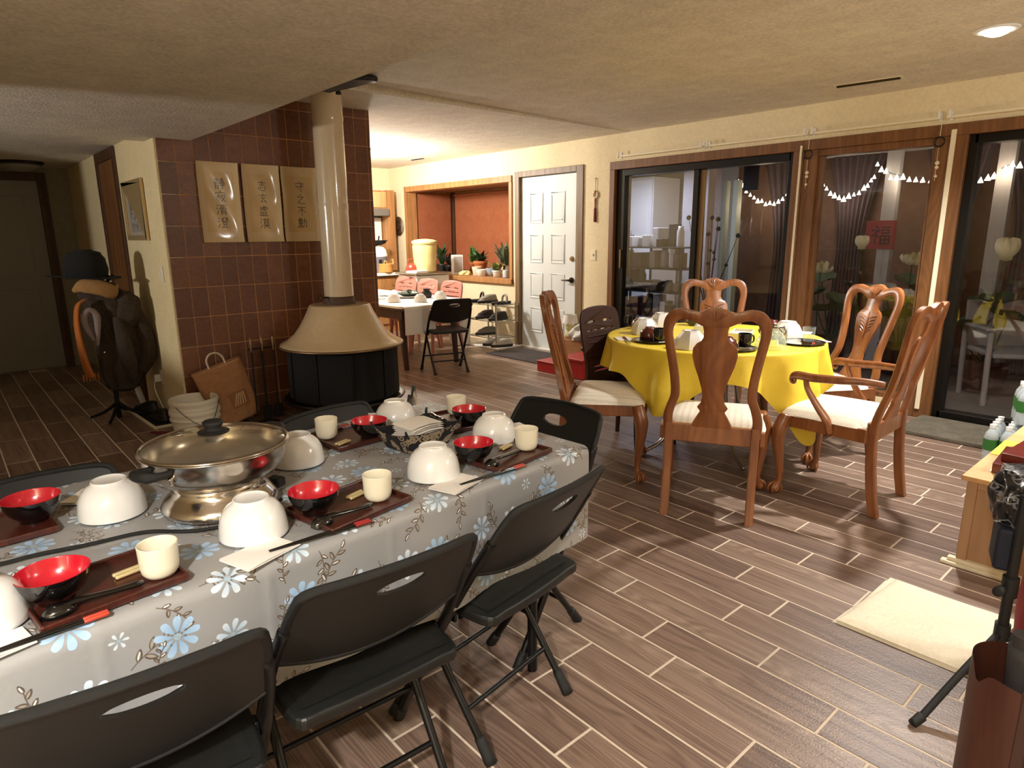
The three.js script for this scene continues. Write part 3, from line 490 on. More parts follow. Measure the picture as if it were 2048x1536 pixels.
    mesh('foot_cap', sweep([[k * 0.176, 0.06, 0.134], [k * 0.176, 0.0, 0.176]], [0.0145, 0.0175], 12, 4), M.black, rear);
    mesh('bracket', RB(0.01, 0.05, 0.03, 0.004, k * 0.2, 0.42, 0.07), M.chairMetal, t);
  }
  mesh('crossbar', capsTube([-0.178, 0.12, 0.088], [0.178, 0.12, 0.088], 0.0075, 10), M.chairMetal, t);
  mesh('crossbar', capsTube([-0.214, 0.16, -0.08], [0.214, 0.16, -0.08], 0.0075, 10), M.chairMetal, t);
  // seat: thick rounded plate, slightly dished
  const so = shapeOf([[-0.19, -0.185], [-0.2, -0.05], [-0.2, 0.12], [-0.185, 0.175], [-0.13, 0.195], [0, 0.2], [0.13, 0.195], [0.185, 0.175], [0.2, 0.12], [0.2, -0.05], [0.19, -0.185], [0.13, -0.2], [0, -0.205], [-0.13, -0.2]]);
  const sg = EX(so, 0.03, 0.009, 3); sg.rotateX(-Math.PI / 2);
  const dish = surf(24, 24, (u, v) => { const x = (u - 0.5) * 0.34, z = (v - 0.5) * 0.34, e = Math.pow(Math.max(Math.abs(u - 0.5), Math.abs(v - 0.5)) * 2, 4); return [x, 0.0165 - 0.004 * (1 - e), -z]; });
  mesh('seat', T(merge(sg, dish), 0, 0.43, 0), M.chairPlastic, t);
  return t;
}
{
  const c = makeFoldingChair('black folding chair second from the left along the near side of the table');
  c.position.set(0.60, 0, -1.285); c.rotation.y = -0.05;
  dup(c, 'black folding chair cut off at the lower left corner of the photo', [0.15, 0, -1.255], -0.1);
  dup(c, 'black folding chair at the right end of the near side of the table', [1.062, 0, -1.335], 0.15);
  dup(c, 'black folding chair at the right end of the table, facing along it', [1.385, 0, -1.6], Math.PI / 2 + 0.06);
  dup(c, 'black folding chair on the far side of the table, toward the fireplace', [1.03, 0, -1.86], Math.PI + 0.2);
  dup(c, 'black folding chair across the table at the left edge of the photo', [0.12, 0, -1.75], Math.PI + 0.06);
}
// ---- tableware
const gTray = (() => { const w = 0.235, d = 0.185, o = rrect(w, d, 0.006), i = rrect(w - 0.012, d - 0.012, 0.004); const rim = new THREE.Shape(o.getPoints()); rim.holes.push(i); const g = EX(rim, 0.014, 0.0022, 2, 4); g.rotateX(-Math.PI / 2); g.translate(0, 0.007, 0); return [g, RB(w - 0.006, 0.005, d - 0.006, 0.002, 0, 0.0035, 0)]; })();
const gBowlOut = LA([[0.0, 0.003], [0.024, 0.003], [0.0255, 0], [0.028, 0.0005], [0.029, 0.008], [0.036, 0.0125], [0.047, 0.024], [0.0545, 0.04], [0.0575, 0.0545], [0.0573, 0.0555]], 48);
const gBowlIn = LA([[0.0573, 0.0555], [0.0562, 0.0562], [0.055, 0.0545], [0.052, 0.04], [0.045, 0.0255], [0.033, 0.0155], [0.018, 0.0125], [0, 0.012]], 48);
const gWhite = LA([[0.0, 0.0785], [0.03, 0.0785], [0.0325, 0.083], [0.0355, 0.0835], [0.037, 0.0815], [0.038, 0.0765], [0.047, 0.0705], [0.057, 0.06], [0.065, 0.045], [0.069, 0.028], [0.0705, 0.01], [0.071, 0.002], [0.070, 0.0], [0.0685, 0.002], [0.067, 0.02], [0.062, 0.045], [0.05, 0.063], [0.03, 0.072], [0, 0.074]], 56);
const gCup = LA([[0, 0.001], [0.018, 0.001], [0.026, 0.004], [0.0315, 0.012], [0.0335, 0.024], [0.034, 0.045], [0.0348, 0.064], [0.0344, 0.0655], [0.0328, 0.0655], [0.032, 0.063], [0.0312, 0.045], [0.03, 0.02], [0.024, 0.009], [0, 0.007]], 44);
const gSpoon = (() => { // black soup spoon with a deep oval bowl and a curved handle
  const b = surf(20, 14, (u, v) => { const a = u * Math.PI * 2, r = v; return [-0.045 + Math.cos(a) * 0.027 * r, 0.001 + 0.019 * Math.sqrt(Math.max(0, 1 - r * r)), Math.sin(a) * 0.019 * r]; });
  return [b, sweep([[-0.04, 0.014, 0], [-0.015, 0.014, 0], [0.035, 0.009, 0], [0.075, 0.007, 0], [0.085, 0.007, 0]], [0.008, 0.008, 0.007, 0.0085, 0.006], 10, 20, 0.6)];
})();
const mSpoon = phy({ color: 0x0b0a0a, roughness: 0.16, clearcoat: 0.8, clearcoatRoughness: 0.06, side: THREE.DoubleSide });
const local = (x, z, r, a, b) => [x + Math.cos(r) * a + Math.sin(r) * b, z - Math.sin(r) * a + Math.cos(r) * b];
function tray(x, z, r, where) { const t = single('serving_tray', merge(...gTray), M.lacquer, 'dark red-brown wooden tray ' + where, 'tray', 'wooden trays on the long table', [x, TY, z], r); return t; }
function redBowl(x, z, where, y = TY + 0.006) { const t = thing('soup_bowl', 'black lacquer bowl with a red inside ' + where, 'bowl', [x, y, z], 0, 'red and black bowls on the long table'); mesh('outer_shell', gBowlOut, M.gloss, t); mesh('lining', gBowlIn, M.redLac, t).userData.label = 'bright red inside and rim'; return t; }
function whiteBowl(x, z, where, g = 'upturned white bowls on the long table', y = TY) { return single('rice_bowl', gWhite, M.china, 'upturned white china bowl ' + where, 'bowl', g, [x, y, z], rr(0, 6)); }
function cup(x, z, where, y = TY + 0.006) { return single('tea_cup', gCup, M.cup, 'cream handleless tea cup ' + where, 'cup', 'cream tea cups on the long table', [x, y, z]); }
function spoon(x, z, r, where, y = TY + 0.006) { return single('soup_spoon', merge(...gSpoon), mSpoon, 'glossy black soup spoon ' + where, 'spoon', 'black soup spoons on the long table', [x, y, z], r); }
function goldRest(x, z, r, where) { const t = thing('gold_packet', 'pair of gold-wrapped slim packets ' + where, 'packet', [x, TY + 0.006, z], r, 'gold packets beside the cups'); for (const k of [-1, 1]) mesh('packet_half', RB(0.052, 0.007, 0.009, 0.003, 0, 0.0045, k * 0.0062), M.gold, t); }
function chopsticks(a, b, where, y = TY + 0.006, red = 0xc04430) {
  const A = V(a[0], y, a[1]), D = V(b[0] - a[0], 0, b[1] - a[1]), l = D.length(), r = Math.atan2(-D.z, D.x);
  const t = thing('chopsticks', 'pair of black chopsticks with red ends ' + where, 'chopsticks', [A.x, A.y, A.z], r, 'black chopsticks on the long table');
  for (const k of [-1, 1]) { const s = mesh('stick', sweep([[0, 0, k * 0.0042], [l * 0.5, 0, k * 0.004], [l, -0.001, k * 0.0028]], [0.0034, 0.003, 0.0014], 8, 14), M.gloss, t); mesh('handle_end', sweep([[-0.001, 0, k * 0.0042], [0.035, 0, k * 0.0042]], [0.0039, 0.0038], 8, 3), std({ color: red, roughness: 0.4 }), s).userData.label = 'red handle end'; }
}
function napkin(x, z, r, w, d, where, y = TY + 0.001) { return single('paper_napkin', merge(surf(8, 6, (u, v) => [(u - 0.5) * w, 0.0025 + 0.0022 * Math.sin(u * 4 + v * 2), (0.5 - v) * d]), RB(w, 0.002, d, 0.0005, 0, 0.001, 0)), M.paper, 'folded white paper napkin ' + where, 'napkin', 'paper napkins on the long table', [x, y, z], r); }
// near side, left to right
tray(0.148, -1.306, 0.12, 'nearest the viewer at the lower left'); redBowl(0.077, -1.303, 'on the tray nearest the viewer'); cup(0.236, -1.272, 'on the tray nearest the viewer'); goldRest(0.192, -1.318, 0.2, 'left of the cup nearest the viewer');
spoon(0.118, -1.247, 0.06, 'on the tray nearest the viewer'); chopsticks([0.135, -1.196], [-0.075, -1.186], 'in front of the tray nearest the viewer'); napkin(-0.03, -1.205, 0.2, 0.12, 0.07, 'at the left edge of the photo, nearest the viewer'); whiteBowl(-0.03, -1.31, 'cut off by the left edge of the photo');
tray(0.655, -1.33, 0.19, 'in the middle of the near side of the table'); redBowl(0.577, -1.345, 'on the middle tray of the near side'); cup(0.722, -1.312, 'on the middle tray of the near side'); goldRest(0.692, -1.365, 0.3, 'left of the cup on the middle near tray');
spoon(0.604, -1.275, 0.1, 'on the middle tray of the near side'); chopsticks([0.645, -1.218], [0.424, -1.228], 'in front of the middle near tray', TY + 0.007, 0x9c2a2a); napkin(0.412, -1.242, 0.32, 0.128, 0.088, 'under the chopsticks in the middle of the near side'); whiteBowl(0.437, -1.345, 'in front of the hot pot');
tray(1.16, -1.36, 0.157, 'at the right end of the near side of the table'); redBowl(1.062, -1.372, 'on the right tray of the near side'); cup(1.238, -1.345, 'on the right tray of the near side'); goldRest(1.2, -1.395, 0.3, 'left of the cup on the right near tray');
spoon(1.118, -1.318, 0.25, 'on the right tray of the near side'); chopsticks([1.14, -1.25], [0.925, -1.254], 'in front of the right near tray', TY + 0.007, 0xb84a40); napkin(0.93, -1.275, 0.3, 0.13, 0.085, 'under the chopsticks at the right of the near side'); whiteBowl(0.925, -1.372, 'left of the right near tray');
// far side and table end
tray(0.935, -1.815, 0.06, 'on the far side in the middle, toward the stove'); redBowl(0.958, -1.77, 'on the far middle tray toward the stove'); cup(0.852, -1.85, 'on the far middle tray toward the stove'); goldRest(0.862, -1.765, 0.35, 'right in front of the cup on the far middle tray');
chopsticks([0.97, -1.935], [0.8, -1.925], 'behind the far middle tray', TY + 0.007); napkin(1.13, -1.965, -0.5, 0.12, 0.08, 'at the far edge behind the basket'); whiteBowl(1.105, -1.855, 'behind the napkin basket'); whiteBowl(0.7, -1.715, 'right behind the hot pot');
tray(0.0, -1.725, 0.08, 'on the far side at the left edge of the photo'); redBowl(0.088, -1.734, 'on the far left tray'); napkin(0.2, -1.83, 0.9, 0.1, 0.07, 'peeking out behind the far left white bowl'); whiteBowl(0.232, -1.675, 'left of the hot pot beside the far left tray');
tray(1.29, -1.735, Math.PI / 2 - 0.12, 'at the right end of the table behind the white bowl'); redBowl(1.272, -1.665, 'on the tray at the table end'); cup(1.32, -1.8, 'at the far right corner of the table'); spoon(1.225, -1.77, 1.3, 'on the tray at the table end');
whiteBowl(1.24, -1.495, 'at the right end of the table between the two red bowls'); napkin(1.372, -1.53, 1.3, 0.12, 0.07, 'at the right end of the table by the chair'); chopsticks([1.345, -1.66], [1.352, -1.47], 'at the table end by the chair', TY + 0.008);
// basket with napkins
{
  const t = thing('napkin_basket', 'black fabric basket with tan scroll print holding folded napkins', 'basket', [1.035, TY, -1.615], 0.12);
  const w0 = 0.075, d0 = 0.056, w1 = 0.104, d1 = 0.078, h = 0.068;
  const wall = (off) => surf(64, 8, (u, v) => { const a = u * 4, s = Math.floor(a) % 4, f = a - Math.floor(a), W = w0 + (w1 - w0) * v - off, D = d0 + (d1 - d0) * v - off; const c = [[-W, D], [W, D], [W, -D], [-W, -D]]; const p = c[s], q = c[(s + 1) % 4]; const sag = -0.012 * Math.sin(f * Math.PI) * v; return [p[0] + (q[0] - p[0]) * f, h * v + sag, p[1] + (q[1] - p[1]) * f, u * 2, v * 0.5]; });
  mesh('side_wall', wall(0), M.basket, t).userData.label = 'tan scroll print on black';
  mesh('lining', merge(wall(0.004), RB(w0 * 2 - 0.004, 0.004, d0 * 2 - 0.004, 0.001, 0, 0.003, 0)), std({ color: 0x17161a, roughness: 0.8, side: THREE.DoubleSide }), t);
  for (const [sx, sz] of [[1, 1], [1, -1], [-1, 1], [-1, -1]]) mesh('corner_tie', merge(sweep([[sx * w1, h, sz * d1], [sx * (w1 + 0.006), h + 0.014, sz * (d1 + 0.004)]], [0.005, 0.003], 8, 4), SP(0.005, sx * w1, h - 0.004, sz * d1, 8)), M.black, t);
  for (let i = 0; i < 6; i++) single('paper_napkin', surf(10, 6, (u, v) => [(u - 0.5) * 0.125, 0.0035 + 0.006 * Math.sin(u * 3.1) + 0.002 * v, (0.5 - v) * 0.095]), M.paper, ['lowest folded napkin in the scroll-print basket', 'second folded napkin from the bottom in the basket', 'third folded napkin from the bottom in the basket', 'third folded napkin from the top in the basket', 'second folded napkin from the top in the basket', 'topmost folded napkin in the scroll-print basket'][i], 'napkin', 'napkins stacked in the basket', [1.035 + rr(-0.004, 0.004), TY + 0.034 + i * 0.0065, -1.607 + rr(-0.004, 0.004)], 0.12 + rr(-0.1, 0.1));
}
// electric hot pot
{
  const t = thing('hot_pot', 'steel electric hot pot with a clear domed lid and black handles', 'hot pot', [0.437, TY, -1.555], 0.46);
  mesh('base', LA([[0, 0.002], [0.118, 0.002], [0.128, 0.006], [0.13, 0.016], [0.122, 0.03], [0.108, 0.044], [0.1, 0.058], [0.104, 0.066], [0.096, 0.07], [0, 0.07]], 56), M.steel, t);
  mesh('pan', LA([[0, 0.066], [0.08, 0.066], [0.108, 0.071], [0.132, 0.084], [0.149, 0.105], [0.156, 0.13], [0.157, 0.146], [0.164, 0.149], [0.1645, 0.153], [0.155, 0.153], [0.152, 0.146], [0.15, 0.128], [0.143, 0.106], [0.126, 0.088], [0.1, 0.077], [0, 0.074]], 64), std({ color: 0xc4bcb2, roughness: 0.2, metalness: 1 }), t);
  const lid = mesh('lid', merge(LA([[0.158, 0.1545], [0.145, 0.161], [0.115, 0.17], [0.075, 0.177], [0.03, 0.18], [0, 0.1805]], 64)), phy({ color: 0xd8d2c4, roughness: 0.05, transmission: 0.92, thickness: 0, ior: 1.75, side: THREE.DoubleSide }), t);
  mesh('lid_rim', LA([[0.157, 0.153], [0.163, 0.153], [0.164, 0.157], [0.158, 0.159], [0.156, 0.156], [0.157, 0.153]], 64), M.steel, lid);
  mesh('knob', LA([[0, 0.18], [0.034, 0.18], [0.035, 0.183], [0.02, 0.186], [0.017, 0.191], [0.022, 0.199], [0.023, 0.205], [0.018, 0.209], [0, 0.21]], 32), M.black, lid);
  for (const k of [-1, 1]) { const h = mesh('side_handle', sweep([[k * 0.15, 0.134, -0.03], [k * 0.182, 0.138, -0.03], [k * 0.196, 0.139, -0.018], [k * 0.198, 0.139, 0], [k * 0.196, 0.139, 0.018], [k * 0.182, 0.138, 0.03], [k * 0.15, 0.134, 0.03]], [0.008, 0.009, 0.0125, 0.013, 0.0125, 0.009, 0.008], 12, 28), M.black, t); mesh('bracket', merge(RB(0.012, 0.018, 0.074, 0.004, k * 0.155, 0.117, 0)), M.steel, h); }
  mesh('control_socket', RB(0.03, 0.024, 0.04, 0.006, 0.12, 0.022, 0.06), M.black, t);
  for (let i = 0; i < 3; i++) { const a = 0.5 + i * 2.1; mesh('foot', CY(0.008, 0.01, 0.004, Math.cos(a) * 0.1, -0.0005, Math.sin(a) * 0.1, 12), M.black, t); }
  { const pc = mesh('power_cord', TU([[0.54, 0.018, 0.13], [0.47, 0.005, 0.165], [0.35, 0.004, 0.145], [0.26, 0.004, 0.075], [0.16, 0.004, 0.06], [0.07, 0.0045, 0.042], [0.0, 0.004, 0.035], [-0.06, 0.004, -0.02], [-0.2, 0.004, -0.06], [-0.4, 0.004, -0.05]].map((p) => V(p[0], TY + p[1], -1.575 + p[2])), 0.0042, 90, 8), M.black, scene); pc.userData.label = 'black power cord trailing across the cloth'; t.attach(pc); }
}

// ================================================================ ROUND TABLE AND WOODEN CHAIRS
function loft(sec, n = 32, fold = () => 0) {   // sec: [y, cx, cz, rx, rz]
  const pos = [], idx = [], uv = [], m = sec.length;
  const fine = []; const c = (k, t) => { const f = t * (m - 1), i = Math.min(m - 2, Math.floor(f)), w = f - i, s = w * w * (3 - 2 * w); return sec[i][k] + (sec[i + 1][k] - sec[i][k]) * (k === 0 ? w : s); };
  const N = (m - 1) * 6; for (let i = 0; i <= N; i++) fine.push([0, 1, 2, 3, 4].map((k) => c(k, i / N)));
  fine.forEach((s, j) => { for (let i = 0; i < n; i++) { const a = i / n * Math.PI * 2, f = 1 + fold(a, j / N); pos.push(s[1] + Math.cos(a) * s[3] * f, s[0], s[2] + Math.sin(a) * s[4] * f); uv.push(i / n, j / N); } });
  for (let j = 0; j < N; j++) for (let i = 0; i < n; i++) { const a = j * n + i, b = j * n + (i + 1) % n, d = a + n, e = b + n; idx.push(a, d, b, b, d, e); }
  for (const [j, s] of [[0, 1], [N, -1]]) { const o = pos.length / 3, q = fine[j]; pos.push(q[1], q[0], q[2]); uv.push(0, 0); for (let i = 0; i < n; i++) { const a = j * n + i, b = j * n + (i + 1) % n; s > 0 ? idx.push(o, a, b) : idx.push(o, b, a); } }
  const g = new THREE.BufferGeometry(); g.setAttribute('position', new THREE.Float32BufferAttribute(pos, 3)); g.setAttribute('uv', new THREE.Float32BufferAttribute(uv, 2)); g.setIndex(idx); g.computeVertexNormals();
  const p = g.attributes.position; let vol = 0; for (let i = 0; i < idx.length; i += 3) { const a = V().fromBufferAttribute(p, idx[i]), b = V().fromBufferAttribute(p, idx[i + 1]), d = V().fromBufferAttribute(p, idx[i + 2]); vol += a.dot(b.cross(d)); }
  if (vol < 0) { for (let i = 0; i < idx.length; i += 3) { const t = idx[i]; idx[i] = idx[i + 1]; idx[i + 1] = t; } g.setIndex(idx); g.computeVertexNormals(); }
  return g;
}
const mirror = (pts) => pts.concat(pts.slice().reverse().filter((p) => Math.abs(p[0]) > 1e-6).map((p) => [-p[0], p[1]]));
function makeDiningChair(label, arms) {
  const t = thing('dining_chair', label, 'chair', [0, 0, 0], 0, 'carved wooden dining chairs round the yellow table');
  const recl = (y) => { const q = (y - 0.42) / 0.62; return 0.2 + 0.035 * Math.sin(Math.min(1, Math.max(0, q)) * 3.0) * 0.4 + 0.13 * Math.pow(Math.max(0, q), 1.25); };
  const bend = (g) => warp(g, (x, y, z) => [x, y, recl(y) + z + 0.018 * (1 - Math.pow(x / 0.23, 2)) * Math.max(0, (y - 0.45) / 0.6)]);
  const outer = mirror([[0.224, 0.42], [0.228, 0.5], [0.214, 0.56], [0.195, 0.62], [0.197, 0.7], [0.208, 0.78], [0.224, 0.87], [0.234, 0.94], [0.226, 0.995], [0.196, 1.03], [0.15, 1.042], [0.1, 1.032], [0.07, 1.028], [0.035, 1.044], [0, 1.05]]);
  const inner = mirror([[0.18, 0.43], [0.184, 0.5], [0.172, 0.56], [0.153, 0.62], [0.156, 0.7], [0.167, 0.78], [0.182, 0.87], [0.19, 0.93], [0.178, 0.972], [0.15, 0.992], [0.11, 0.988], [0.075, 0.972], [0.05, 0.962], [0, 0.96]]);
  // stiles and crest as bands of quads between the outer and inner outlines, so that they bend smoothly
  const O = new THREE.CatmullRomCurve3(outer.map((p) => V(p[0], p[1], 0)), false, 'catmullrom', 0.5).getSpacedPoints(120), I = new THREE.CatmullRomCurve3(inner.map((p) => V(p[0], p[1], 0)), false, 'catmullrom', 0.5).getSpacedPoints(120);
  const prof = [[0, -0.012], [0.12, -0.0155], [0.5, -0.017], [0.88, -0.0155], [1, -0.012], [1, 0.012], [0.88, 0.0155], [0.5, 0.017], [0.12, 0.0155], [0, 0.012], [0, -0.012]];
  const frame = surf(prof.length - 1, 120, (u, v) => { const i = Math.round(v * 120), q = prof[Math.round(u * (prof.length - 1))], a = O[i], b = I[i]; return [a.x + (b.x - a.x) * q[0], a.y + (b.y - a.y) * q[0], q[1]]; });
  mesh('back_frame', uvm(bend(frame)), M.chair, t);
  const sp = [[0.094, 0.43], [0.09, 0.475], [0.07, 0.515], [0.056, 0.54], [0.07, 0.562], [0.054, 0.585], [0.048, 0.62], [0.053, 0.66], [0.07, 0.72], [0.088, 0.77], [0.099, 0.82], [0.098, 0.855], [0.082, 0.88], [0.062, 0.892], [0.052, 0.91], [0.052, 0.94], [0.06, 0.975], [0.066, 1.0]];
  const half = (y) => { for (let i = 0; i < sp.length - 1; i++) if (y <= sp[i + 1][1]) { const w = (y - sp[i][1]) / (sp[i + 1][1] - sp[i][1]); return sp[i][0] + (sp[i + 1][0] - sp[i][0]) * Math.max(0, w); } return sp[sp.length - 1][0]; };
  const ring = [[-1, -0.007], [-0.94, -0.009], [0, -0.009], [0.94, -0.009], [1, -0.007], [1, 0.007], [0.94, 0.009], [0, 0.009], [-0.94, 0.009], [-1, 0.007], [-1, -0.007]];
  const splat = mesh('splat', uvm(bend(surf(ring.length - 1, 110, (u, v) => { const y = 0.43 + v * 0.56, q = ring[Math.round(u * (ring.length - 1))]; return [q[0] * half(y), y, q[1]]; }))), M.chair, t);
  // carved leaf on the front of the splat and shell on the crest
  const lf = []; for (const k of [-1, 1]) for (let i = 0; i < 5; i++) lf.push(sweep([[k * 0.004, 0.74 + i * 0.024, -0.009], [k * (0.028 + i * 0.006), 0.768 + i * 0.022, -0.0135], [k * (0.05 + i * 0.006), 0.78 + i * 0.02, -0.009]], [0.002, 0.007, 0.002], 7, 8, 0.5)); lf.push(sweep([[0, 0.66, -0.009], [0, 0.75, -0.014], [0, 0.88, -0.009]], [0.002, 0.007, 0.003], 7, 14));
  mesh('carving', uvm(bend(merge(...lf))), M.chair, splat);
  const shl = []; for (let i = -3; i <= 3; i++) shl.push(sweep([[0, 0.975, -0.017], [i * 0.009, 1.0, -0.021], [i * 0.016, 1.024 + 0.012 * (1 - Math.abs(i) / 3), -0.016]], [0.003, 0.006, 0.005], 7, 8)); for (let i = -3; i <= 3; i++) shl.push(sweep([[0, 0.985, 0.017], [i * 0.009, 1.005, 0.019], [i * 0.015, 1.02 + 0.012 * (1 - Math.abs(i) / 3), 0.015]], [0.002, 0.004, 0.003], 7, 6));
  mesh('crest_shell', uvm(bend(merge(...shl))), M.chair, splat);
  mesh('seat_rail', uvm(RB6(-0.19, 0.19, 0.375, 0.465, 0.185, 0.215, 0.006)), M.chair, t).userData.label = 'rear seat rail';
  const rp = new THREE.Shape(); [[0.178, 0.47], [0.181, 0.36], [0.19, 0.24], [0.205, 0.12], [0.228, 0.0], [0.272, 0.0], [0.25, 0.12], [0.234, 0.24], [0.225, 0.36], [0.226, 0.47]].forEach((p, i) => i ? rp.lineTo(...p) : rp.moveTo(...p)); rp.closePath();
  for (const k of [-1, 1]) {
    mesh('rear_leg', uvm(T(EX(rp, 0.04, 0.006, 2, 8), k * 0.2, 0, 0, 0, -Math.PI / 2, 0)), M.chair, t);
    const L = mesh('front_leg', merge(sweep([[k * 0.226, 0.44, -0.212], [k * 0.238, 0.4, -0.222], [k * 0.25, 0.35, -0.234], [k * 0.25, 0.27, -0.234], [k * 0.238, 0.17, -0.224], [k * 0.232, 0.09, -0.219], [k * 0.238, 0.05, -0.226], [k * 0.244, 0.03, -0.232]], [0.03, 0.036, 0.038, 0.029, 0.021, 0.0165, 0.02, 0.026], 14, 44)), M.chair, t);
    const cl = [SP(0.027, k * 0.245, 0.027, -0.233, 14)]; for (const a of [-0.9, 0, 0.9, Math.PI]) { const d = Math.atan2(-1, k) + a, cx = Math.cos(d), cz = Math.sin(d); cl.push(sweep([[k * 0.24, 0.062, -0.228], [k * 0.245 + cx * 0.026, 0.048, -0.233 + cz * 0.026], [k * 0.245 + cx * 0.035, 0.024, -0.233 + cz * 0.035], [k * 0.245 + cx * 0.031, 0.003, -0.233 + cz * 0.031]], [0.009, 0.009, 0.008, 0.004], 7, 12)); }
    mesh('claw_foot', merge(...cl), M.chair, L);
    mesh('side_rail', uvm(T(RB(0.024, 0.07, 0.4, 0.005), k * 0.219, 0.408, -0.012, 0, k * 0.075, 0)), M.chair, t);
    const ears = [sweep([[k * 0.215, 0.375, -0.215], [k * 0.195, 0.362, -0.226], [k * 0.175, 0.372, -0.222]], [0.02, 0.014, 0.006], 8, 10)]; mesh('knee_scroll', merge(...ears), M.chair, L);
  }
  mesh('front_rail', uvm(RB6(-0.215, 0.215, 0.372, 0.443, -0.235, -0.212, 0.005)), M.chair, t);
  // upholstered drop-in seat
  const nx = 26, nz = 22, pad = surf(nx, nz, (u, v) => { const a = (u - 0.5) * 2, b = (v - 0.5) * 2, w = 0.225 + 0.03 * (1 - v), x = a * w * (1 - 0.05 * Math.pow(b, 6)), z = 0.17 - v * 0.425 + 0.012 * Math.pow(Math.abs(a), 6) * Math.sign(b), e = Math.pow(Math.max(Math.abs(a), Math.abs(b)), 7); return [x, 0.44 + 0.048 * (1 - e) + 0.008 * (1 - a * a) * (1 - b * b), z, x, z]; });
  const under = surf(1, 1, (u, v) => [(u - 0.5) * 0.47, 0.438, -0.25 + v * 0.42, 0, 0]);
  mesh('seat', merge(pad, under), M.seat, t).userData.label = 'cream striped upholstered seat';
  if (arms) for (const k of [-1, 1]) {
    mesh('armrest', uvm(sweep([[k * 0.205, 0.665, 0.232], [k * 0.235, 0.672, 0.15], [k * 0.262, 0.668, 0.04], [k * 0.268, 0.662, -0.08], [k * 0.266, 0.664, -0.155], [k * 0.264, 0.65, -0.19], [k * 0.262, 0.63, -0.182], [k * 0.262, 0.63, -0.165]], [0.016, 0.018, 0.021, 0.022, 0.022, 0.02, 0.016, 0.012], 12, 50, 0.85)), M.chair, t);
    mesh('arm_support', uvm(sweep([[k * 0.265, 0.655, -0.115], [k * 0.264, 0.6, -0.1], [k * 0.255, 0.52, -0.05], [k * 0.246, 0.45, 0.0], [k * 0.24, 0.385, 0.02]], [0.017, 0.019, 0.023, 0.028, 0.026], 12, 30, 0.7)), M.chair, t);
  }
  return t;
}
{
  const c = makeDiningChair('carved wooden dining chair seen from behind, in front of the yellow round table', false);
  c.position.set(2.89, 0, -1.72); c.rotation.y = -1.08;
  dup(c, 'carved wooden dining chair seen edge-on at the left of the yellow table', [2.88, 0, -2.46], -2.498);
  dup(c, 'carved wooden dining chair at the back of the yellow table, against the left sliding window', [4.08, 0, -2.42], 2.31);
  dup(c, 'carved wooden chair without arms at the right of the yellow table, before the middle window', [4.15, 0, -1.73], 1.06);
  const a = makeDiningChair('carved wooden armchair with a cream striped seat, rightmost of the chairs at the yellow table', true);
  a.position.set(3.49, 0, -1.31); a.rotation.y = 0.02;
}
// ---- slatted plastic chairs
function plasticChair(name, label, m, group) {
  const t = thing(name, label, 'chair', [0, 0, 0], 0, group);
  const s = shapeOf([[-0.185, 0], [-0.2, 0.15], [-0.215, 0.35], [-0.2, 0.45], [-0.15, 0.485], [0, 0.498], [0.15, 0.485], [0.2, 0.45], [0.215, 0.35], [0.2, 0.15], [0.185, 0]]);
  const slot = (x, y, w, h) => { const p = new THREE.Path(); p.absellipse(x, y, w / 2, h / 2, 0, Math.PI * 2); s.holes.push(p); };
  slot(-0.09, 0.4, 0.085, 0.017); slot(0.09, 0.4, 0.085, 0.017);
  for (const y of [0.325]) for (const x of [-0.12, -0.04, 0.04, 0.12]) slot(x, y + 0.02, 0.06, 0.009);
  for (const y of [0.08, 0.11]) slot(0, y, 0.22, 0.012);
  mesh('backrest', warp(EX(s, 0.02, 0.006, 2, 10), (x, y, z) => [x, 0.41 + y, 0.19 + 0.16 * y + z - 0.35 * x * x], false), m, t);
  const rb = []; for (let i = 0; i < 5; i++) { const y = 0.15 + i * 0.04; rb.push(warp(RB(0.32, 0.012, 0.006, 0.003, 0, y, -0.011), (x, yy, z) => [x, 0.41 + yy, 0.19 + 0.16 * yy + z - 0.35 * x * x], false)); } mesh('slat', merge(...rb), m, t);
  mesh('seat', merge(RB6(-0.215, 0.215, 0.4, 0.425, -0.22, 0.2, 0.01), RB6(-0.2, 0.2, 0.37, 0.402, -0.22, -0.2, 0.006)), m, t);
  for (const x of [-1, 1]) for (const z of [-1, 1]) mesh('leg', sweep([[x * 0.19, 0.41, z * 0.18 - 0.005], [x * 0.21, 0.2, z * 0.205], [x * 0.225, 0, z * 0.225]], [0.024, 0.021, 0.018], 10, 12, 0.8), m, t);
  return t;
}
{
  const p = plasticChair('plastic_chair', 'dark brown slatted plastic chair behind the left wooden chair', M.brownPlastic);
  p.position.set(3.3, 0, -2.6); p.rotation.y = 3.24;
  const k = plasticChair('plastic_chair', 'red-brown plastic chair nearest the shoe rack at the far kitchen table', M.pinkPlastic, 'red-brown plastic chairs at the kitchen table');
  k.position.set(4.42, 0, -6.38); k.rotation.y = Math.PI / 2; k.scale.y = 0.93;
  dup(k, 'red-brown plastic chair in the middle of the three at the far kitchen table', [4.44, 0, -6.9], Math.PI / 2 + 0.03);
  dup(k, 'red-brown plastic chair furthest left of the three at the far kitchen table', [4.48, 0, -7.45], Math.PI / 2 + 0.12);
}
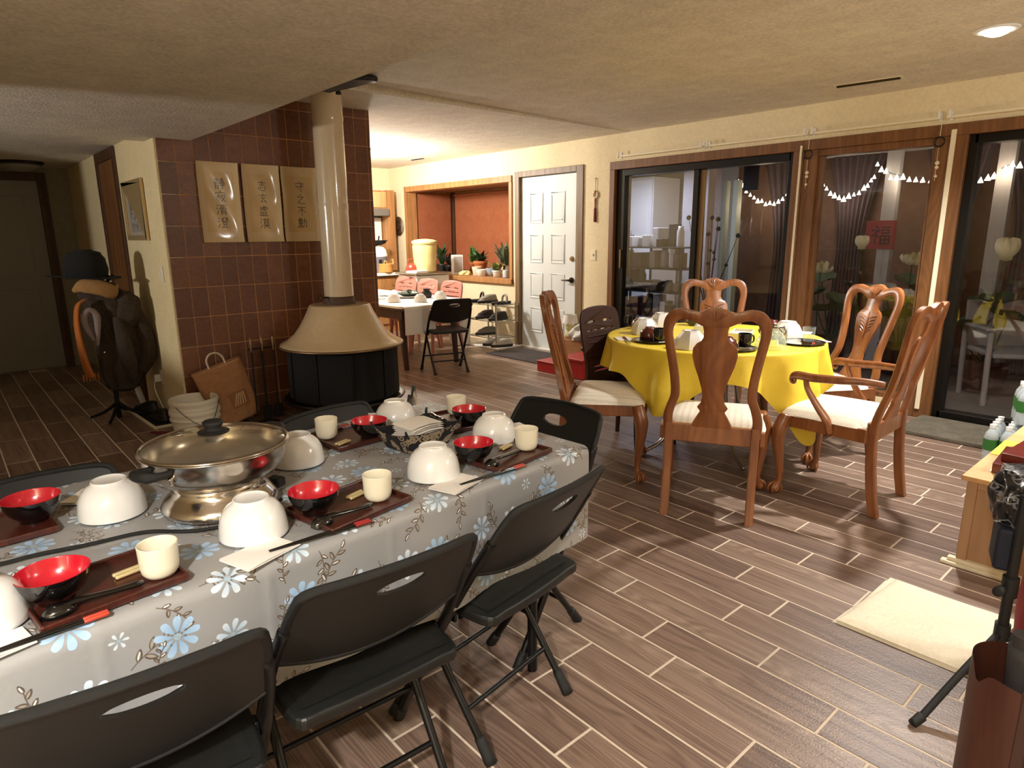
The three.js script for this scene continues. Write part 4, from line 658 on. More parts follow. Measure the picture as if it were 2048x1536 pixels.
// ---- round table with yellow cloth
const RC = [3.62, -2.2], RR = 0.655;
{
  const t = thing('round_table', 'round folding table under the yellow cloth', 'table', [RC[0], 0, RC[1]]);
  mesh('tabletop', LA([[0, 0.7], [RR - 0.02, 0.7], [RR - 0.012, 0.706], [RR - 0.012, 0.728], [RR - 0.02, 0.734], [0, 0.734]], 64), M.white, t);
  for (const a of [0.5, 2.07, 3.64, 5.21]) mesh('leg', sweep([[Math.cos(a) * 0.18, 0.7, Math.sin(a) * 0.18], [Math.cos(a) * 0.2, 0.35, Math.sin(a) * 0.2], [Math.cos(a) * 0.3, 0.1, Math.sin(a) * 0.3], [Math.cos(a) * 0.44, 0.013, Math.sin(a) * 0.44]], [0.014, 0.014, 0.014, 0.013], 10, 24), a > 5 ? M.chairMetal : M.steelDull, t);
  mesh('collar', CY(0.2, 0.2, 0.03, 0, 0.665, 0, 24), M.chairMetal, t);
  const gauss = (a, c, w) => { let d = Math.abs(((a - c + Math.PI) % (2 * Math.PI) + 2 * Math.PI) % (2 * Math.PI) - Math.PI); return Math.exp(-(d / w) * (d / w)); };
  const drop = (a) => 0.19 + 0.17 * gauss(a, Math.PI - 0.13, 0.3) + 0.36 * gauss(a, 1.72, 0.3) + 0.28 * gauss(a, 0.05, 0.4) + 0.28 * gauss(a, -1.55, 0.4) + 0.02 * Math.sin(a * 7);
  const nTop = 14, nA = 220, nR = 40;
  const cl = surf(nA, nR, (u, v) => {
    const a = u * Math.PI * 2; if (v < 0.3) { const r = (RR - 0.01) * v / 0.3; return [Math.cos(a) * r, 0.7395 + 0.0008 * Math.sin(r * 30 + a * 4), Math.sin(a) * r, Math.cos(a) * r, Math.sin(a) * r]; }
    const s = (v - 0.3) / 0.7, d = drop(a) * s, arc = 0.03, h = Math.max(0, d - arc), q = Math.min(1, d / arc), f = Math.min(1, h / 0.2);
    const wave = f * (0.022 + 0.026 * Math.sin(a * 11 + 0.7) + 0.017 * Math.sin(a * 19 + 2) + 0.03 * (gauss(a, 1.72, 0.16) + gauss(a, Math.PI - 0.13, 0.16)));
    const r = RR - 0.01 + 0.012 * Math.sin(q * 1.57) + wave, y = 0.7395 - 0.012 * (1 - Math.cos(q * 1.57)) - h;
    return [Math.cos(a) * r, y, Math.sin(a) * r, Math.cos(a) * (RR + d), Math.sin(a) * (RR + d)];
  });
  single('tablecloth', cl, M.yellow, 'bright yellow cloth draped over the round table', 'tablecloth', null, [RC[0], 0, RC[1]]);
}
const RY = 0.741;
const mBrownLac = phy({ color: 0x5a1f14, roughness: 0.25, clearcoat: 0.6, clearcoatRoughness: 0.1 });
const gBrown = LA([[0, 0.058], [0.026, 0.058], [0.028, 0.0625], [0.031, 0.0625], [0.032, 0.056], [0.048, 0.047], [0.056, 0.03], [0.058, 0.01], [0.0575, 0], [0.055, 0.003], [0.052, 0.03], [0.04, 0.046], [0, 0.05]], 40);
const gMug = [LA([[0, 0.001], [0.03, 0.001], [0.035, 0.006], [0.0365, 0.04], [0.037, 0.074], [0.035, 0.0765], [0.033, 0.074], [0.032, 0.01], [0, 0.006]], 36)];
const gOct = LA([[0, 0.078], [0.028, 0.078], [0.03, 0.084], [0.038, 0.084], [0.04, 0.077], [0.055, 0.062], [0.066, 0.04], [0.072, 0.012], [0.073, 0], [0.0705, 0.002], [0.064, 0.04], [0.05, 0.06], [0, 0.072]], 8).scale(1.25, 1.2, 1.25);
{
  const G = 'faceted white bowls on the round table', wb = (x, z, where) => single('rice_bowl', toCreasedNormals(norm(gOct), 0.5), M.china, 'faceted upturned white bowl ' + where, 'bowl', G, [x, RY, z], rr(0, 1));
  wb(3.40, -2.56, 'at the left of the yellow table beside the brown bowl'); wb(3.72, -2.66, 'at the back left of the yellow table'); wb(3.145, -2.05, 'on the yellow table just left of the front chair'); wb(3.90, -1.86, 'at the right of the yellow table behind the glass');
  single('glass_bowl', T(gOct, 0, 0, 0), M.clear, 'upturned clear glass bowl at the front right of the yellow table', 'bowl', null, [3.455, RY, -1.735]);
  const bb = (x, z, w) => single('lacquer_bowl', gBrown, mBrownLac, 'upturned red-brown lacquer bowl ' + w, 'bowl', 'red-brown bowls on the round table', [x, RY + 0.012, z]);
  bb(3.235, -2.40, 'on the dark plate at the left of the yellow table'); bb(3.56, -2.72, 'behind the left white bowl of the yellow table'); bb(4.02, -2.44, 'at the back of the yellow table'); bb(4.08, -2.05, 'at the right rear of the yellow table'); bb(3.22, -1.87, 'half hidden by the splat of the front chair');
  const mug = (x, z, r, w, y = RY + 0.012) => { const t = thing('black_mug', 'small glossy black cup ' + w, 'cup', [x, y, z], r, 'black cups on the round table'); mesh('body', gMug, M.gloss, t); mesh('handle', TU([[0.034, 0.062, 0], [0.056, 0.058, 0], [0.058, 0.03, 0], [0.035, 0.018, 0]], 0.005, 18, 8), M.gloss, t); };
  mug(3.155, -2.27, 0.5, 'beside the brown bowl at the left of the yellow table'); mug(3.325, -1.82, -0.4, 'right of the splat of the front chair on the yellow table'); mug(3.62, -2.83, 2, 'at the back edge of the yellow table by the plastic chair', RY); mug(3.95, -2.56, 2.4, 'at the back of the yellow table before the rear chair', RY);
  const gPl = LA([[0, 0.002], [0.1, 0.002], [0.125, 0.009], [0.128, 0.012], [0.123, 0.012], [0.1, 0.006], [0, 0.006]], 40);
  const pl = (x, z, w) => single('dark_plate', gPl, M.gloss, 'black lacquer plate ' + w, 'plate', 'black plates on the round table', [x, RY, z]);
  pl(3.19, -2.33, 'at the left of the yellow table'); pl(3.28, -1.86, 'at the front of the yellow table'); pl(3.74, -1.69, 'at the right front of the yellow table');
  // wire basket, glass, boxes, papers, chopsticks
  { const t = thing('wire_basket', 'small black wire basket at the right of the yellow table', 'basket', [3.79, RY, -1.90]); const ring = (r, y) => TU(Array.from({ length: 16 }, (_, i) => V(Math.cos(i / 8 * Math.PI) * r, y, Math.sin(i / 8 * Math.PI) * r)), 0.0035, 48, 6, true); mesh('hoop', ring(0.07, 0.075), M.gloss, t); mesh('hoop', ring(0.045, 0.004), M.gloss, t); for (let i = 0; i < 10; i++) { const a = i / 10 * 6.283; mesh('wire', sweep([[Math.cos(a) * 0.045, 0.004, Math.sin(a) * 0.045], [Math.cos(a) * 0.078, 0.04, Math.sin(a) * 0.078], [Math.cos(a + 0.3) * 0.07, 0.075, Math.sin(a + 0.3) * 0.07]], [0.003, 0.003], 6, 8), M.gloss, t); } }
  single('drinking_glass', LA([[0, 0.002], [0.026, 0.002], [0.03, 0.006], [0.035, 0.085], [0.0335, 0.086], [0.0285, 0.012], [0, 0.01]], 32), M.clear, 'clear drinking glass at the right edge of the yellow table', 'glass', null, [3.755, RY + 0.012, -1.66]);
  { const t = thing('napkin_box', 'white patterned napkin box in the middle of the yellow table', 'box', [3.73, RY, -2.33], 0.5); mesh('box', merge(RB6(-0.09, 0.09, 0, 0.006, -0.06, 0.06, 0.002), RB6(-0.09, 0.09, 0.003, 0.05, -0.06, -0.055, 0.002), RB6(-0.09, 0.09, 0.003, 0.05, 0.055, 0.06, 0.002), RB6(-0.09, -0.085, 0.003, 0.05, -0.06, 0.06, 0.002), RB6(0.085, 0.09, 0.003, 0.05, -0.06, 0.06, 0.002)), M.white, t); mesh('napkins', merge(RB6(-0.08, 0.08, 0.006, 0.058, -0.05, 0.05, 0.008), RB6(-0.075, 0.085, 0.058, 0.066, -0.05, 0.04, 0.004)), M.paper, t); mesh('motif', merge(CY(0.008, 0.008, 0.002, -0.04, 0, 0, 10), CY(0.008, 0.008, 0.002, 0.04, 0, 0, 10)).rotateX(Math.PI / 2).translate(0, 0.025, 0.0595), M.black, t); }
  { const t = thing('lidded_box', 'pale yellow open food box on the yellow table behind the front chair', 'box', [3.66, RY, -2.03], 0.35); mesh('tray', merge(RB6(-0.11, 0.11, 0, 0.006, -0.06, 0.06, 0.002), RB6(-0.11, 0.11, 0.004, 0.045, -0.06, -0.055, 0.002), RB6(-0.11, 0.11, 0.004, 0.045, 0.055, 0.06, 0.002), RB6(-0.11, -0.105, 0.004, 0.045, -0.06, 0.06, 0.002), RB6(0.105, 0.11, 0.004, 0.045, -0.06, 0.06, 0.002)), M.cream, t); mesh('contents', RB6(-0.1, 0.1, 0.006, 0.03, -0.05, 0.05, 0.006), M.paper, t); }
  const np = (x, z, r, w) => single('paper_napkin', RB(0.13, 0.004, 0.09, 0.001, 0, 0.002, 0), M.paper, 'white paper napkin ' + w, 'napkin', 'napkins on the round table', [x, RY + 0.0005, z], r);
  np(3.12, -2.51, 0.9, 'at the left edge of the yellow table'); np(3.86, -1.655, -0.5, 'at the right front edge of the yellow table'); np(4.13, -1.86, 0.3, 'at the far right edge of the yellow table');
  const cs = (a, b, w) => chopsticks(a, b, w, RY + 0.008);
  cs([3.155, -2.535], [3.0, -2.36], 'across the left edge of the yellow table'); cs([3.72, -1.615], [3.93, -1.7], 'across the right front edge of the yellow table'); cs([3.06, -1.945], [3.18, -1.78], 'on the yellow table by the front chair');
}

// ================================================================ FIREPLACE
{
  const t = thing('fireplace', 'freestanding round fireplace with a cream bell hood and tall cream flue against the tiled wall', 'fireplace', [2.28, 0, -4.56]);
  mesh('hood', LA([[0.448, 0.57], [0.456, 0.573], [0.453, 0.583], [0.43, 0.594], [0.395, 0.615], [0.35, 0.652], [0.31, 0.705], [0.277, 0.76], [0.248, 0.815], [0.225, 0.866], [0.215, 0.873], [0.12, 0.876], [0.12, 0.868], [0.21, 0.862], [0.262, 0.755], [0.34, 0.65], [0.42, 0.588], [0.448, 0.57]], 72), M.enamel, t);
  mesh('hood_rim', LA([[0.438, 0.561], [0.46, 0.563], [0.464, 0.571], [0.458, 0.58], [0.446, 0.577], [0.438, 0.565], [0.438, 0.561]], 72), M.brass, t);
  const pp = mesh('flue_pipe', LA([[0.106, 0.93], [0.108, 0.935], [0.108, 1.56], [0.111, 1.565], [0.111, 1.6], [0.108, 1.605], [0.108, 2.17], [0.1115, 2.175], [0.1115, 2.2], [0.109, 2.205], [0.109, 2.4]], 56), M.enamelLight, t);
  mesh('flue_collar', LA([[0.11, 0.872], [0.124, 0.872], [0.124, 0.888], [0.113, 0.896], [0.112, 0.93], [0.106, 0.934]], 56), std({ map: rep(grainTex([84, 62, 48], 40, 501, 24), 3, 2), roughness: 0.7 }), t);
  mesh('damper_handle', merge(capsTube([-0.105, 0.93, 0.03], [-0.15, 0.93, 0.04], 0.006), T(TU(Array.from({ length: 12 }, (_, i) => V(Math.cos(i / 6 * Math.PI) * 0.018, Math.sin(i / 6 * Math.PI) * 0.018, 0)), 0.004, 30, 6, true), -0.168, 0.93, 0.042)), M.bronze, t);
  mesh('firebox', LA([[0, 0.17], [0.39, 0.17], [0.395, 0.18], [0.395, 0.57], [0.385, 0.57], [0.38, 0.19], [0, 0.19]], 64), M.iron, t);
  // mesh screen round the opening: eight panels between thin posts
  for (let i = 0; i < 10; i++) { const a0 = i / 10 * 6.283 + 0.02, a1 = (i + 1) / 10 * 6.283 - 0.02; const g = surf(10, 1, (u, v) => { const a = a0 + (a1 - a0) * u; return [Math.cos(a) * 0.41, 0.19 + v * 0.37, Math.sin(a) * 0.41]; }); mesh('screen_panel', g, std({ map: null, color: 0x050404, roughness: 0.9, side: THREE.DoubleSide, bumpMap: rep(tFine, 20, 6), bumpScale: 0.001 }), t); const a = i / 10 * 6.283; mesh('screen_post', capsTube([Math.cos(a) * 0.414, 0.185, Math.sin(a) * 0.414], [Math.cos(a) * 0.414, 0.565, Math.sin(a) * 0.414], 0.005, 8), i === 0 || i === 1 ? M.brass : M.iron, t); }
  mesh('base_dish', LA([[0.2, 0.09], [0.38, 0.12], [0.45, 0.155], [0.46, 0.168], [0.452, 0.178], [0.43, 0.172], [0.38, 0.17], [0.2, 0.17]], 64), M.bronze, t);
  mesh('pedestal', LA([[0, 0], [0.3, 0], [0.31, 0.015], [0.24, 0.04], [0.2, 0.1], [0, 0.1]], 48), M.iron, t);
}
single('ceiling_paddle', (() => { const s = shapeOf([[-0.05, -0.5], [-0.03, -0.44], [0.0, -0.3], [0.03, -0.1], [0.05, -0.03], [0.03, 0.015], [-0.03, 0.01], [-0.16, -0.1], [-0.2, -0.4]]); const g = EX(s, 0.034, 0.012, 3); g.rotateX(Math.PI / 2); return T(merge(g, T(CY(0.02, 0.016, 0.02, 0, 0, 0), -0.01, -0.03, -0.43)), 2.262, 2.338, -3.885, 0, 0, 0); })(), M.black, 'dark paddle-shaped blade under the ceiling beside the top of the cream flue', 'blade');
// fire tools and a silver ornament by the fireplace
{
  const t = thing('fire_tools', 'thin fireplace tools on a dark stand left of the fireplace', 'fire tools', [1.72, 0, -4.72]);
  mesh('stand', merge(CY(0.09, 0.085, 0.02), CY(0.008, 0.008, 0.6, 0, 0.02, 0), RB(0.2, 0.01, 0.01, 0.003, 0, 0.58, 0)), M.iron, t);
  for (const [x, n, h] of [[-0.08, 'poker', 0.1], [0.0, 'shovel', 0.12], [0.08, 'brush', 0.1]]) { const g = [capsTube([x, 0.08, 0.012], [x, 0.62, 0.012], 0.005)]; if (n !== 'poker') g.push(RB(0.06, 0.1, 0.02, 0.006, x, 0.1, 0.012)); const o = mesh(n, merge(...g), M.iron, t); mesh('handle', sweep([[x, 0.56, 0.012], [x, 0.62, 0.012], [x, 0.66, 0.012]], [0.007, 0.01, 0.006], 8, 8), M.brass, o); }
}
{
  const t = thing('silver_ornament', 'silver leaf-shaped ornament on a small glass foot beside the fireplace', 'ornament', [2.52, 0, -4.0], 0.5);
  mesh('foot', LA([[0, 0], [0.05, 0.001], [0.052, 0.006], [0.015, 0.015], [0.01, 0.045], [0.03, 0.06], [0, 0.062]], 28), M.chrome, t);
  for (const [a, w, h] of [[0, 0.07, 0.22], [0.3, 0.055, 0.19], [-0.35, 0.05, 0.16]]) mesh('leaf', T(surf(10, 16, (u, v) => { const k = Math.sin(Math.PI * Math.pow(v, 0.75)) * w; return [(u - 0.5) * 2 * k * 0.7 + 0.06 * v * v, 0.058 + v * h, 0.03 * (u - 0.5) * (u - 0.5) * 4 - 0.02 * v]; }), 0, 0, 0, 0, a, -a * 0.9), std({ color: 0xd8d8d6, roughness: 0.2, metalness: 0.9, side: THREE.DoubleSide }), t);
}
// ---- three calligraphy sheets on the tiles
const GLYPH = {
  a: [[[1, 1.5], [4.5, 1.5]], [[1.3, 2.8], [4.2, 2.8]], [[0.6, 4.1], [4.8, 4.1]], [[2.7, 0.6], [2.7, 4.1]], [[1.5, 5], [1.5, 9.5]], [[1.5, 5], [4, 5], [4, 9.5], [3.4, 9.1]], [[1.5, 6.5], [4, 6.5]], [[1.5, 7.9], [4, 7.9]], [[7.8, 0.4], [6, 2.2]], [[6.2, 1.6], [8.6, 1.6], [7.8, 2.9]], [[5.8, 3.4], [9, 3.4], [9, 6.4]], [[5.2, 5], [9.8, 5]], [[5.8, 6.5], [9, 6.5]], [[7.4, 2.9], [7.4, 9.3], [6.6, 8.8]]],
  b: [[[5, 0.3], [5, 1.3]], [[1.2, 2.6], [1.2, 1.6], [8.8, 1.6], [8.3, 2.8]], [[3.2, 2.8], [3.2, 5]], [[3.2, 3.8], [4.6, 3.8]], [[1.4, 5], [5, 5]], [[3.2, 5], [3.2, 9], [2.6, 8.6]], [[2, 6.2], [1.4, 7.6]], [[4.3, 6.2], [4.9, 7.4]], [[5.6, 4], [8.8, 4], [7.8, 6.6], [5.4, 9.2]], [[5.9, 5], [7.4, 7.6], [9.3, 9.2]]],
  w: [[[1.4, 1.2], [2.2, 2]], [[0.8, 3.8], [1.7, 4.6]], [[0.9, 9], [2.2, 6.2]]],
  c: [[[4, 1.5], [9, 1.5]], [[4.3, 2.8], [8.6, 2.8]], [[3.4, 4.1], [9.6, 4.1]], [[6.5, 0.5], [6.5, 4.1]], [[4.6, 5.2], [4.6, 9.3]], [[4.6, 5.2], [8.6, 5.2], [8.6, 9.3], [7.9, 8.9]], [[4.6, 6.5], [8.5, 6.5]], [[4.6, 7.8], [8.5, 7.8]]],
  d: [[[4, 1.4], [6, 1.4], [3.6, 4]], [[4.4, 2.6], [5.2, 3.2]], [[7.2, 0.8], [8.2, 2.2], [9.6, 4]], [[8.9, 1], [7.8, 2]], [[8.9, 2.4], [8.3, 3]], [[5, 4], [8, 4]], [[5, 5], [8, 5], [8, 6.6], [5, 6.6], [5, 5]], [[5.4, 7.3], [5.8, 8.4]], [[7.7, 7.3], [7.2, 8.4]], [[3.8, 9.1], [9.4, 9.1]]],
  e: [[[2, 2], [8, 2]], [[5, 0.6], [5, 4]], [[2.8, 4], [7.2, 4]], [[1.6, 6.4], [1.2, 8]], [[3, 5.8], [3.2, 8.2], [4.2, 9], [6.8, 9], [7.2, 7.8]], [[4.8, 5.6], [5.4, 6.6]], [[7.2, 5.6], [8.6, 7.2]]],
  f: [[[5, 0.5], [5, 1.5]], [[1.8, 2], [8.2, 2]], [[5, 2.2], [3.2, 4.4], [5.8, 4.6]], [[6.6, 3.6], [3, 7.6], [7.4, 7.2]], [[6.4, 6.2], [8, 8.6]]],
  g: [[[5, 0.4], [5, 2]], [[5, 1.2], [7.4, 1.2]], [[2.2, 2], [2.2, 5], [1, 9]], [[2.2, 2], [8.8, 2], [8.4, 3]], [[3.4, 3.4], [7, 3]], [[5, 2.4], [5, 4.4], [7.8, 4.4]], [[4.2, 5.6], [4.2, 8.8]], [[6, 5.6], [6, 8.8]], [[2.9, 6.2], [3.4, 7.6]], [[7.4, 6.2], [6.9, 7.6]], [[2.2, 8.9], [8.6, 8.9]]],
  h: [[[3.6, 1.6], [9.4, 1.6]], [[5.2, 0.6], [5.2, 2.6]], [[7.6, 0.6], [7.6, 2.6]], [[4.4, 3.2], [4.4, 6], [8.4, 6], [8.4, 3.2], [4.4, 3.2]], [[4.4, 4.6], [8.4, 4.6]], [[3.4, 7], [9.6, 7]], [[6.4, 6], [5.8, 7.6], [3.6, 9.4]], [[6.6, 7.2], [8, 8.6], [9.6, 9.4]]],
  i: [[[5, 0.3], [5, 1.3]], [[1.2, 2.8], [1.2, 1.7], [8.8, 1.7], [8.3, 2.8]], [[1.6, 4.6], [8.6, 4.6]], [[6.2, 3], [6.2, 9], [5.2, 8.4]], [[3.2, 5.8], [4.4, 7.2]]],
  j: [[[4.8, 0.6], [5.4, 1.6]], [[2, 3], [7.4, 3], [2, 8.2]], [[2.6, 7.6], [4.4, 9], [9, 9.2]]],
  k: [[[1.4, 1.6], [8.8, 1.6]], [[5.2, 1.8], [3.8, 4], [1.4, 6]], [[5, 3.2], [5, 9.4]], [[6, 4], [8.6, 6.2]]],
  l: [[[1.6, 1.2], [4.8, 0.8]], [[0.8, 2.2], [5.4, 2.2]], [[1.4, 3.2], [4.8, 3.2], [4.8, 5.8], [1.4, 5.8], [1.4, 3.2]], [[1.4, 4.5], [4.8, 4.5]], [[3.1, 1], [3.1, 9]], [[1.4, 7.2], [4.8, 7.2]], [[0.6, 9], [5.4, 8.6]], [[5.8, 3], [9, 3], [8.6, 8.8], [7.8, 8.4]], [[7.2, 0.8], [7, 4.6], [5.6, 9]]],
};
const COLS = [['a', 'b', 'wc', 'wd'], ['e', 'f', 'g', 'wh'], ['i', 'j', 'k', 'l']];
['left of the three calligraphy sheets on the tiled wall, four dark characters', 'middle of the three calligraphy sheets on the tiled wall', 'right of the three calligraphy sheets, beside the cream flue'].forEach((label, q) => {
  const map = canvasTex(512, 1000, (g, w, h) => {
    g.fillStyle = '#cdb285'; g.fillRect(0, 0, w, h); for (let i = 0; i < 2600; i++) { g.fillStyle = `rgba(${rnd() < 0.5 ? '120,88,44' : '240,222,180'},${rr(0.02, 0.07)})`; g.fillRect(rr(0, w), rr(0, h), rr(2, 26), rr(2, 10)); }
    g.fillStyle = 'rgba(196,158,96,.55)'; g.fillRect(70, 120, w - 130, h - 250); g.strokeStyle = '#3a2c20'; g.lineCap = 'round'; g.lineJoin = 'round';
    COLS[q].forEach((ch, n) => { const s = 14.6, x0 = w * 0.53 - 73, y0 = h * (q === 1 ? 0.2 : 0.19) + n * 162; for (const k of ch) for (const st of GLYPH[k]) { g.lineWidth = 9; g.beginPath(); st.forEach((p, i) => { const x = x0 + p[0] * s, y = y0 + p[1] * s; i ? g.lineTo(x, y) : g.moveTo(x, y); }); g.stroke(); g.lineWidth = 13; g.beginPath(); g.moveTo(x0 + st[0][0] * s, y0 + st[0][1] * s); g.lineTo(x0 + (st[0][0] * 0.85 + st[1][0] * 0.15) * s, y0 + (st[0][1] * 0.85 + st[1][1] * 0.15) * s); g.stroke(); } });
  });
  const x0 = [1.480, 1.788, 2.079][q], w = [0.283, 0.276, 0.28][q], y0 = 1.335, h = 0.553;
  const sheet = surf(16, 32, (u, v) => { const e = Math.pow(Math.abs(u - 0.5) * 2, 5) * 0.012 + Math.pow(Math.abs(v - 0.5) * 2, 8) * 0.009, wv = (q === 2 ? 0.006 : 0.002) * Math.sin(v * 7 + q * 2 + u * 2) + 0.0015 * Math.sin(u * 9 + v * 13); return [x0 + u * w, y0 + v * h, -4.989 + e + wv, u, v]; });
  const t = single('calligraphy_sheet', merge(sheet), phy({ map, roughness: 0.5, clearcoat: 0.9, clearcoatRoughness: 0.12, side: THREE.DoubleSide }), label, 'calligraphy', null);
});
// ---- framed picture, plates on the hall wall
{
  const t = thing('framed_picture', 'narrow gilt-framed ink painting on the cream hall wall', 'picture', [1.238, 1.573, -5.71]);
  const o = rrect(0.615, 0.44, 0.003), s = new THREE.Shape(o.getPoints()); s.holes.push(rrect(0.54, 0.365, 0.002));
  mesh('frame', T(EX(s, 0.022, 0.006, 2, 3), -0.012, 0, 0, 0, -Math.PI / 2, 0), std({ color: 0xc3a878, roughness: 0.35, metalness: 0.5 }), t);
  mesh('painting', T(new THREE.PlaneGeometry(0.55, 0.375), -0.006, 0, 0, 0, -Math.PI / 2, 0), std({ roughness: 0.6, map: canvasTex(512, 384, (g, w, h) => { g.fillStyle = '#a59a86'; g.fillRect(0, 0, w, h); g.fillStyle = '#8f877a'; g.fillRect(60, 30, w - 120, h - 60); for (let i = 0; i < 90; i++) { const d = rnd(); g.fillStyle = d < 0.6 ? `rgba(28,30,34,${rr(0.2, 0.6)})` : `rgba(206,204,196,${rr(0.2, 0.5)})`; g.beginPath(); g.ellipse(rr(110, 400), rr(70, 320), rr(6, 34), rr(4, 18), rr(0, 3), 0, 7); g.fill(); } }) }), t);
}
function wallPlate(label, pos, turn, kind) {
  const t = thing(kind, label, kind === 'light_switch' ? 'switch' : 'outlet', pos, turn); mesh('cover_plate', RB(0.075, 0.118, 0.006, 0.003, 0, 0, 0.003), M.cream, t);
  if (kind === 'light_switch') mesh('toggle', RB(0.01, 0.024, 0.014, 0.003, 0, 0.002, 0.011), M.white, t); else for (const y of [-0.026, 0.026]) mesh('socket', RB(0.034, 0.03, 0.004, 0.003, 0, y, 0.006), M.white, t); return t;
}
wallPlate('cream light switch between the white door and the left sliding window', [WX - 0.001, 1.15, -4.83], -Math.PI / 2, 'light_switch');
wallPlate('cream light switch on the hall wall beside the tiles', [1.239, 1.117, -5.2], -Math.PI / 2, 'light_switch');
{ const t = wallPlate('white power outlet with a plug near the foot of the hall wall', [1.239, 0.3, -5.62], -Math.PI / 2, 'power_outlet'); mesh('plug', RB(0.04, 0.06, 0.045, 0.008, 0, -0.01, 0.03), M.white, t); mesh('plug_cord', TU([[0, -0.02, 0.05], [0.02, -0.1, 0.06], [0.1, -0.22, 0.04], [0.2, -0.285, 0.04]], 0.004, 30, 6), M.white, t); }
{
  const t = thing('hanging_charm', 'small knotted red charm with tassel hanging on the wall right of the white door', 'ornament', [WX - 0.012, 1.95, -4.81]);
  mesh('cord', sweep([[0, 0, 0], [0, -0.09, 0], [0, -0.15, 0]], [0.003, 0.002, 0.003], 6, 8), M.darkRed, t); mesh('ring', T(new THREE.TorusGeometry(0.03, 0.009, 10, 24), 0, -0.17, 0, 0, Math.PI / 2, 0), M.cream, t);
  mesh('knot', merge(SP(0.016, 0, -0.14, 0, 10), sweep([[0, -0.2, 0], [0, -0.3, 0]], [0.01, 0.008], 8, 6)), std({ color: 0x9a5a48, roughness: 0.7 }), t); mesh('tassel', sweep([[0, -0.3, 0], [0, -0.33, 0], [0, -0.45, 0]], [0.008, 0.013, 0.016], 10, 10), M.darkRed, t);
  mesh('nail', T(CY(0.004, 0.004, 0.015), 0.012, 0, 0, 0, 0, Math.PI / 2), M.bronze, t);
}
// ---- curtain rods above the glazing
[[-4.5, -3.5, 'leftmost thin cream rod above the left sliding window'], [-3.48, -2.555, 'second thin cream rod from the left above the windows'], [-2.535, -1.615, 'third thin cream rod, above the middle window'], [-1.59, 0.3, 'rightmost thin cream rod, above the right sliding window']].forEach(([a, b, label], i) => {
  const t = thing('curtain_rod', label, 'curtain rod', [WX, 2.138, a], 0, 'cream curtain rods above the windows'); mesh('rod', merge(RB(0.012, 0.02, b - a, 0.004, -0.045, 0, (b - a) / 2)), M.cream, t);
  for (const z of [0.02, b - a - 0.02]) { mesh('bracket', merge(RB(0.05, 0.012, 0.012, 0.003, -0.025, 0, z), RB(0.006, 0.06, 0.022, 0.002, -0.003, 0.01, z), RB(0.01, 0.055, 0.014, 0.004, -0.052, 0.02, z)), M.white, t); }
});
single('cord_batten', RB(0.012, 1.99, 0.018, 0.004, 0, 1.0, 0), M.cream, 'slim pale batten running down the mullion right of the left sliding window', 'batten', null, [WX - 0.028, 0.06, -2.6]);
single('cord_batten', RB(0.014, 1.99, 0.032, 0.005, 0, 1.0, 0), M.cream, 'pale batten running down the mullion right of the middle window', 'batten', null, [WX - 0.03, 0.06, -1.535]);
[[-2.535, 'ring charm hanging at the top of the mullion left of the middle window'], [-1.615, 'ring charm hanging at the top of the mullion right of the middle window']].forEach(([z, label]) => {
  const t = thing('window_charm', label, 'ornament', [WX - 0.04, 2.1, z]); mesh('cord', capsTube([0, 0, 0], [0, -0.09, 0], 0.002, 6), M.cream, t); mesh('ring', T(new THREE.TorusGeometry(0.032, 0.006, 10, 28), 0, -0.12, 0, 0, Math.PI / 2, 0), M.bronze, t);
  for (const [i, y] of [-0.26, -0.29, -0.35].entries()) mesh('bead', SP(0.014 - i * 0.002, 0, y, 0.004, 12), M.cream, t); mesh('thread', capsTube([0, -0.15, 0], [0, -0.38, 0], 0.0015, 6), M.cream, t);
});
// ---- ceiling vents
for (const [x, z, l, label, rot] of [[4.95, -1.955, 0.42, 'long dark slot vent in the ceiling near the windows', 0.12], [5.05, -7.6, 0.3, 'small vent in the kitchen ceiling', 0.05]]) {
  const t = thing('ceiling_vent', label, 'vent', [x, CH - 0.002, z], rot); const s = new THREE.Shape(rrect(l, 0.075, 0.003).getPoints()); s.holes.push(rrect(l - 0.03, 0.05, 0.002));
  mesh('vent_frame', T(EX(s, 0.006, 0.001, 1, 3), 0, -0.001, 0, Math.PI / 2, 0, Math.PI / 2), M.cream, t); mesh('vent_back', RB6(-0.024, 0.024, -0.0008, 0.001, -l / 2 + 0.015, l / 2 - 0.015, 0.0004), M.black, t);
  mesh('vent_blade', merge(T(RB(0.003, 0.014, l - 0.03, 0.001), -0.008, -0.006, 0, 0, 0, 0.7), T(RB(0.003, 0.014, l - 0.03, 0.001), 0.01, -0.006, 0, 0, 0, 0.7)), M.bronze, t);
}

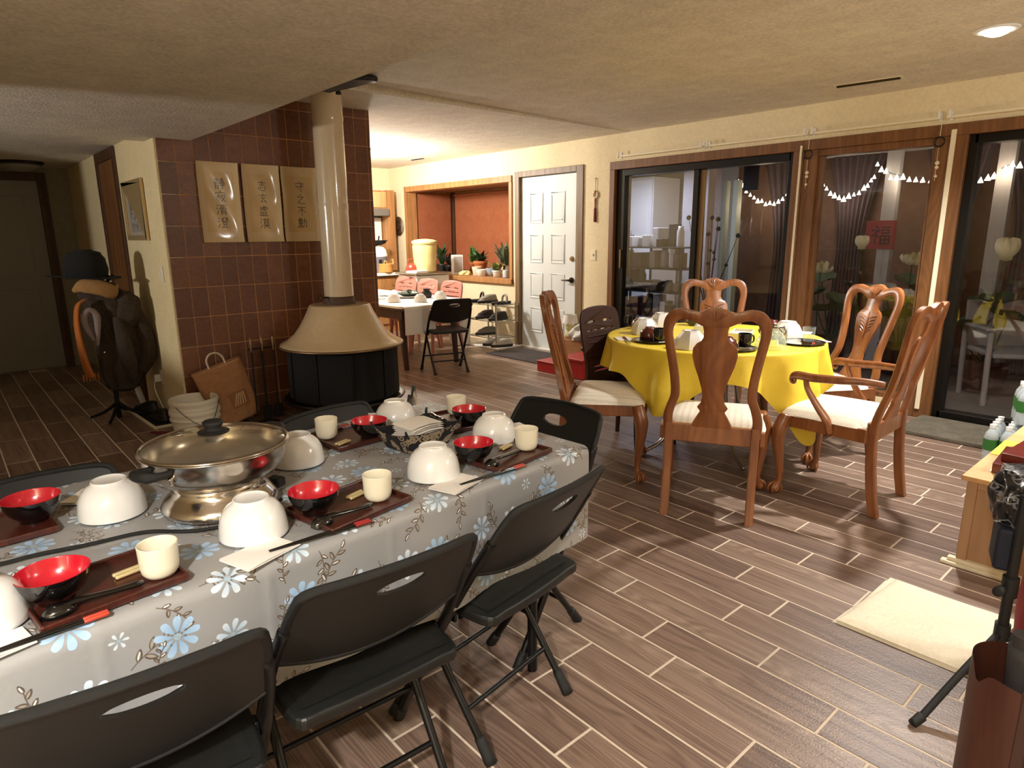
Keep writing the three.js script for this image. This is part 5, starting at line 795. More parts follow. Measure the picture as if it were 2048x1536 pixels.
// ================================================================ LEFT: HALL CORNER
{ // coat stand with hat, scarf and coats
  const t = thing('coat_stand', 'dark coat stand hidden under coats beside the hall wall', 'coat stand', [0.93, 0, -5.72]);
  mesh('pole', CY(0.018, 0.016, 1.16, 0, 0, 0, 12), M.iron, t); for (let i = 0; i < 4; i++) { const a = i * 1.57 + 0.5; mesh('foot', sweep([[0, 0.12, 0], [Math.cos(a) * 0.1, 0.05, Math.sin(a) * 0.1], [Math.cos(a) * 0.2, 0.012, Math.sin(a) * 0.2]], [0.014, 0.012, 0.01], 8, 10), M.iron, t); }
  for (let i = 0; i < 4; i++) { const a = i * 1.57 + 1.1; mesh('hook', sweep([[0, 1.03, 0], [Math.cos(a) * 0.08, 1.06, Math.sin(a) * 0.08], [Math.cos(a) * 0.11, 1.1, Math.sin(a) * 0.11]], [0.009, 0.008, 0.008], 8, 10), M.iron, t); }
  const mCoat = std({ map: rep(grainTex([52, 38, 26], 26, 511, 30), 4, 4), roughness: 0.9 }), mFelt = std({ color: 0x0b0a09, roughness: 0.95 });
  const hat = thing('black_hat', 'black brimmed hat on top of the coat stand', 'hat', [0.855, 1.085, -5.72], 0.3);
  mesh('crown', loft([[0.0, 0, 0, 0.135, 0.14], [0.06, 0, 0, 0.142, 0.145], [0.13, 0, 0, 0.13, 0.135], [0.18, 0.0, 0, 0.105, 0.11], [0.205, 0, 0, 0.05, 0.06]], 36, (a, v) => 0.05 * Math.sin(a * 2 + 1) * v), mFelt, hat);
  mesh('brim', warp(new THREE.CylinderGeometry(0.235, 0.24, 0.008, 48, 1), (x, y, z) => [x - 0.02, y + 0.25 * x * x - 0.06 * x, z]), mFelt, hat);
  const coat = thing('brown_coat', 'dark brown coat with a tan collar and pale-lined sleeve bundled on the coat stand', 'coat', [0, 0, 0]);
  mesh('body', loft([[0.215, 1.0, -5.7, 0.05, 0.06], [0.25, 0.985, -5.7, 0.11, 0.12], [0.36, 1.0, -5.7, 0.155, 0.15], [0.52, 1.02, -5.71, 0.165, 0.16], [0.7, 1.01, -5.72, 0.165, 0.16], [0.84, 0.985, -5.72, 0.17, 0.15], [0.95, 0.95, -5.72, 0.16, 0.12], [1.03, 0.91, -5.72, 0.11, 0.09], [1.075, 0.89, -5.72, 0.06, 0.06]], 64, (a, v) => 0.07 * Math.sin(a * 7 + v * 5) + 0.05 * Math.sin(a * 11 - v * 9) + 0.03 * Math.sin(v * 30 + a * 3)), mCoat, coat);
  mesh('collar', merge(sweep([[0.74, 1.0, -5.62], [0.8, 1.035, -5.575], [0.9, 1.02, -5.555], [0.985, 0.985, -5.575], [1.03, 1.03, -5.64]], [0.012, 0.05, 0.058, 0.052, 0.012], 14, 34, 0.45)), std({ map: rep(grainTex([150, 112, 66], 22, 515, 40), 4, 4), roughness: 0.9 }), coat);
  mesh('hood_fold', merge(loft([[0.72, 1.06, -5.58, 0.04, 0.02], [0.8, 1.06, -5.57, 0.085, 0.05], [0.92, 1.08, -5.6, 0.08, 0.06], [0.98, 1.06, -5.64, 0.04, 0.05]], 28, (a, v) => 0.08 * Math.sin(a * 5 + v * 6)), sweep([[1.12, 0.84, -5.62], [1.155, 0.65, -5.61], [1.15, 0.48, -5.6], [1.09, 0.36, -5.59]], [0.04, 0.065, 0.07, 0.045], 14, 24), sweep([[0.98, 0.8, -5.57], [1.0, 0.62, -5.54], [1.02, 0.44, -5.55], [1.03, 0.3, -5.58]], [0.03, 0.05, 0.055, 0.03], 12, 24)), mCoat, coat);
  mesh('sleeve_lining', merge(sweep([[0.815, 0.64, -5.56], [0.775, 0.74, -5.55], [0.77, 0.82, -5.55], [0.81, 0.86, -5.55], [0.85, 0.82, -5.55], [0.845, 0.72, -5.55], [0.83, 0.6, -5.56]], [0.014, 0.024, 0.027, 0.028, 0.027, 0.022, 0.014], 12, 44)), std({ map: rep(grainTex([128, 112, 108], 30, 519, 60), 4, 4), roughness: 0.95 }), coat);
  mesh('zip_pull', SP(0.009, 0.865, 0.55, -5.53, 10), M.chrome, coat);
  const sc = single('orange_scarf', merge(sweep([[0.8, 0.94, -5.57], [0.745, 0.9, -5.55], [0.722, 0.78, -5.54], [0.724, 0.62, -5.54], [0.74, 0.47, -5.55], [0.76, 0.38, -5.56]], [0.018, 0.03, 0.036, 0.042, 0.055, 0.062], 16, 40, 0.42), ...[0, 1, 2, 3, 4, 5].map((i) => sweep([[0.715 + i * 0.018, 0.4, -5.55], [0.712 + i * 0.019, 0.345, -5.55]], [0.006, 0.004], 6, 4))), std({ map: rep(grainTex([164, 92, 36], 24, 523, 50), 5, 5), roughness: 0.95 }), 'orange-brown scarf hanging at the left of the coat stand', 'scarf');
}
{ // two nested buckets
  const prof = (r0, r1, h) => LA([[0, 0.003], [r0 - 0.01, 0.003], [r0, 0], [r0 + 0.004, 0.01], [r1 - 0.004, h - 0.075], [r1 + 0.005, h - 0.072], [r1 + 0.006, h - 0.062], [r1, h - 0.058], [r1 + 0.001, h - 0.035], [r1 + 0.007, h - 0.032], [r1 + 0.008, h - 0.012], [r1 + 0.002, h - 0.008], [r1 + 0.004, h], [r1 - 0.004, h], [r1 - 0.008, h - 0.02], [r0 - 0.002, 0.014], [0, 0.012]], 56);
  const a = thing('white_bucket', 'lower of two nested white buckets by the tiled wall', 'bucket', [1.235, 0, -4.775]); mesh('shell', prof(0.132, 0.158, 0.21), M.bucket, a);
  const b = thing('white_bucket', 'upper of two nested white buckets, with a thin wire handle', 'bucket', [1.235, 0.032, -4.775]); mesh('shell', prof(0.122, 0.153, 0.25), M.bucket, b);
  mesh('wire_handle', TU([[0.148, 0.235, 0.06], [0.12, 0.19, 0.12], [0.06, 0.1, 0.162], [-0.02, 0.09, 0.168], [-0.1, 0.16, 0.14], [-0.15, 0.235, 0.05]], 0.0022, 40, 6), M.bronze, b);
}
{ // paper bag leaning on the tiles
  const t = thing('paper_bag', 'brown paper carrier bag leaning against the tiled wall behind the buckets', 'bag', [1.56, 0, -4.885], 0, null);
  const g = loft([[0, 0, 0, 0.155, 0.055], [0.02, 0, 0, 0.163, 0.062], [0.18, 0, 0, 0.168, 0.066], [0.34, 0, 0.0, 0.172, 0.058], [0.44, 0, 0, 0.174, 0.044]], 40, (a, v) => { const c = Math.cos(a), s = Math.sin(a); return 1 / Math.pow(Math.pow(Math.abs(c), 6) + Math.pow(Math.abs(s), 6), 1 / 6) - 1 + 0.02 * Math.sin(a * 5 + v * 8); });
  const bag = mesh('bag_body', T(g, 0, 0.035, 0, -0.06, 0, 0.26), M.kraft, t);
  mesh('carry_handle', T(TU([[-0.06, 0.43, 0.03], [-0.055, 0.5, 0.03], [-0.02, 0.535, 0.03], [0.03, 0.53, 0.03], [0.058, 0.49, 0.03], [0.06, 0.42, 0.03]], 0.007, 30, 8), 0, 0.035, 0, -0.06, 0, 0.26), std({ color: 0xc9b49a, roughness: 0.9 }), t);
  mesh('printed_patch', T(surf(6, 4, (u, v) => [-0.02 + u * 0.13, 0.1 + v * 0.12, 0.0672]), 0, 0.035, 0, -0.06, 0, 0.26), std({ roughness: 0.9, map: canvasTex(128, 128, (g) => { g.fillStyle = '#8c5f3a'; g.fillRect(0, 0, 128, 128); g.strokeStyle = '#d8b98c'; g.lineWidth = 6; for (let i = 0; i < 5; i++) { g.beginPath(); g.moveTo(20 + i * 20, 110); g.quadraticCurveTo(40 + i * 16, 60, 60 + i * 12, 16); g.stroke(); } }) }), t);
}
{ // floor tray, shoes and a white tube along the hall wall
  const t = thing('boot_tray', 'long pale boot tray on the floor along the hall wall', 'tray', [1.13, 0, -5.55], 0.04); mesh('tray_base', RB6(-0.09, 0.09, 0, 0.008, -0.38, 0.38, 0.003), M.black, t); mesh('tray_rim', merge(RB6(-0.1, -0.085, 0, 0.022, -0.39, 0.39, 0.004), RB6(-0.1, 0.1, 0, 0.02, 0.375, 0.39, 0.004)), M.cream, t);
  const gS = merge(loft([[0.0, 0, 0, 0.045, 0.125], [0.012, 0, 0, 0.048, 0.132], [0.04, 0, 0.01, 0.043, 0.118], [0.065, 0, 0.04, 0.036, 0.08], [0.09, 0, 0.065, 0.034, 0.05]], 28));
  const mS = std({ color: 0x14110f, roughness: 0.5 });
  single('black_shoe', gS, mS, 'black shoe at the far end of the boot tray', 'shoe', null, [1.12, 0.009, -5.72], 0.5); single('black_shoe', gS, mS, 'black shoe at the near end of the boot tray', 'shoe', null, [1.14, 0.009, -5.4], 0.2);
  single('white_tube', T(CY(0.024, 0.024, 0.3, 0, 0, 0, 20), 0, 0, 0, 0, 0, 0.42), M.white, 'white cardboard tube leaning among the shoes under the coats', 'tube', null, [1.155, 0.02, -5.95], 0.9);
  single('red_stick', sweep([[0, 0.012, 0], [0.06, 0.02, 0.14], [0.1, 0.03, 0.26]], [0.008, 0.011, 0.008], 8, 10), M.darkRed, 'dark red handle lying on the floor left of the white buckets', 'stick', null, [1.0, 0.0, -5.06], 0.2);
}
{ const t = thing('dome_lamp', 'unlit shallow dome lamp on the hall ceiling', 'ceiling lamp', [0.79, 2.09, -8.0]); mesh('rim', CY(0.19, 0.2, 0.02, 0, -0.02, 0, 40), M.bronze, t); mesh('glass_dome', LA([[0, -0.09], [0.08, -0.08], [0.14, -0.055], [0.185, -0.02], [0, -0.02]], 40), std({ color: 0x9a948a, roughness: 0.4 }), t); }

// ================================================================ RIGHT FOREGROUND
single('door_mat', uvm(RB6(4.9, 5.425, 0, 0.03, -1.5, -0.55, 0.008)), M.mat, 'flat grey-brown mat on the floor before the right sliding window', 'mat');
single('door_mat', uvm(RB6(4.78, 5.33, 0, 0.012, -5.9, -4.95, 0.004)), M.matDark, 'dark grey mat on the floor before the white door', 'mat');
{ // low wooden cabinet
  const t = thing('low_cabinet', 'low pale wooden cabinet at the right edge with papers on its top', 'cabinet', [3.03, 0, -0.665]);
  mesh('cabinet_top', uvm(RB6(0, 1.05, 0.378, 0.4, 0, 0.56, 0.005)), M.pine, t);
  const mB = std({ map: rep(woodTex([160, 122, 88], [190, 150, 112], 531, 8, 0.4), 1.5, 0.8), roughness: 0.55 });
  mesh('body', uvm(merge(B(0.035, 1.02, 0.02, 0.378, 0.03, 0.54))), mB, t); mesh('corner_post', uvm(merge(RB6(0.022, 0.06, 0.02, 0.378, 0.018, 0.055, 0.004), RB6(0.022, 0.06, 0.345, 0.378, 0.055, 0.54, 0.004))), mB, t);
  mesh('plinth', uvm(merge(RB6(-0.005, 0.03, 0, 0.014, -0.03, 0.5, 0.003), RB6(0.012, 0.04, 0.014, 0.03, -0.01, 0.5, 0.003))), M.cream, t).userData.label = 'cream strip along the floor';
  single('yellow_sheet', RB6(-0.14, 0.14, 0, 0.003, -0.075, 0.075, 0.001), std({ roughness: 0.7, map: canvasTex(256, 128, (g) => { g.fillStyle = '#f0cf3c'; g.fillRect(0, 0, 256, 128); g.fillStyle = '#f3e8d6'; g.fillRect(0, 92, 256, 36); g.fillStyle = '#d9492c'; for (let i = 0; i < 12; i++) { g.beginPath(); g.ellipse(rr(120, 220), rr(30, 80), rr(6, 22), rr(4, 14), rr(0, 3), 0, 7); g.fill(); } }) }), 'yellow printed sheet with red shapes on the low cabinet', 'paper', null, [3.56, 0.4005, -0.585], 0.02);
  single('white_sheet', RB6(-0.12, 0.12, 0, 0.003, -0.09, 0.09, 0.001), M.paper, 'white paper lying under the dark red book on the low cabinet', 'paper', null, [3.28, 0.4005, -0.52], 0.1);
  const bk = thing('book', 'dark red bound book lying on the low cabinet', 'book', [3.3, 0.404, -0.5], 0.06); mesh('cover', merge(RB6(-0.15, 0.15, 0, 0.004, -0.1, 0.1, 0.0015), RB6(-0.15, 0.15, 0.036, 0.04, -0.1, 0.1, 0.0015), RB6(-0.153, -0.146, 0, 0.04, -0.1, 0.1, 0.002)), phy({ color: 0x5e1710, roughness: 0.3, clearcoat: 0.5 }), bk); mesh('pages', RB6(-0.146, 0.145, 0.004, 0.036, -0.096, 0.096, 0.001), M.paper, bk);
  const bk2 = thing('book', 'dark red book lying on top of the other book on the low cabinet', 'book', [3.33, 0.4445, -0.47], -0.08); mesh('cover', merge(RB6(-0.14, 0.14, 0, 0.004, -0.095, 0.095, 0.0015), RB6(-0.14, 0.14, 0.03, 0.034, -0.095, 0.095, 0.0015), RB6(-0.143, -0.136, 0, 0.034, -0.095, 0.095, 0.002)), phy({ color: 0x6a2013, roughness: 0.3, clearcoat: 0.5 }), bk2); mesh('pages', RB6(-0.136, 0.135, 0.004, 0.03, -0.091, 0.091, 0.001), M.paper, bk2);
}
// ---- packs of bottled water by the right sliding window
{
  const K = 1.2, gBody = LA([[0, 0], [0.026, 0.001], [0.031, 0.006], [0.0315, 0.05], [0.029, 0.055], [0.0315, 0.062], [0.0315, 0.125], [0.026, 0.152], [0.014, 0.172], [0.0125, 0.178], [0, 0.178]], 20).scale(K, K, K), gLab = LA([[0.0318, 0.066], [0.0321, 0.066], [0.0321, 0.122], [0.0318, 0.122]], 20).scale(K, K, K), gCap = CY(0.0142, 0.0138, 0.018, 0, 0.178, 0, 16).scale(K, K, K);
  const mBottle = phy({ color: 0xe8eef0, roughness: 0.12, transmission: 0.65, thickness: 0, ior: 1.33 }), mLab = std({ color: 0x2f6a2c, roughness: 0.4 });
  const wrap = phy({ color: 0xffffff, roughness: 0.12, transmission: 0.95, thickness: 0, ior: 1.3 });
  const pack = (label, pos, turn, nx, nz) => {
    const t = thing('water_pack', label, 'bottled water', pos, turn, null);
    for (let i = 0; i < nx; i++) for (let j = 0; j < nz; j++) { const o = mesh('bottle', gBody, mBottle, t); o.position.set((i - (nx - 1) / 2) * 0.079, 0, (j - (nz - 1) / 2) * 0.079); mesh('bottle_label', gLab, mLab, o); mesh('cap', gCap, M.white, o); }
    return t;
  };
  pack('lower shrink-wrapped pack of small water bottles with green labels by the right window', [4.78, 0, -0.75], 0.05, 4, 5);
  pack('upper pack of water bottles with green labels stacked on the lower pack', [4.88, 0.238, -0.66], 0.3, 3, 5);
}
// ---- flat cushion on the floor
{
  const t = thing('floor_cushion', 'flat cream-white square cushion lying on the floor at the right', 'cushion', [2.48, 0, -0.58]);
  const pad = (w, d, y0, h, dx, dz, s) => merge(surf(40, 40, (u, v) => { const a = (u - 0.5) * 2, b = (v - 0.5) * 2, e = Math.pow(Math.max(Math.abs(a), Math.abs(b)), 10), k = 1 + 0.008 * Math.sin(a * 5 + b * 2 + s); const x = dx + a * w * k - 0.004 * b, z = dz - b * d * k + 0.02 * a; return [x, y0 + h * (1 - e) + 0.0025 * Math.sin(a * 4 + 1 + s) * Math.cos(b * 3) * (1 - e), z, x, z]; }), surf(1, 1, (u, v) => [dx + (u - 0.5) * 2 * w * 0.99, y0 + 0.0005, dz + (v - 0.5) * 2 * d * 0.99, 0, 0]));
  mesh('lower_layer', pad(0.226, 0.2, 0.0005, 0.012, -0.008, -0.012, 2), M.padCloth, t); mesh('upper_layer', pad(0.228, 0.2, 0.0128, 0.018, 0, 0, 0), M.padCloth, t);
}
// ---- brown cylinder with umbrella and brushes, black stand, bags at the very edge
{
  const c = [1.478, 0, -0.158];
  const t = thing('umbrella_stand', 'tall dark brown cylinder stand at the lower right corner', 'umbrella stand', c);
  mesh('cylinder', surf(64, 14, (u, v) => { const a = u * 6.2832, top = 0.535 + 0.012 * Math.cos(a - 2.2) - 0.035 * Math.exp(-Math.pow((a - 2.3) / 0.2, 2)); return [Math.cos(a) * 0.1, v * top, -Math.sin(a) * 0.1]; }), std({ map: rep(woodTex([58, 29, 19], [80, 42, 27], 541, 8, 0.4), 3, 1), roughness: 0.45, side: THREE.DoubleSide }), t);
  mesh('bottom', CY(0.098, 0.098, 0.01), M.brownPlastic, t); mesh('seam_strip', RB6(-0.106, -0.098, 0.02, 0.55, 0.0, 0.02, 0.003), M.brownPlastic, t);
  single('umbrella', merge(sweep([[1.482, 0.02, -0.16], [1.487, 0.4, -0.175], [1.492, 0.575, -0.182]], [0.012, 0.024, 0.026], 12, 14), CY(0.02, 0.022, 0.03, 1.492, 0.57, -0.182, 14)), std({ color: 0x2c2624, roughness: 0.8 }), 'furled dark grey umbrella standing in the brown cylinder', 'umbrella');
  { const b = thing('hand_broom', 'straw hand broom with an orange wooden handle in the brown cylinder', 'broom', [1.53, 0, -0.165]); mesh('handle', sweep([[-0.005, 0.04, 0], [0.0, 0.4, 0], [0.008, 0.63, 0.005]], [0.012, 0.014, 0.016], 10, 12), std({ color: 0xb4763a, roughness: 0.5 }), b); const s = []; for (let i = 0; i < 16; i++) s.push(sweep([[0, 0.57, 0], [-0.02 - rr(0, 0.02), 0.53, 0.01 + rr(-0.02, 0.02)], [-0.035 - rr(0, 0.02), 0.46 - rr(0, 0.03), 0.02 + rr(-0.02, 0.02)]], [0.003, 0.003, 0.001], 5, 6)); mesh('straw_tuft', merge(...s), std({ color: 0xb79a3c, roughness: 0.9 }), b); }
  single('wooden_rod', sweep([[1.5, 0.03, -0.12], [1.52, 0.4, -0.13], [1.55, 0.66, -0.15]], [0.012, 0.013, 0.014], 10, 12), std({ color: 0x9a5a2a, roughness: 0.5 }), 'brown wooden rod leaning in the brown cylinder', 'rod');
}
{
  const O = [2.195, 0, -0.325], t = thing('tripod_stand', 'black tripod stand with splayed legs at the right edge', 'tripod', O);
  mesh('post', merge(CY(0.014, 0.014, 0.56, 0, 0.09, 0, 14), CY(0.02, 0.02, 0.05, 0, 0.2, 0, 14), CY(0.021, 0.021, 0.06, 0, 0.34, 0, 14)), M.black, t);
  mesh('side_knob', sweep([[-0.015, 0.365, -0.01], [-0.05, 0.368, -0.015], [-0.065, 0.369, -0.016]], [0.009, 0.015, 0.013], 10, 8), M.black, t);
  for (const r of [0, 3.13, 4.25]) { const a = Math.atan2(-0.11, -0.293) + r, c = Math.cos(a), s = Math.sin(a); const l = mesh('leg', sweep([[c * 0.018, 0.215, s * 0.018], [c * 0.16, 0.118, s * 0.16], [c * 0.3, 0.014, s * 0.3]], [0.0105, 0.0105, 0.0105], 10, 14), M.black, t); mesh('foot_cap', sweep([[c * 0.29, 0.022, s * 0.29], [c * 0.325, 0.008, s * 0.325]], [0.0145, 0.013], 10, 4), M.black, l); mesh('brace', capsTube([c * 0.018, 0.1, s * 0.018], [c * 0.15, 0.125, s * 0.15], 0.006, 8), M.black, t); }
  const b = thing('red_backpack', 'red fabric backpack with a pale buckle at the right edge behind the tripod', 'backpack', [2.33, -0.27, -0.235], 0.55);
  mesh('body', loft([[0.27, 0, 0, 0.085, 0.05], [0.3, 0, 0, 0.11, 0.07], [0.5, 0, 0, 0.118, 0.08], [0.72, 0, 0, 0.11, 0.07], [0.82, 0, 0, 0.07, 0.045]], 36, (a, v) => 0.03 * Math.sin(a * 5 + v * 9)), std({ map: rep(grainTex([140, 26, 30], 20, 551, 60), 4, 4), roughness: 0.8 }), b);
  mesh('buckle', merge(RB(0.034, 0.05, 0.008, 0.003, -0.105, 0.62, 0.035), RB(0.022, 0.022, 0.012, 0.003, -0.107, 0.62, 0.037)), M.cream, b); mesh('strap', sweep([[-0.1, 0.8, 0.03], [-0.116, 0.6, 0.035], [-0.105, 0.36, 0.03]], [0.013, 0.013, 0.013], 8, 12, 0.3), M.darkRed, b);
  const p = thing('black_bag', 'shiny black patterned plastic bag hanging on the tripod above a navy pouch', 'bag', [2.28, -0.13, -0.355], 0.3);
  mesh('bag_body', loft([[0.64, 0.0, 0, 0.02, 0.02], [0.68, 0, 0, 0.085, 0.055], [0.735, 0, 0, 0.1, 0.065], [0.79, 0, 0, 0.085, 0.06], [0.825, 0.01, 0, 0.055, 0.045]], 48, (a, v) => 0.1 * Math.sin(a * 6 + v * 7) + 0.07 * Math.sin(a * 11 - v * 13)), M.bagPrint, p);
  mesh('bag_folds', merge(sweep([[-0.1, 0.715, 0.03], [-0.045, 0.685, 0.065], [0.03, 0.675, 0.065]], [0.014, 0.034, 0.016], 12, 18, 0.7), sweep([[-0.055, 0.65, 0.055], [0.0, 0.61, 0.06], [0.02, 0.57, 0.05]], [0.012, 0.028, 0.012], 12, 16, 0.7)), M.gloss, p);
  single('navy_pouch', T(RB(0.12, 0.13, 0.05, 0.012, 0, 0, 0), 2.245, 0.475, -0.365, 0, 0.3, 0), std({ color: 0x12172a, roughness: 0.7 }), 'navy blue pouch below the shiny black bag', 'pouch');
}
// ---- things on the floor between the white door and the brown plastic chair
{
  const r = thing('red_box', 'larger red plastic box on the floor by the window wall', 'box', [4.7, 0, -4.28]); mesh('tub', merge(RB6(-0.17, 0.2, 0, 0.17, -0.16, 0.16, 0.012)), M.redPlastic, r); mesh('lid', merge(RB6(-0.18, 0.21, 0.17, 0.2, -0.17, 0.17, 0.01)), M.redPlastic, r);
  const s = thing('red_box', 'smaller flat red plastic box left of the larger one on the floor', 'box', [4.7, 0, -4.62]); mesh('tub', RB6(-0.17, 0.17, 0, 0.1, -0.14, 0.14, 0.01), M.redPlastic, s); mesh('lid', RB6(-0.175, 0.175, 0.1, 0.115, -0.145, 0.145, 0.006), M.redPlastic, s);
  single('cardboard_box', uvm(RB6(5.08, 5.38, 0, 0.25, -5.05, -4.6, 0.004)), M.kraft, 'brown cardboard box against the wall behind the red boxes', 'box');
  const l = thing('jar_lamp', 'small lamp with a white shade and pale glass base on the cardboard box', 'lamp', [5.2, 0.25, -4.93]); mesh('glass_base', LA([[0, 0], [0.05, 0.002], [0.06, 0.03], [0.05, 0.06], [0.03, 0.08], [0.05, 0.1], [0.055, 0.14], [0.03, 0.17], [0, 0.175]], 28), std({ color: 0xc9bd86, roughness: 0.2 }), l); mesh('shade', LA([[0.085, 0.17], [0.07, 0.26], [0.066, 0.26], [0.081, 0.17]], 32), M.white, l);
  single('crumpled_bag', loft([[0, 0, 0, 0.12, 0.14], [0.05, 0, 0, 0.15, 0.17], [0.13, 0.02, 0, 0.13, 0.13], [0.2, 0.02, 0.02, 0.06, 0.05], [0.23, 0, 0, 0.02, 0.02]], 40, (a, v) => 0.14 * Math.sin(a * 6 + v * 10) + 0.1 * Math.sin(a * 11 - v * 7)), std({ color: 0xc9cac4, roughness: 0.5 }), 'crumpled grey-white plastic bag beside the small lamp', 'bag', null, [5.2, 0.251, -4.72]);
  single('dark_strap', sweep([[4.93, 0.2, -4.5], [5.03, 0.3, -4.5], [5.1, 0.37, -4.46]], [0.02, 0.024, 0.018], 10, 14), M.brownPlastic, 'dark brown leaning handle over the red box', 'handle');
}

// ================================================================ KITCHEN
{ // long table with white top
  const KY = 0.69, t = thing('kitchen_table', 'long dark-framed kitchen table with a white top beyond the fireplace', 'table', [0, 0, 0]);
  const top = (x0, x1, z0, z1, d, y) => { const s = new THREE.Shape(); s.moveTo(x0, z1); s.lineTo(x1, z1); s.lineTo(x1, z0 + 0.3); s.quadraticCurveTo(x1, z0, x1 - 0.4, z0); s.lineTo(x0 + 0.1, z0); s.quadraticCurveTo(x0, z0, x0, z0 + 0.15); s.closePath(); const g = EX(s, d, 0.003, 2, 12); g.rotateX(-Math.PI / 2); return T(g, 0, y, 0); };
  mesh('tabletop', top(3.38, 4.36, 5.46, 7.75, 0.022, KY - 0.011), M.white, t); mesh('edge_board', top(3.39, 4.35, 5.47, 7.74, 0.024, KY - 0.034), M.brownPlastic, t);
  mesh('apron', RB6(3.5, 4.26, 0.54, 0.645, -7.65, -5.66, 0.006), M.brownPlastic, t);
  for (const [x, z] of [[3.54, -5.72], [4.2, -5.74], [3.54, -7.6], [4.2, -7.6]]) mesh('leg', sweep([[x, 0.65, z], [x + 0.01, 0.3, z], [x + 0.03, 0, z]], [0.04, 0.035, 0.028], 10, 12), M.brownPlastic, t);
  single('table_cloth', surf(30, 20, (u, v) => { const x = 3.4 + u * 0.36, d = v * 0.6; return d < 0.32 ? [x, KY + 0.003, -5.77 + d, x, d] : [x, KY + 0.003 - (d - 0.32), -5.445 + 0.012 * Math.sin(u * 7) * v, x, d]; }), M.linen, 'pale grey cloth hanging over the near end of the kitchen table', 'tablecloth');
  const wb = (x, z, l) => single('rice_bowl', gWhite, M.china, l, 'bowl', 'upturned white bowls on the kitchen table', [x, KY + 0.001, z]);
  wb(3.6, -5.96, 'upturned white bowl nearest the fireplace on the kitchen table'); wb(3.79, -5.75, 'upturned white bowl in the middle of the near end of the kitchen table'); wb(4.15, -5.9, 'upturned white bowl at the right of the kitchen table by the chair backs');
  single('serving_plate', LA([[0, 0.002], [0.1, 0.002], [0.16, 0.018], [0.165, 0.022], [0.158, 0.022], [0.1, 0.008], [0, 0.006]], 40), M.white, 'white serving plate in the middle of the kitchen table', 'plate', null, [4.0, KY + 0.001, -6.3]);
  { const d = thing('greens_dish', 'dark dish heaped with green leaves on the white plate', 'dish', [4.0, KY + 0.01, -6.3]); mesh('dish', LA([[0, 0.006], [0.06, 0.006], [0.12, 0.03], [0.13, 0.045], [0.125, 0.045], [0.11, 0.028], [0, 0.014]], 36), std({ color: 0x3f4a3c, roughness: 0.4 }), d); for (let i = 0; i < 9; i++) mesh('leaf', T(surf(6, 4, (u, v) => [(u - 0.5) * 0.09, 0.03 + 0.02 * Math.sin(u * 3.14) + 0.01 * v, (v - 0.5) * 0.05 * Math.sin(0.3 + u * 2.6)]), rr(-0.05, 0.05), rr(0, 0.02), rr(-0.05, 0.05), 0, rr(0, 6), 0), M.leafDark, d); }
  single('clear_cup', gCup, M.clear, 'clear cup by the serving plate on the kitchen table', 'cup', null, [3.82, KY + 0.001, -6.3]);
  single('dark_jug', LA([[0, 0], [0.05, 0.001], [0.06, 0.02], [0.055, 0.06], [0.035, 0.08], [0.04, 0.1], [0.036, 0.1], [0.03, 0.08], [0, 0.07]], 28), M.black, 'small dark jug at the right of the kitchen table', 'jug', null, [4.12, KY + 0.001, -6.12]);
  single('white_towel', surf(14, 10, (u, v) => [(u - 0.5) * 0.3, 0.004 + 0.04 * Math.pow(Math.sin(u * 5 + v * 2), 2) + 0.01 * Math.sin(v * 9), (v - 0.5) * 0.22]), M.linen, 'rumpled white towel on the kitchen table behind the plate', 'towel', null, [3.98, KY + 0.002, -6.7]);
  single('white_tray', RB6(-0.15, 0.15, 0, 0.02, -0.2, 0.2, 0.008), M.white, 'white tray on the left of the kitchen table by the tiled wall', 'tray', null, [3.56, KY + 0.001, -6.5]);
  const src = scene.children.find((o) => o.name === 'folding_chair');
  const k = dup(src, 'black folding chair at the near end of the kitchen table, seen beside the fireplace', [3.86, 0, -5.42], -0.3); delete k.userData.group;
}
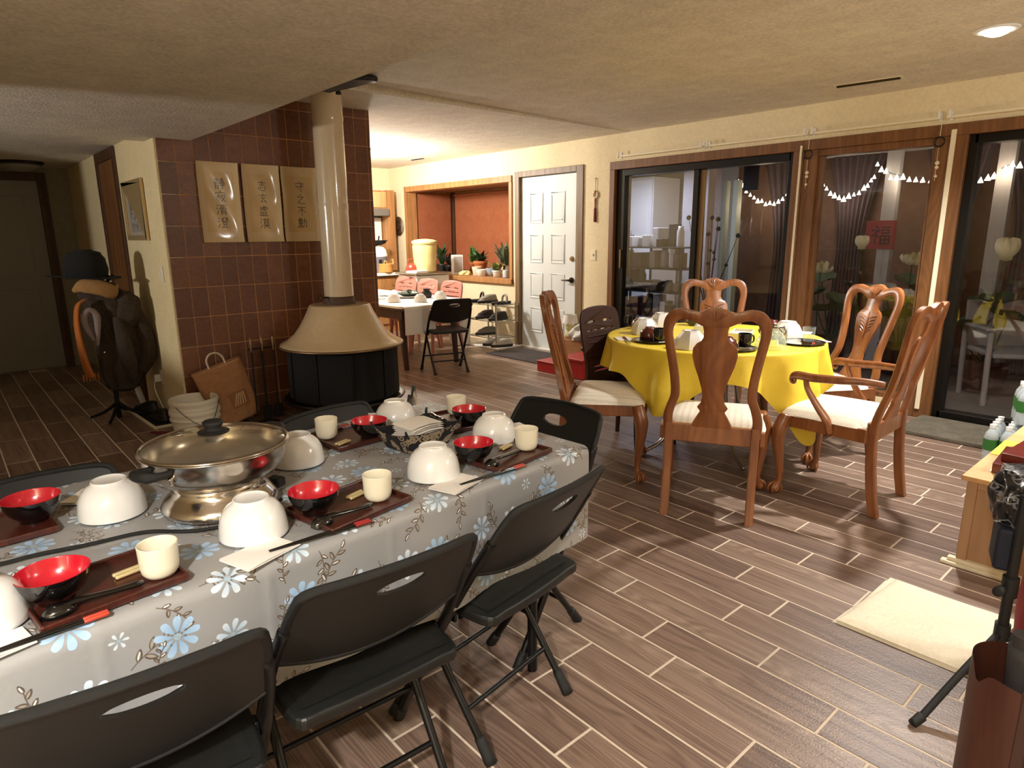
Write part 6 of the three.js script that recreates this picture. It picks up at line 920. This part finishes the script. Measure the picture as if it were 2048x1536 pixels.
{ // shoe rack
  const t = thing('shoe_rack', 'small silver metal shoe rack against the cream wall beside the white door', 'shoe rack', [5.24, 0, -6.3]);
  for (const [x, z] of [[-0.16, -0.3], [0.16, -0.3], [-0.16, 0.24], [0.16, 0.24]]) mesh('post', capsTube([x, 0, z], [x, 0.56, z], 0.011, 10), M.steelDull, t);
  for (const y of [0.12, 0.33, 0.53]) mesh('shelf', merge(capsTube([-0.16, y, -0.3], [-0.16, y, 0.24], 0.007, 8), capsTube([0.16, y, -0.3], [0.16, y, 0.24], 0.007, 8), ...[-0.08, 0, 0.08].map((x) => capsTube([x, y, -0.3], [x, y, 0.24], 0.004, 6)), capsTube([-0.16, y, -0.3], [0.16, y, -0.3], 0.007, 8), capsTube([-0.16, y, 0.24], [0.16, y, 0.24], 0.007, 8)), M.steelDull, t);
  single('floor_tray', RB6(5.02, 5.42, 0, 0.02, -6.68, -5.98, 0.006), M.white, 'white tray on the floor under the shoe rack', 'tray');
  const shoe = (l, x, y, z, turn, c, g) => { const o = thing('shoe', l, 'shoe', [x, y, z], turn, 'shoes and sandals on the rack'); o.scale.setScalar(1.2); mesh('sole', loft([[0, 0, 0, 0.04, 0.12], [0.02, 0, 0, 0.042, 0.125], [0.028, 0, 0, 0.038, 0.118]], 24), std({ color: 0x2a2622, roughness: 0.7 }), o); if (g) mesh('strap', TU([[-0.04, 0.02, 0.04], [-0.035, 0.07, 0.045], [0, 0.095, 0.05], [0.035, 0.07, 0.045], [0.04, 0.02, 0.04]], 0.012, 20, 8), std({ color: c, roughness: 0.6 }), o); else mesh('upper', loft([[0.02, 0, 0, 0.038, 0.116], [0.05, 0, 0.01, 0.036, 0.1], [0.075, 0, 0.03, 0.032, 0.07], [0.085, 0, 0.04, 0.025, 0.05]], 24), std({ color: c, roughness: 0.7 }), o); };
  shoe('dark brown sandal at the left end of the top shelf of the rack', 5.2, 0.54, -6.55, 1.3, 0x3a2420, true); shoe('grey shoe in the middle of the top shelf of the rack', 5.2, 0.54, -6.36, 1.4, 0x8a8378, false); shoe('pale sandal with a hoop strap at the right end of the top shelf', 5.2, 0.54, -6.1, 1.5, 0x9b9488, true);
  shoe('dark shoe on the left of the middle shelf of the rack', 5.2, 0.34, -6.42, 1.5, 0x2e221e, false); shoe('black shoe on the right of the middle shelf of the rack', 5.2, 0.34, -6.16, 1.5, 0x1f221c, false);
  shoe('grey trainer on the lowest shelf of the rack', 5.2, 0.13, -6.4, 1.2, 0x77736c, false); shoe('grey shoe on the floor tray under the rack', 5.16, 0.021, -6.2, 1.1, 0x8f8a82, false); shoe('white shoe at the right of the floor tray under the rack', 5.16, 0.021, -6.05, 1.2, 0xb9b4aa, false);
  const b = thing('white_bin', 'white plastic bin left of the shoe rack', 'bin', [4.97, 0, -6.66]); mesh('shell', LA([[0, 0.003], [0.12, 0.003], [0.125, 0.01], [0.15, 0.33], [0.157, 0.335], [0.157, 0.35], [0.145, 0.35], [0.115, 0.012], [0, 0.012]], 36), M.white, b);
  const c = thing('green_cabbage', 'large green leafy bundle in the white bin', 'vegetables', [4.97, 0.36, -6.66]); for (let i = 0; i < 14; i++) { const a = i * 2.4, h = rr(0.02, 0.16); mesh('leaf', T(surf(8, 6, (u, v) => { const w = Math.sin(Math.PI * v) * 0.1; return [(u - 0.5) * 2 * w, v * 0.2, 0.05 * Math.sin(v * 2) - 0.3 * (u - 0.5) * (u - 0.5)]; }), Math.cos(a) * 0.05, -0.03 + h * 0.3, Math.sin(a) * 0.05, 0.5, -a + 1.57, 0), i % 3 ? std({ color: 0x8db15a, roughness: 0.6, side: THREE.DoubleSide }) : M.leaf, c); }
}
{ // counter along the end wall
  const t = thing('kitchen_counter', 'wooden kitchen counter with a white top along the end wall', 'counter', [0, 0, 0]);
  mesh('worktop', RB6(1.4, 5.08, 0.815, 0.855, -8.99, -8.22, 0.006), M.white, t); mesh('worktop_edge', RB6(1.4, 5.085, 0.8, 0.818, -8.99, -8.235, 0.003), M.trimDark, t);
  mesh('carcass', uvm(B(1.42, 5.06, 0.0, 0.8, -8.98, -8.27)), M.bayWood, t); for (let i = 0; i < 4; i++) { const x = 3.5 + i * 0.385; const d = mesh('cupboard_door', uvm(RB6(x, x + 0.37, 0.12, 0.77, -8.272, -8.252, 0.004)), M.bayWood, t); mesh('knob', SP(0.012, x + 0.33, 0.68, -8.245, 10), M.brass, d); }
  const w = thing('upper_cabinet', 'light brown wooden wall cabinet at the left of the kitchen end wall', 'cabinet', [0, 0, 0]); mesh('carcass', uvm(B(4.2, 5.3, 1.76, 2.02, -8.99, -8.7)), M.bayWood, w); mesh('door', uvm(merge(RB6(4.5, 5.2, 1.78, 2.0, -8.71, -8.69, 0.004))), M.pine, w); mesh('side_post', uvm(RB6(5.22, 5.34, 0.86, 2.03, -8.99, -8.69, 0.005)), M.bayWood, w);
  single('range_hood', merge(RB6(4.3, 5.2, 1.66, 1.76, -8.99, -8.62, 0.01)), std({ color: 0x6f6a62, roughness: 0.5 }), 'grey range hood under the wall cabinet', 'range hood');
  const o = thing('white_oven', 'white wall oven panel under the range hood', 'oven', [0, 0, 0]); mesh('panel', RB6(4.4, 5.2, 1.3, 1.64, -8.99, -8.86, 0.01), M.white, o); mesh('knob', merge(T(CY(0.02, 0.018, 0.02), 5.05, 1.38, -8.86, Math.PI / 2), T(CY(0.02, 0.018, 0.02), 4.95, 1.38, -8.86, Math.PI / 2)), M.black, o);
  const wk = thing('black_wok', 'black wok on the white rice cooker', 'wok', [4.88, 1.235, -8.5]); mesh('bowl', LA([[0, 0.0], [0.06, 0.004], [0.12, 0.03], [0.17, 0.075], [0.173, 0.075], [0.125, 0.026], [0, -0.004]], 36), M.iron, wk); mesh('handle', sweep([[0.1, 0.06, -0.1], [0.13, 0.1, -0.14], [0.16, 0.13, -0.18]], [0.01, 0.01, 0.01], 8, 8), M.iron, wk);
  const rc = thing('rice_cooker', 'white rice cooker with a grey body on the counter', 'rice cooker', [4.86, 0.857, -8.45]); mesh('body', LA([[0, 0], [0.13, 0.002], [0.14, 0.02], [0.145, 0.22], [0.14, 0.23], [0, 0.23]], 36), std({ color: 0x6b6870, roughness: 0.3 }), rc); mesh('lid', LA([[0.146, 0.225], [0.148, 0.25], [0.13, 0.32], [0.09, 0.36], [0, 0.375], [0, 0.225]], 36), M.white, rc); mesh('panel', RB(0.05, 0.13, 0.02, 0.006, -0.03, 0.12, 0.14), M.black, rc);
  single('yellow_jar', LA([[0, 0], [0.05, 0.001], [0.053, 0.01], [0.053, 0.1], [0.045, 0.115], [0, 0.117]], 28), std({ color: 0xd6b93a, roughness: 0.3 }), 'yellow jar at the left of the counter beside the tiled wall', 'jar', null, [4.62, 0.857, -8.28]);
  const bp = thing('bamboo_pot', 'pale bamboo steamer pot on the counter', 'pot', [4.9, 0.857, -8.16 - 0.14]); mesh('body', LA([[0, 0], [0.1, 0.001], [0.105, 0.01], [0.1, 0.11], [0.104, 0.115], [0.1, 0.13], [0, 0.128]], 32), std({ color: 0xc08a4a, roughness: 0.6 }), bp); mesh('handle', merge(sweep([[0.08, 0.06, 0], [0.13, 0.13, 0], [0.12, 0.19, 0]], [0.014, 0.014, 0.012], 8, 10), sweep([[-0.02, 0.13, 0], [0, 0.17, 0], [0.03, 0.13, 0]], [0.008, 0.008, 0.008], 8, 8)), std({ color: 0xc9a066, roughness: 0.6 }), bp);
  const cl = thing('steel_colander', 'round steel pan lid hanging on the cream wall left of the bay', 'pan', [5.435, 1.515, -8.76]); mesh('disc', T(LA([[0, 0.03], [0.06, 0.028], [0.11, 0.015], [0.135, 0], [0.14, 0.004], [0.112, 0.02], [0.06, 0.034], [0, 0.036]], 36), 0, 0, 0, 0, 0, Math.PI / 2), M.steelDull, cl); mesh('inner_ring', T(new THREE.TorusGeometry(0.07, 0.008, 8, 30), -0.03, 0, 0.02, 0, Math.PI / 2, 0), M.bronze, cl);
  struct('splashback', uvm(B(5.345, 5.45, 0.86, 1.34, -8.995, -8.98)), M.tiles[0], 'brown tiled splashback');
  for (let i = 0; i < 3; i++) for (let j = 0; j < 2; j++) { const q = scene.children.find((x) => x.name === 'splashback'); const m = mesh('tile', RB6(5.347 + i * 0.034, 5.379 + i * 0.034, 0.865 + j * 0.24, 1.1 + j * 0.24, -8.982, -8.975, 0.002), M.tiles[(i + j * 2) % 5], q); }
  single('red_kettle', merge(LA([[0, 0], [0.08, 0.002], [0.09, 0.03], [0.075, 0.09], [0.03, 0.12], [0, 0.125]], 32), sweep([[0.07, 0.05, 0], [0.11, 0.08, 0], [0.13, 0.11, 0]], [0.016, 0.012, 0.009], 8, 8), TU([[-0.06, 0.09, 0], [-0.05, 0.16, 0], [0.04, 0.165, 0], [0.06, 0.09, 0]], 0.008, 20, 8)), std({ color: 0xa03a28, roughness: 0.3 }), 'red kettle left of the big cream crock', 'kettle', null, [4.86, 0.892, -7.55]);
  const ct = thing('metal_trolley', 'pale metal kitchen trolley with a drawer under the cream crock', 'trolley', [0, 0, 0]); mesh('top', RB6(4.72, 5.3, 0.865, 0.89, -7.75, -7.25, 0.005), M.steelDull, ct); mesh('drawer', RB6(4.75, 5.27, 0.73, 0.855, -7.72, -7.27, 0.006), M.white, ct); mesh('drawer_handle', RB(0.1, 0.012, 0.02, 0.004, 5.0, 0.8, -7.262), M.black, ct); for (const [x, z] of [[4.76, -7.7], [5.26, -7.7], [4.76, -7.3], [5.26, -7.3]]) mesh('post', capsTube([x, 0, z], [x, 0.87, z], 0.012, 8), M.steelDull, ct);
  const cr = thing('cream_crock', 'large cream-yellow water crock with a lid on the metal trolley', 'crock', [5.03, 0.89, -7.48]); mesh('body', LA([[0, 0], [0.13, 0.002], [0.145, 0.02], [0.148, 0.09], [0.154, 0.1], [0.15, 0.115], [0.16, 0.25], [0.165, 0.34], [0.155, 0.37], [0.17, 0.375], [0.17, 0.395], [0, 0.395]], 44), phy({ color: 0xdccb8a, roughness: 0.3, clearcoat: 0.4 }), cr); mesh('lid', LA([[0.172, 0.395], [0.172, 0.41], [0.12, 0.43], [0.03, 0.44], [0, 0.44]], 44), phy({ color: 0xe0cf98, roughness: 0.35, clearcoat: 0.3 }), cr);
  single('white_papers', RB6(-0.12, 0.12, 0, 0.03, -0.09, 0.09, 0.004), M.paper, 'stack of white papers at the left of the metal trolley', 'papers', null, [4.82, 0.8905, -7.36], 0.3);
}
// ---- plants and pots on the bay sill
{
  const SY = 0.831;
  const plant = (label, x, z, pot, n, h, m, spread = 0.1) => {
    const t = thing('potted_plant', label, 'plant', [x, SY, z], rr(0, 6)); const r = pot.r *= 1.15; pot.h *= 1.25; h *= 1.5; spread *= 1.4;
    mesh('pot', LA([[0, 0], [r * 0.7, 0.001], [r * 0.92, pot.h * 0.8], [r, pot.h * 0.8], [r, pot.h], [r * 0.9, pot.h], [r * 0.85, pot.h * 0.85], [0, pot.h * 0.85]], 28), pot.m, t);
    for (let i = 0; i < n; i++) { const a = i * 2.4, l = rr(0.5, 1) * spread, hh = rr(0.4, 1) * h, w = 0.03 + rr(0, 0.02); mesh('leaf', T(surf(4, 6, (u, v) => [(u - 0.5) * 2 * w * Math.sin(0.25 + v * 2.8), v * hh, l * v * v + 0.02 * Math.abs(u - 0.5)]), 0, pot.h * 0.85, 0, 0, a, 0), m, t); }
  };
  plant('dark leafy plant at the left end of the bay sill beside the crock', 5.75, -8.1, { r: 0.07, h: 0.1, m: M.brownPlastic }, 16, 0.22, M.leafDark, 0.09);
  plant('dark bushy plant left of the white carton on the bay sill', 5.72, -7.85, { r: 0.07, h: 0.09, m: M.black }, 16, 0.14, std({ color: 0x2c1f1c, roughness: 0.7, side: THREE.DoubleSide }), 0.1);
  plant('small green plant behind the white carton on the bay sill', 6.05, -7.72, { r: 0.06, h: 0.12, m: M.terracotta }, 12, 0.18, M.leaf, 0.06);
  plant('plant in a terracotta pot near the middle of the bay sill', 5.8, -7.24, { r: 0.09, h: 0.15, m: M.terracotta }, 14, 0.12, M.leafDark, 0.1);
  plant('spiky cactus-like plant at the right of the bay sill', 5.95, -6.85, { r: 0.08, h: 0.1, m: M.cream }, 18, 0.24, std({ color: 0x6d7a5c, roughness: 0.7, side: THREE.DoubleSide }), 0.14);
  single('cream_pot', LA([[0, 0], [0.05, 0.001], [0.07, 0.12], [0.066, 0.12], [0.05, 0.01], [0, 0.01]], 28), M.cream, 'empty cream pot before the terracotta pot on the bay sill', 'pot', null, [5.62, SY, -7.1]);
  single('blue_bowl', LA([[0, 0], [0.05, 0.001], [0.085, 0.05], [0.1, 0.11], [0.095, 0.11], [0.08, 0.05], [0, 0.012]], 32), std({ color: 0x9aa8b8, roughness: 0.3 }), 'blue-grey bowl at the right of the bay sill', 'bowl', null, [5.66, SY, -6.8]);
  single('steel_pot', LA([[0, 0], [0.07, 0.001], [0.075, 0.01], [0.075, 0.14], [0.078, 0.145], [0.072, 0.145], [0.07, 0.012], [0, 0.01]], 32), M.steelDull, 'steel pot at the right end of the bay sill', 'pot', null, [5.72, SY, -6.55]);
  single('glass_jar', LA([[0, 0], [0.04, 0.001], [0.042, 0.01], [0.042, 0.09], [0.03, 0.1], [0, 0.1]], 24), std({ color: 0xb8c4cc, roughness: 0.15 }), 'small pale glass jar at the front right corner of the bay sill', 'jar', null, [5.56, SY, -6.42]);
  const cb = thing('milk_carton', 'tall white carton with a grey picture on its side on the bay sill', 'carton', [5.62, SY, -7.55], -0.5); mesh('box', RB(0.14, 0.27, 0.22, 0.004, 0, 0.135, 0), M.white, cb); mesh('side_picture', RB6(-0.06, 0.06, 0.03, 0.25, 0.108, 0.112, 0.001), std({ color: 0xa09894, roughness: 0.7 }), cb);
  single('pale_cloth', loft([[0, 0, 0, 0.1, 0.07], [0.03, 0, 0, 0.09, 0.06], [0.06, 0.01, 0, 0.05, 0.03]], 28, (a, v) => 0.15 * Math.sin(a * 5 + v * 4)), std({ color: 0xd8cc90, roughness: 0.9 }), 'crumpled pale yellow cloth on the bay sill', 'cloth', null, [5.6, SY, -7.34]);
  single('white_strip', RB6(-0.05, 0.05, 0, 0.03, -0.14, 0.14, 0.004), M.paper, 'low white box at the left of the carton on the bay sill', 'box', null, [5.58, SY, -7.82]);
  plant('trailing pale green plant in front of the steel pot on the bay sill', 5.58, -6.62, { r: 0.06, h: 0.07, m: M.white }, 14, 0.09, std({ color: 0x8a9a58, roughness: 0.7, side: THREE.DoubleSide }), 0.1);
  plant('tall grey-green cactus rising behind the right pots of the bay sill', 6.05, -7.05, { r: 0.08, h: 0.12, m: M.terracotta }, 22, 0.2, std({ color: 0x7c8672, roughness: 0.8, side: THREE.DoubleSide }), 0.12);
  single('white_tub', LA([[0, 0], [0.06, 0.001], [0.075, 0.09], [0.07, 0.09], [0.055, 0.01], [0, 0.01]], 28), M.white, 'small white tub between the cream pot and the blue-grey bowl', 'tub', null, [5.58, SY, -6.95]);
  single('dark_pot', LA([[0, 0], [0.06, 0.001], [0.08, 0.1], [0.085, 0.12], [0.08, 0.12], [0.06, 0.01], [0, 0.01]], 28), M.black, 'black pot just left of the white carton on the bay sill', 'pot', null, [5.66, SY, -7.98]);
}

// ================================================================ GLAZED PORCH
{
  const t = thing('white_wardrobe', 'tall white two-door cupboard in the porch behind the left window', 'wardrobe', [7.45, -0.05, -6.05]);
  mesh('carcass', RB6(0, 0.6, 0, 2.17, -0.45, 0.5, 0.006), M.white, t); for (const [a, b] of [[-0.44, 0.02], [0.03, 0.49]]) { const d = mesh('door', RB6(-0.02, 0, 0.08, 2.14, a, b, 0.004), M.white, t); mesh('door_panel', RB6(-0.028, -0.018, 0.5, 2.05, a + 0.07, b - 0.07, 0.008), M.white, d); mesh('knob', SP(0.014, -0.03, 1.1, a < 0 ? b - 0.03 : a + 0.03, 10), M.brass, d); }
  // open storage rack full of small things
  const k = thing('storage_rack', 'black storage rack crowded with jars and boxes in the porch behind the left window', 'rack', [6.75, -0.05, -5.2]);
  for (const [x, z] of [[-0.2, -0.85], [0.2, -0.85], [-0.2, 0.02], [0.2, 0.02], [-0.2, 0.75], [0.2, 0.75]]) mesh('post', RB6(x - 0.012, x + 0.012, 0, 1.25, z - 0.012, z + 0.012, 0.003), M.black, k);
  for (const y of [0.12, 0.42, 0.72, 1.0, 1.25]) mesh('shelf', RB6(-0.21, 0.21, y, y + 0.015, -0.87, 0.77, 0.003), M.black, k);
  const cols = [0xd8d4cc, 0x6d6864, 0x4c2830, 0x94929a, 0x33302c, 0xe4e2e0, 0x5d4c42, 0x6a7076, 0x2a2422, 0x948a7c];
  const mats = cols.map((c) => std({ color: c, roughness: 0.45 })), spots = ['lowest', 'second', 'third', 'fourth', 'top'], cn = ['white', 'grey', 'dark red', 'pale grey', 'dark', 'bright white', 'tan', 'blue-grey', 'black-brown', 'beige'];
  for (let s = 0; s < 5; s++) { const y = [0.085, 0.385, 0.685, 0.965, 1.215][s]; let z = -6.0, n = 0; while (z < -4.52) {
    const w = rr(0.06, 0.15), h = s === 4 ? rr(0.08, 0.28) : rr(0.08, 0.25), c = Math.floor(rnd() * 10); n++; const kind = rnd() < 0.55;
    if (Math.abs(z + w / 2 + 6.05) > 0.03 && z + w < -4.46) single(kind ? 'storage_jar' : 'storage_box', kind ? LA([[0, 0], [w * 0.36, 0.001], [w * 0.4, 0.01], [w * 0.4, h * 0.75], [w * 0.28, h * 0.86], [w * 0.28, h], [0, h]], 20) : uvm(RB(rr(0.14, 0.26), h, w * 0.86, 0.008, 0, h / 2, 0)), mats[c], `${cn[c]} ${kind ? 'jar' : 'box'} on the ${spots[s]} shelf of the porch rack, item ${['one', 'two', 'three', 'four', 'five', 'six', 'seven', 'eight', 'nine', 'ten', 'eleven', 'twelve', 'thirteen', 'fourteen', 'fifteen', 'sixteen', 'seventeen', 'eighteen', 'nineteen', 'twenty', 'twenty-one', 'twenty-two', 'twenty-three', 'twenty-four'][n - 1]} from the left`, kind ? 'jar' : 'box', 'clutter on the porch rack', [6.75 + rr(-0.05, 0.05), y + 0.0005, z + w / 2]);
    z += w + 0.012;
  } }
  // vase with bare budding twigs
  const v = thing('twig_vase', 'vase of bare twigs with dark buds in the porch behind the left window', 'plant', [6.35, -0.05, -3.95]);
  mesh('vase', LA([[0, 0], [0.1, 0.002], [0.13, 0.2], [0.1, 0.45], [0.06, 0.6], [0.08, 0.68], [0.075, 0.68], [0.055, 0.6], [0, 0.5]], 32), std({ color: 0x8b8a80, roughness: 0.3 }), v);
  for (let i = 0; i < 7; i++) { const a = i * 0.9 + 0.3, r = rr(0.08, 0.28), h = rr(1.1, 1.75); const tw = mesh('twig', sweep([[0, 0.55, 0], [Math.cos(a) * r * 0.4, 0.9, Math.sin(a) * r * 0.4], [Math.cos(a) * r, h, Math.sin(a) * r]], [0.008, 0.006, 0.003], 7, 14), M.bronze, v); mesh('bud', merge(SP(0.026, Math.cos(a) * r, h, Math.sin(a) * r, 10), SP(0.02, Math.cos(a) * r * 0.62, h * 0.78, Math.sin(a) * r * 0.62, 10)), M.leafDark, tw); }
  struct('porch_pillar', merge(B(7.3, 7.45, -0.05, 2.22, -4.98, -4.62)), mPorch, 'white pillar in the porch');
  struct('porch_door_frame', merge(B(7.5, 7.6, -0.05, 2.0, -4.55, -4.5), B(7.5, 7.6, -0.05, 2.0, -4.4, -4.34)), std({ color: 0xb9bda8, roughness: 0.6 }));
  single('hanging_banner', RB6(-0.02, 0.02, 0, 0.34, -0.09, 0.09, 0.006), M.iron, 'dark box hanging under the porch ceiling beside the fairy lights', 'box', null, [7.4, 1.86, -4.12]);
  // gathered curtains
  const curtain = (z0, z1, label, m) => single('porch_curtain', surf(60, 30, (u, v) => { const y = 2.215 - v * 2.26, w = v < 0.5 ? 1 - 0.55 * Math.sin(v * Math.PI) : 0.45 + 0.3 * (v - 0.5), z = (z0 + z1) / 2 + (u - 0.5) * (z1 - z0) * w; return [8.06 + 0.022 * Math.sin(u * 46), y, z]; }), m, label, 'curtain');
  const mCur = std({ color: 0x54464a, roughness: 0.85, side: THREE.DoubleSide });
  curtain(-4.3, -3.62, 'gathered purple-grey curtain seen through the left sliding window', mCur); curtain(-3.5, -2.9, 'gathered purple-grey curtain seen through the middle window', mCur); curtain(-2.5, -1.9, 'dark gathered curtain seen at the right of the middle window', mCur); curtain(-1.8, -1.2, 'dark gathered curtain seen through the right sliding window', mCur);
  for (const [z, l] of [[-2.7, 'pale post seen through the middle window'], [-1.72, 'pale post seen through the right sliding window']]) struct('porch_post', merge(B(7.72, 7.82, -0.05, 2.2, z - 0.07, z + 0.06)), mPorch, l);
  single('red_paper', RB6(-0.004, 0.004, -0.15, 0.15, -0.15, 0.15, 0.002), std({ roughness: 0.6, map: canvasTex(128, 128, (g) => { g.fillStyle = '#8e2a2c'; g.fillRect(0, 0, 128, 128); g.strokeStyle = '#2a0d0c'; g.lineWidth = 6; g.lineCap = 'round'; for (const st of [[[3, 1], [4, 2]], [[1.5, 3], [4.5, 3], [1.6, 5.6]], [[3.1, 4], [3.1, 9]], [[3.4, 5], [4.6, 6]], [[5.4, 1.6], [9, 1.6]], [[5.8, 2.8], [8.6, 2.8], [8.6, 4.2], [5.8, 4.2], [5.8, 2.8]], [[5.4, 5.4], [9, 5.4], [9, 9], [5.4, 9], [5.4, 5.4]], [[7.2, 5.4], [7.2, 9]], [[5.4, 7.2], [9, 7.2]]]) { g.beginPath(); st.forEach((p, i) => i ? g.lineTo(14 + p[0] * 10, 14 + p[1] * 10) : g.moveTo(14 + p[0] * 10, 14 + p[1] * 10)); g.stroke(); } }) }), 'red paper square with a dark character on the porch post', 'paper', null, [7.712, 1.34, -2.75]);
  // fairy lights
  const mBulb = std({ color: 0xffffff, emissive: 0xfff0d8, emissiveIntensity: 5 });
  const swag = (pts, n, label, power) => {
    const c = new THREE.CatmullRomCurve3(pts.map((p) => V(...p))), t = thing('fairy_lights', label, 'fairy lights', pts[0]); const o = V(...pts[0]);
    mesh('wire', T(new THREE.TubeGeometry(c, 40, 0.003, 5), -o.x, -o.y, -o.z), M.black, t); const gs = [];
    for (let i = 0; i < n; i++) { const p = c.getPoint((i + 0.5) / n).sub(o), r = rr(0.02, 0.03); const b = mesh('bulb', T(new THREE.ConeGeometry(r, r * 2.2, 8), p.x, p.y - 0.02 + rr(-0.02, 0.02), p.z), mBulb, t); }
    const l = shadowed(new THREE.PointLight(0xffe6c8, power, 0, 2), 3), m = c.getPoint(0.5); l.position.set(m.x - 0.1, m.y - 0.07, m.z); scene.add(l);
  };
  swag([[7.9, 2.05, -4.6], [7.9, 1.86, -4.38], [7.9, 1.75, -4.18], [7.9, 1.8, -3.98], [7.9, 1.98, -3.8]], 15, 'swag of fairy lights seen through the left sliding window', LAMP.porchWarm);
  swag([[7.9, 2.0, -3.56], [7.9, 1.84, -3.4], [7.9, 1.78, -3.22], [7.9, 1.86, -3.04], [7.9, 2.0, -2.93]], 14, 'swag of fairy lights at the left of the middle window', LAMP.porchWarm);
  swag([[7.66, 2.12, -2.86], [7.66, 1.98, -2.72], [7.7, 1.93, -2.56], [7.8, 1.9, -2.4], [7.9, 1.93, -2.15]], 12, 'string of fairy lights at the right of the middle window', LAMP.porchWarm * 0.8);
  swag([[7.8, 1.86, -2.02], [7.8, 1.9, -1.86], [7.7, 1.96, -1.72], [7.66, 2.0, -1.56], [7.7, 1.92, -1.3]], 11, 'string of fairy lights seen through the right sliding window', LAMP.porchWarm * 0.8);
  // lotus flowers and leaves in pots
  const mPetal = std({ color: 0xd9d2b0, roughness: 0.6, side: THREE.DoubleSide });
  const lotus = (label, x, y, z, s, closed) => {
    const t = thing('lotus_flower', label, 'flower', [x, -0.05, z]); mesh('stem', sweep([[0, 0.3, 0.02], [0.01, y * 0.6, 0], [0, y, 0]], [0.008, 0.007, 0.006], 7, 14), M.leafDark, t);
    for (let i = 0; i < 9; i++) { const a = i * 2.4, op = closed ? 0.25 : 0.5 + (i % 3) * 0.28; mesh('petal', T(surf(6, 8, (u, v) => { const w = Math.sin(Math.PI * (0.08 + v * 0.9)) * s * 0.36; return [(u - 0.5) * 2 * w, v * s, 0.25 * s * (u - 0.5) * (u - 0.5) * 4 * -1 + s * 0.3 * Math.sin(v * 2.6)]; }), 0, y + 0.05 - 0.05, 0, op, a, 0), mPetal, t); }
  };
  lotus('open cream lotus at the lower left of the middle window', 7.3, 0.99, -3.17, 0.14, false); lotus('pale closed lotus bud in the middle of the middle window', 7.3, 1.24, -2.77, 0.15, true); lotus('cream lotus at the right of the middle window', 7.3, 1.1, -2.28, 0.14, false); lotus('tall pale lotus bud seen through the right sliding window', 6.9, 1.17, -1.44, 0.2, true);
  for (const [x, z, l] of [[7.3, -3.0, 'clump of dark lotus leaves behind the left of the middle window'], [7.3, -2.3, 'clump of dark lotus leaves behind the right of the middle window'], [7.0, -1.5, 'clump of dark lotus leaves behind the right sliding window']]) {
    const t = thing('lotus_leaves', l, 'plant', [x, -0.05, z]); mesh('pot', LA([[0, 0], [0.16, 0.002], [0.2, 0.3], [0.19, 0.3], [0.15, 0.02], [0, 0.02]], 32), M.brownPlastic, t);
    for (let i = 0; i < 6; i++) { const a = i * 1.05 + z, r = 0.12 + 0.16 * (i % 3) / 2, h = 0.6 + 0.3 * ((i * 7) % 5) / 4, dx = Math.cos(a) * r, dz = Math.sin(a) * r; const f = mesh('leaf', T(surf(24, 4, (u, v) => [Math.cos(u * 6.283) * v * 0.16, 0.05 * v * v + 0.012 * Math.sin(u * 38) * v, Math.sin(u * 6.283) * v * 0.16]), dx, h, dz, 0.25, a, 0.2), M.leafDark, t); mesh('stalk', sweep([[0, 0.25, 0], [dx * 0.5, h * 0.6, dz * 0.5], [dx, h, dz]], [0.008, 0.007, 0.006], 6, 10), M.leafDark, f); }
  }
  const mC = std({ color: 0x6f6a66, roughness: 0.6 }); const c = thing('porch_armchair', 'pale plastic armchair in the porch behind the right sliding window', 'chair', [6.75, -0.05, -1.25], 2.2);
  mesh('seat', RB6(-0.26, 0.26, 0.4, 0.44, -0.25, 0.25, 0.015), mC, c); mesh('backrest', T(RB(0.52, 0.42, 0.03, 0.015, 0, 0.65, 0.27), 0, 0, 0, 0.1), mC, c); for (const k2 of [-1, 1]) { mesh('armrest', RB6(k2 * 0.3 - 0.035, k2 * 0.3 + 0.035, 0.62, 0.65, -0.25, 0.27, 0.012), mC, c); for (const z of [-0.22, 0.24]) mesh('leg', capsTube([k2 * 0.27, 0, z], [k2 * 0.29, 0.63, z], 0.022, 10), mC, c); }
}

renderer.render(scene, camera);
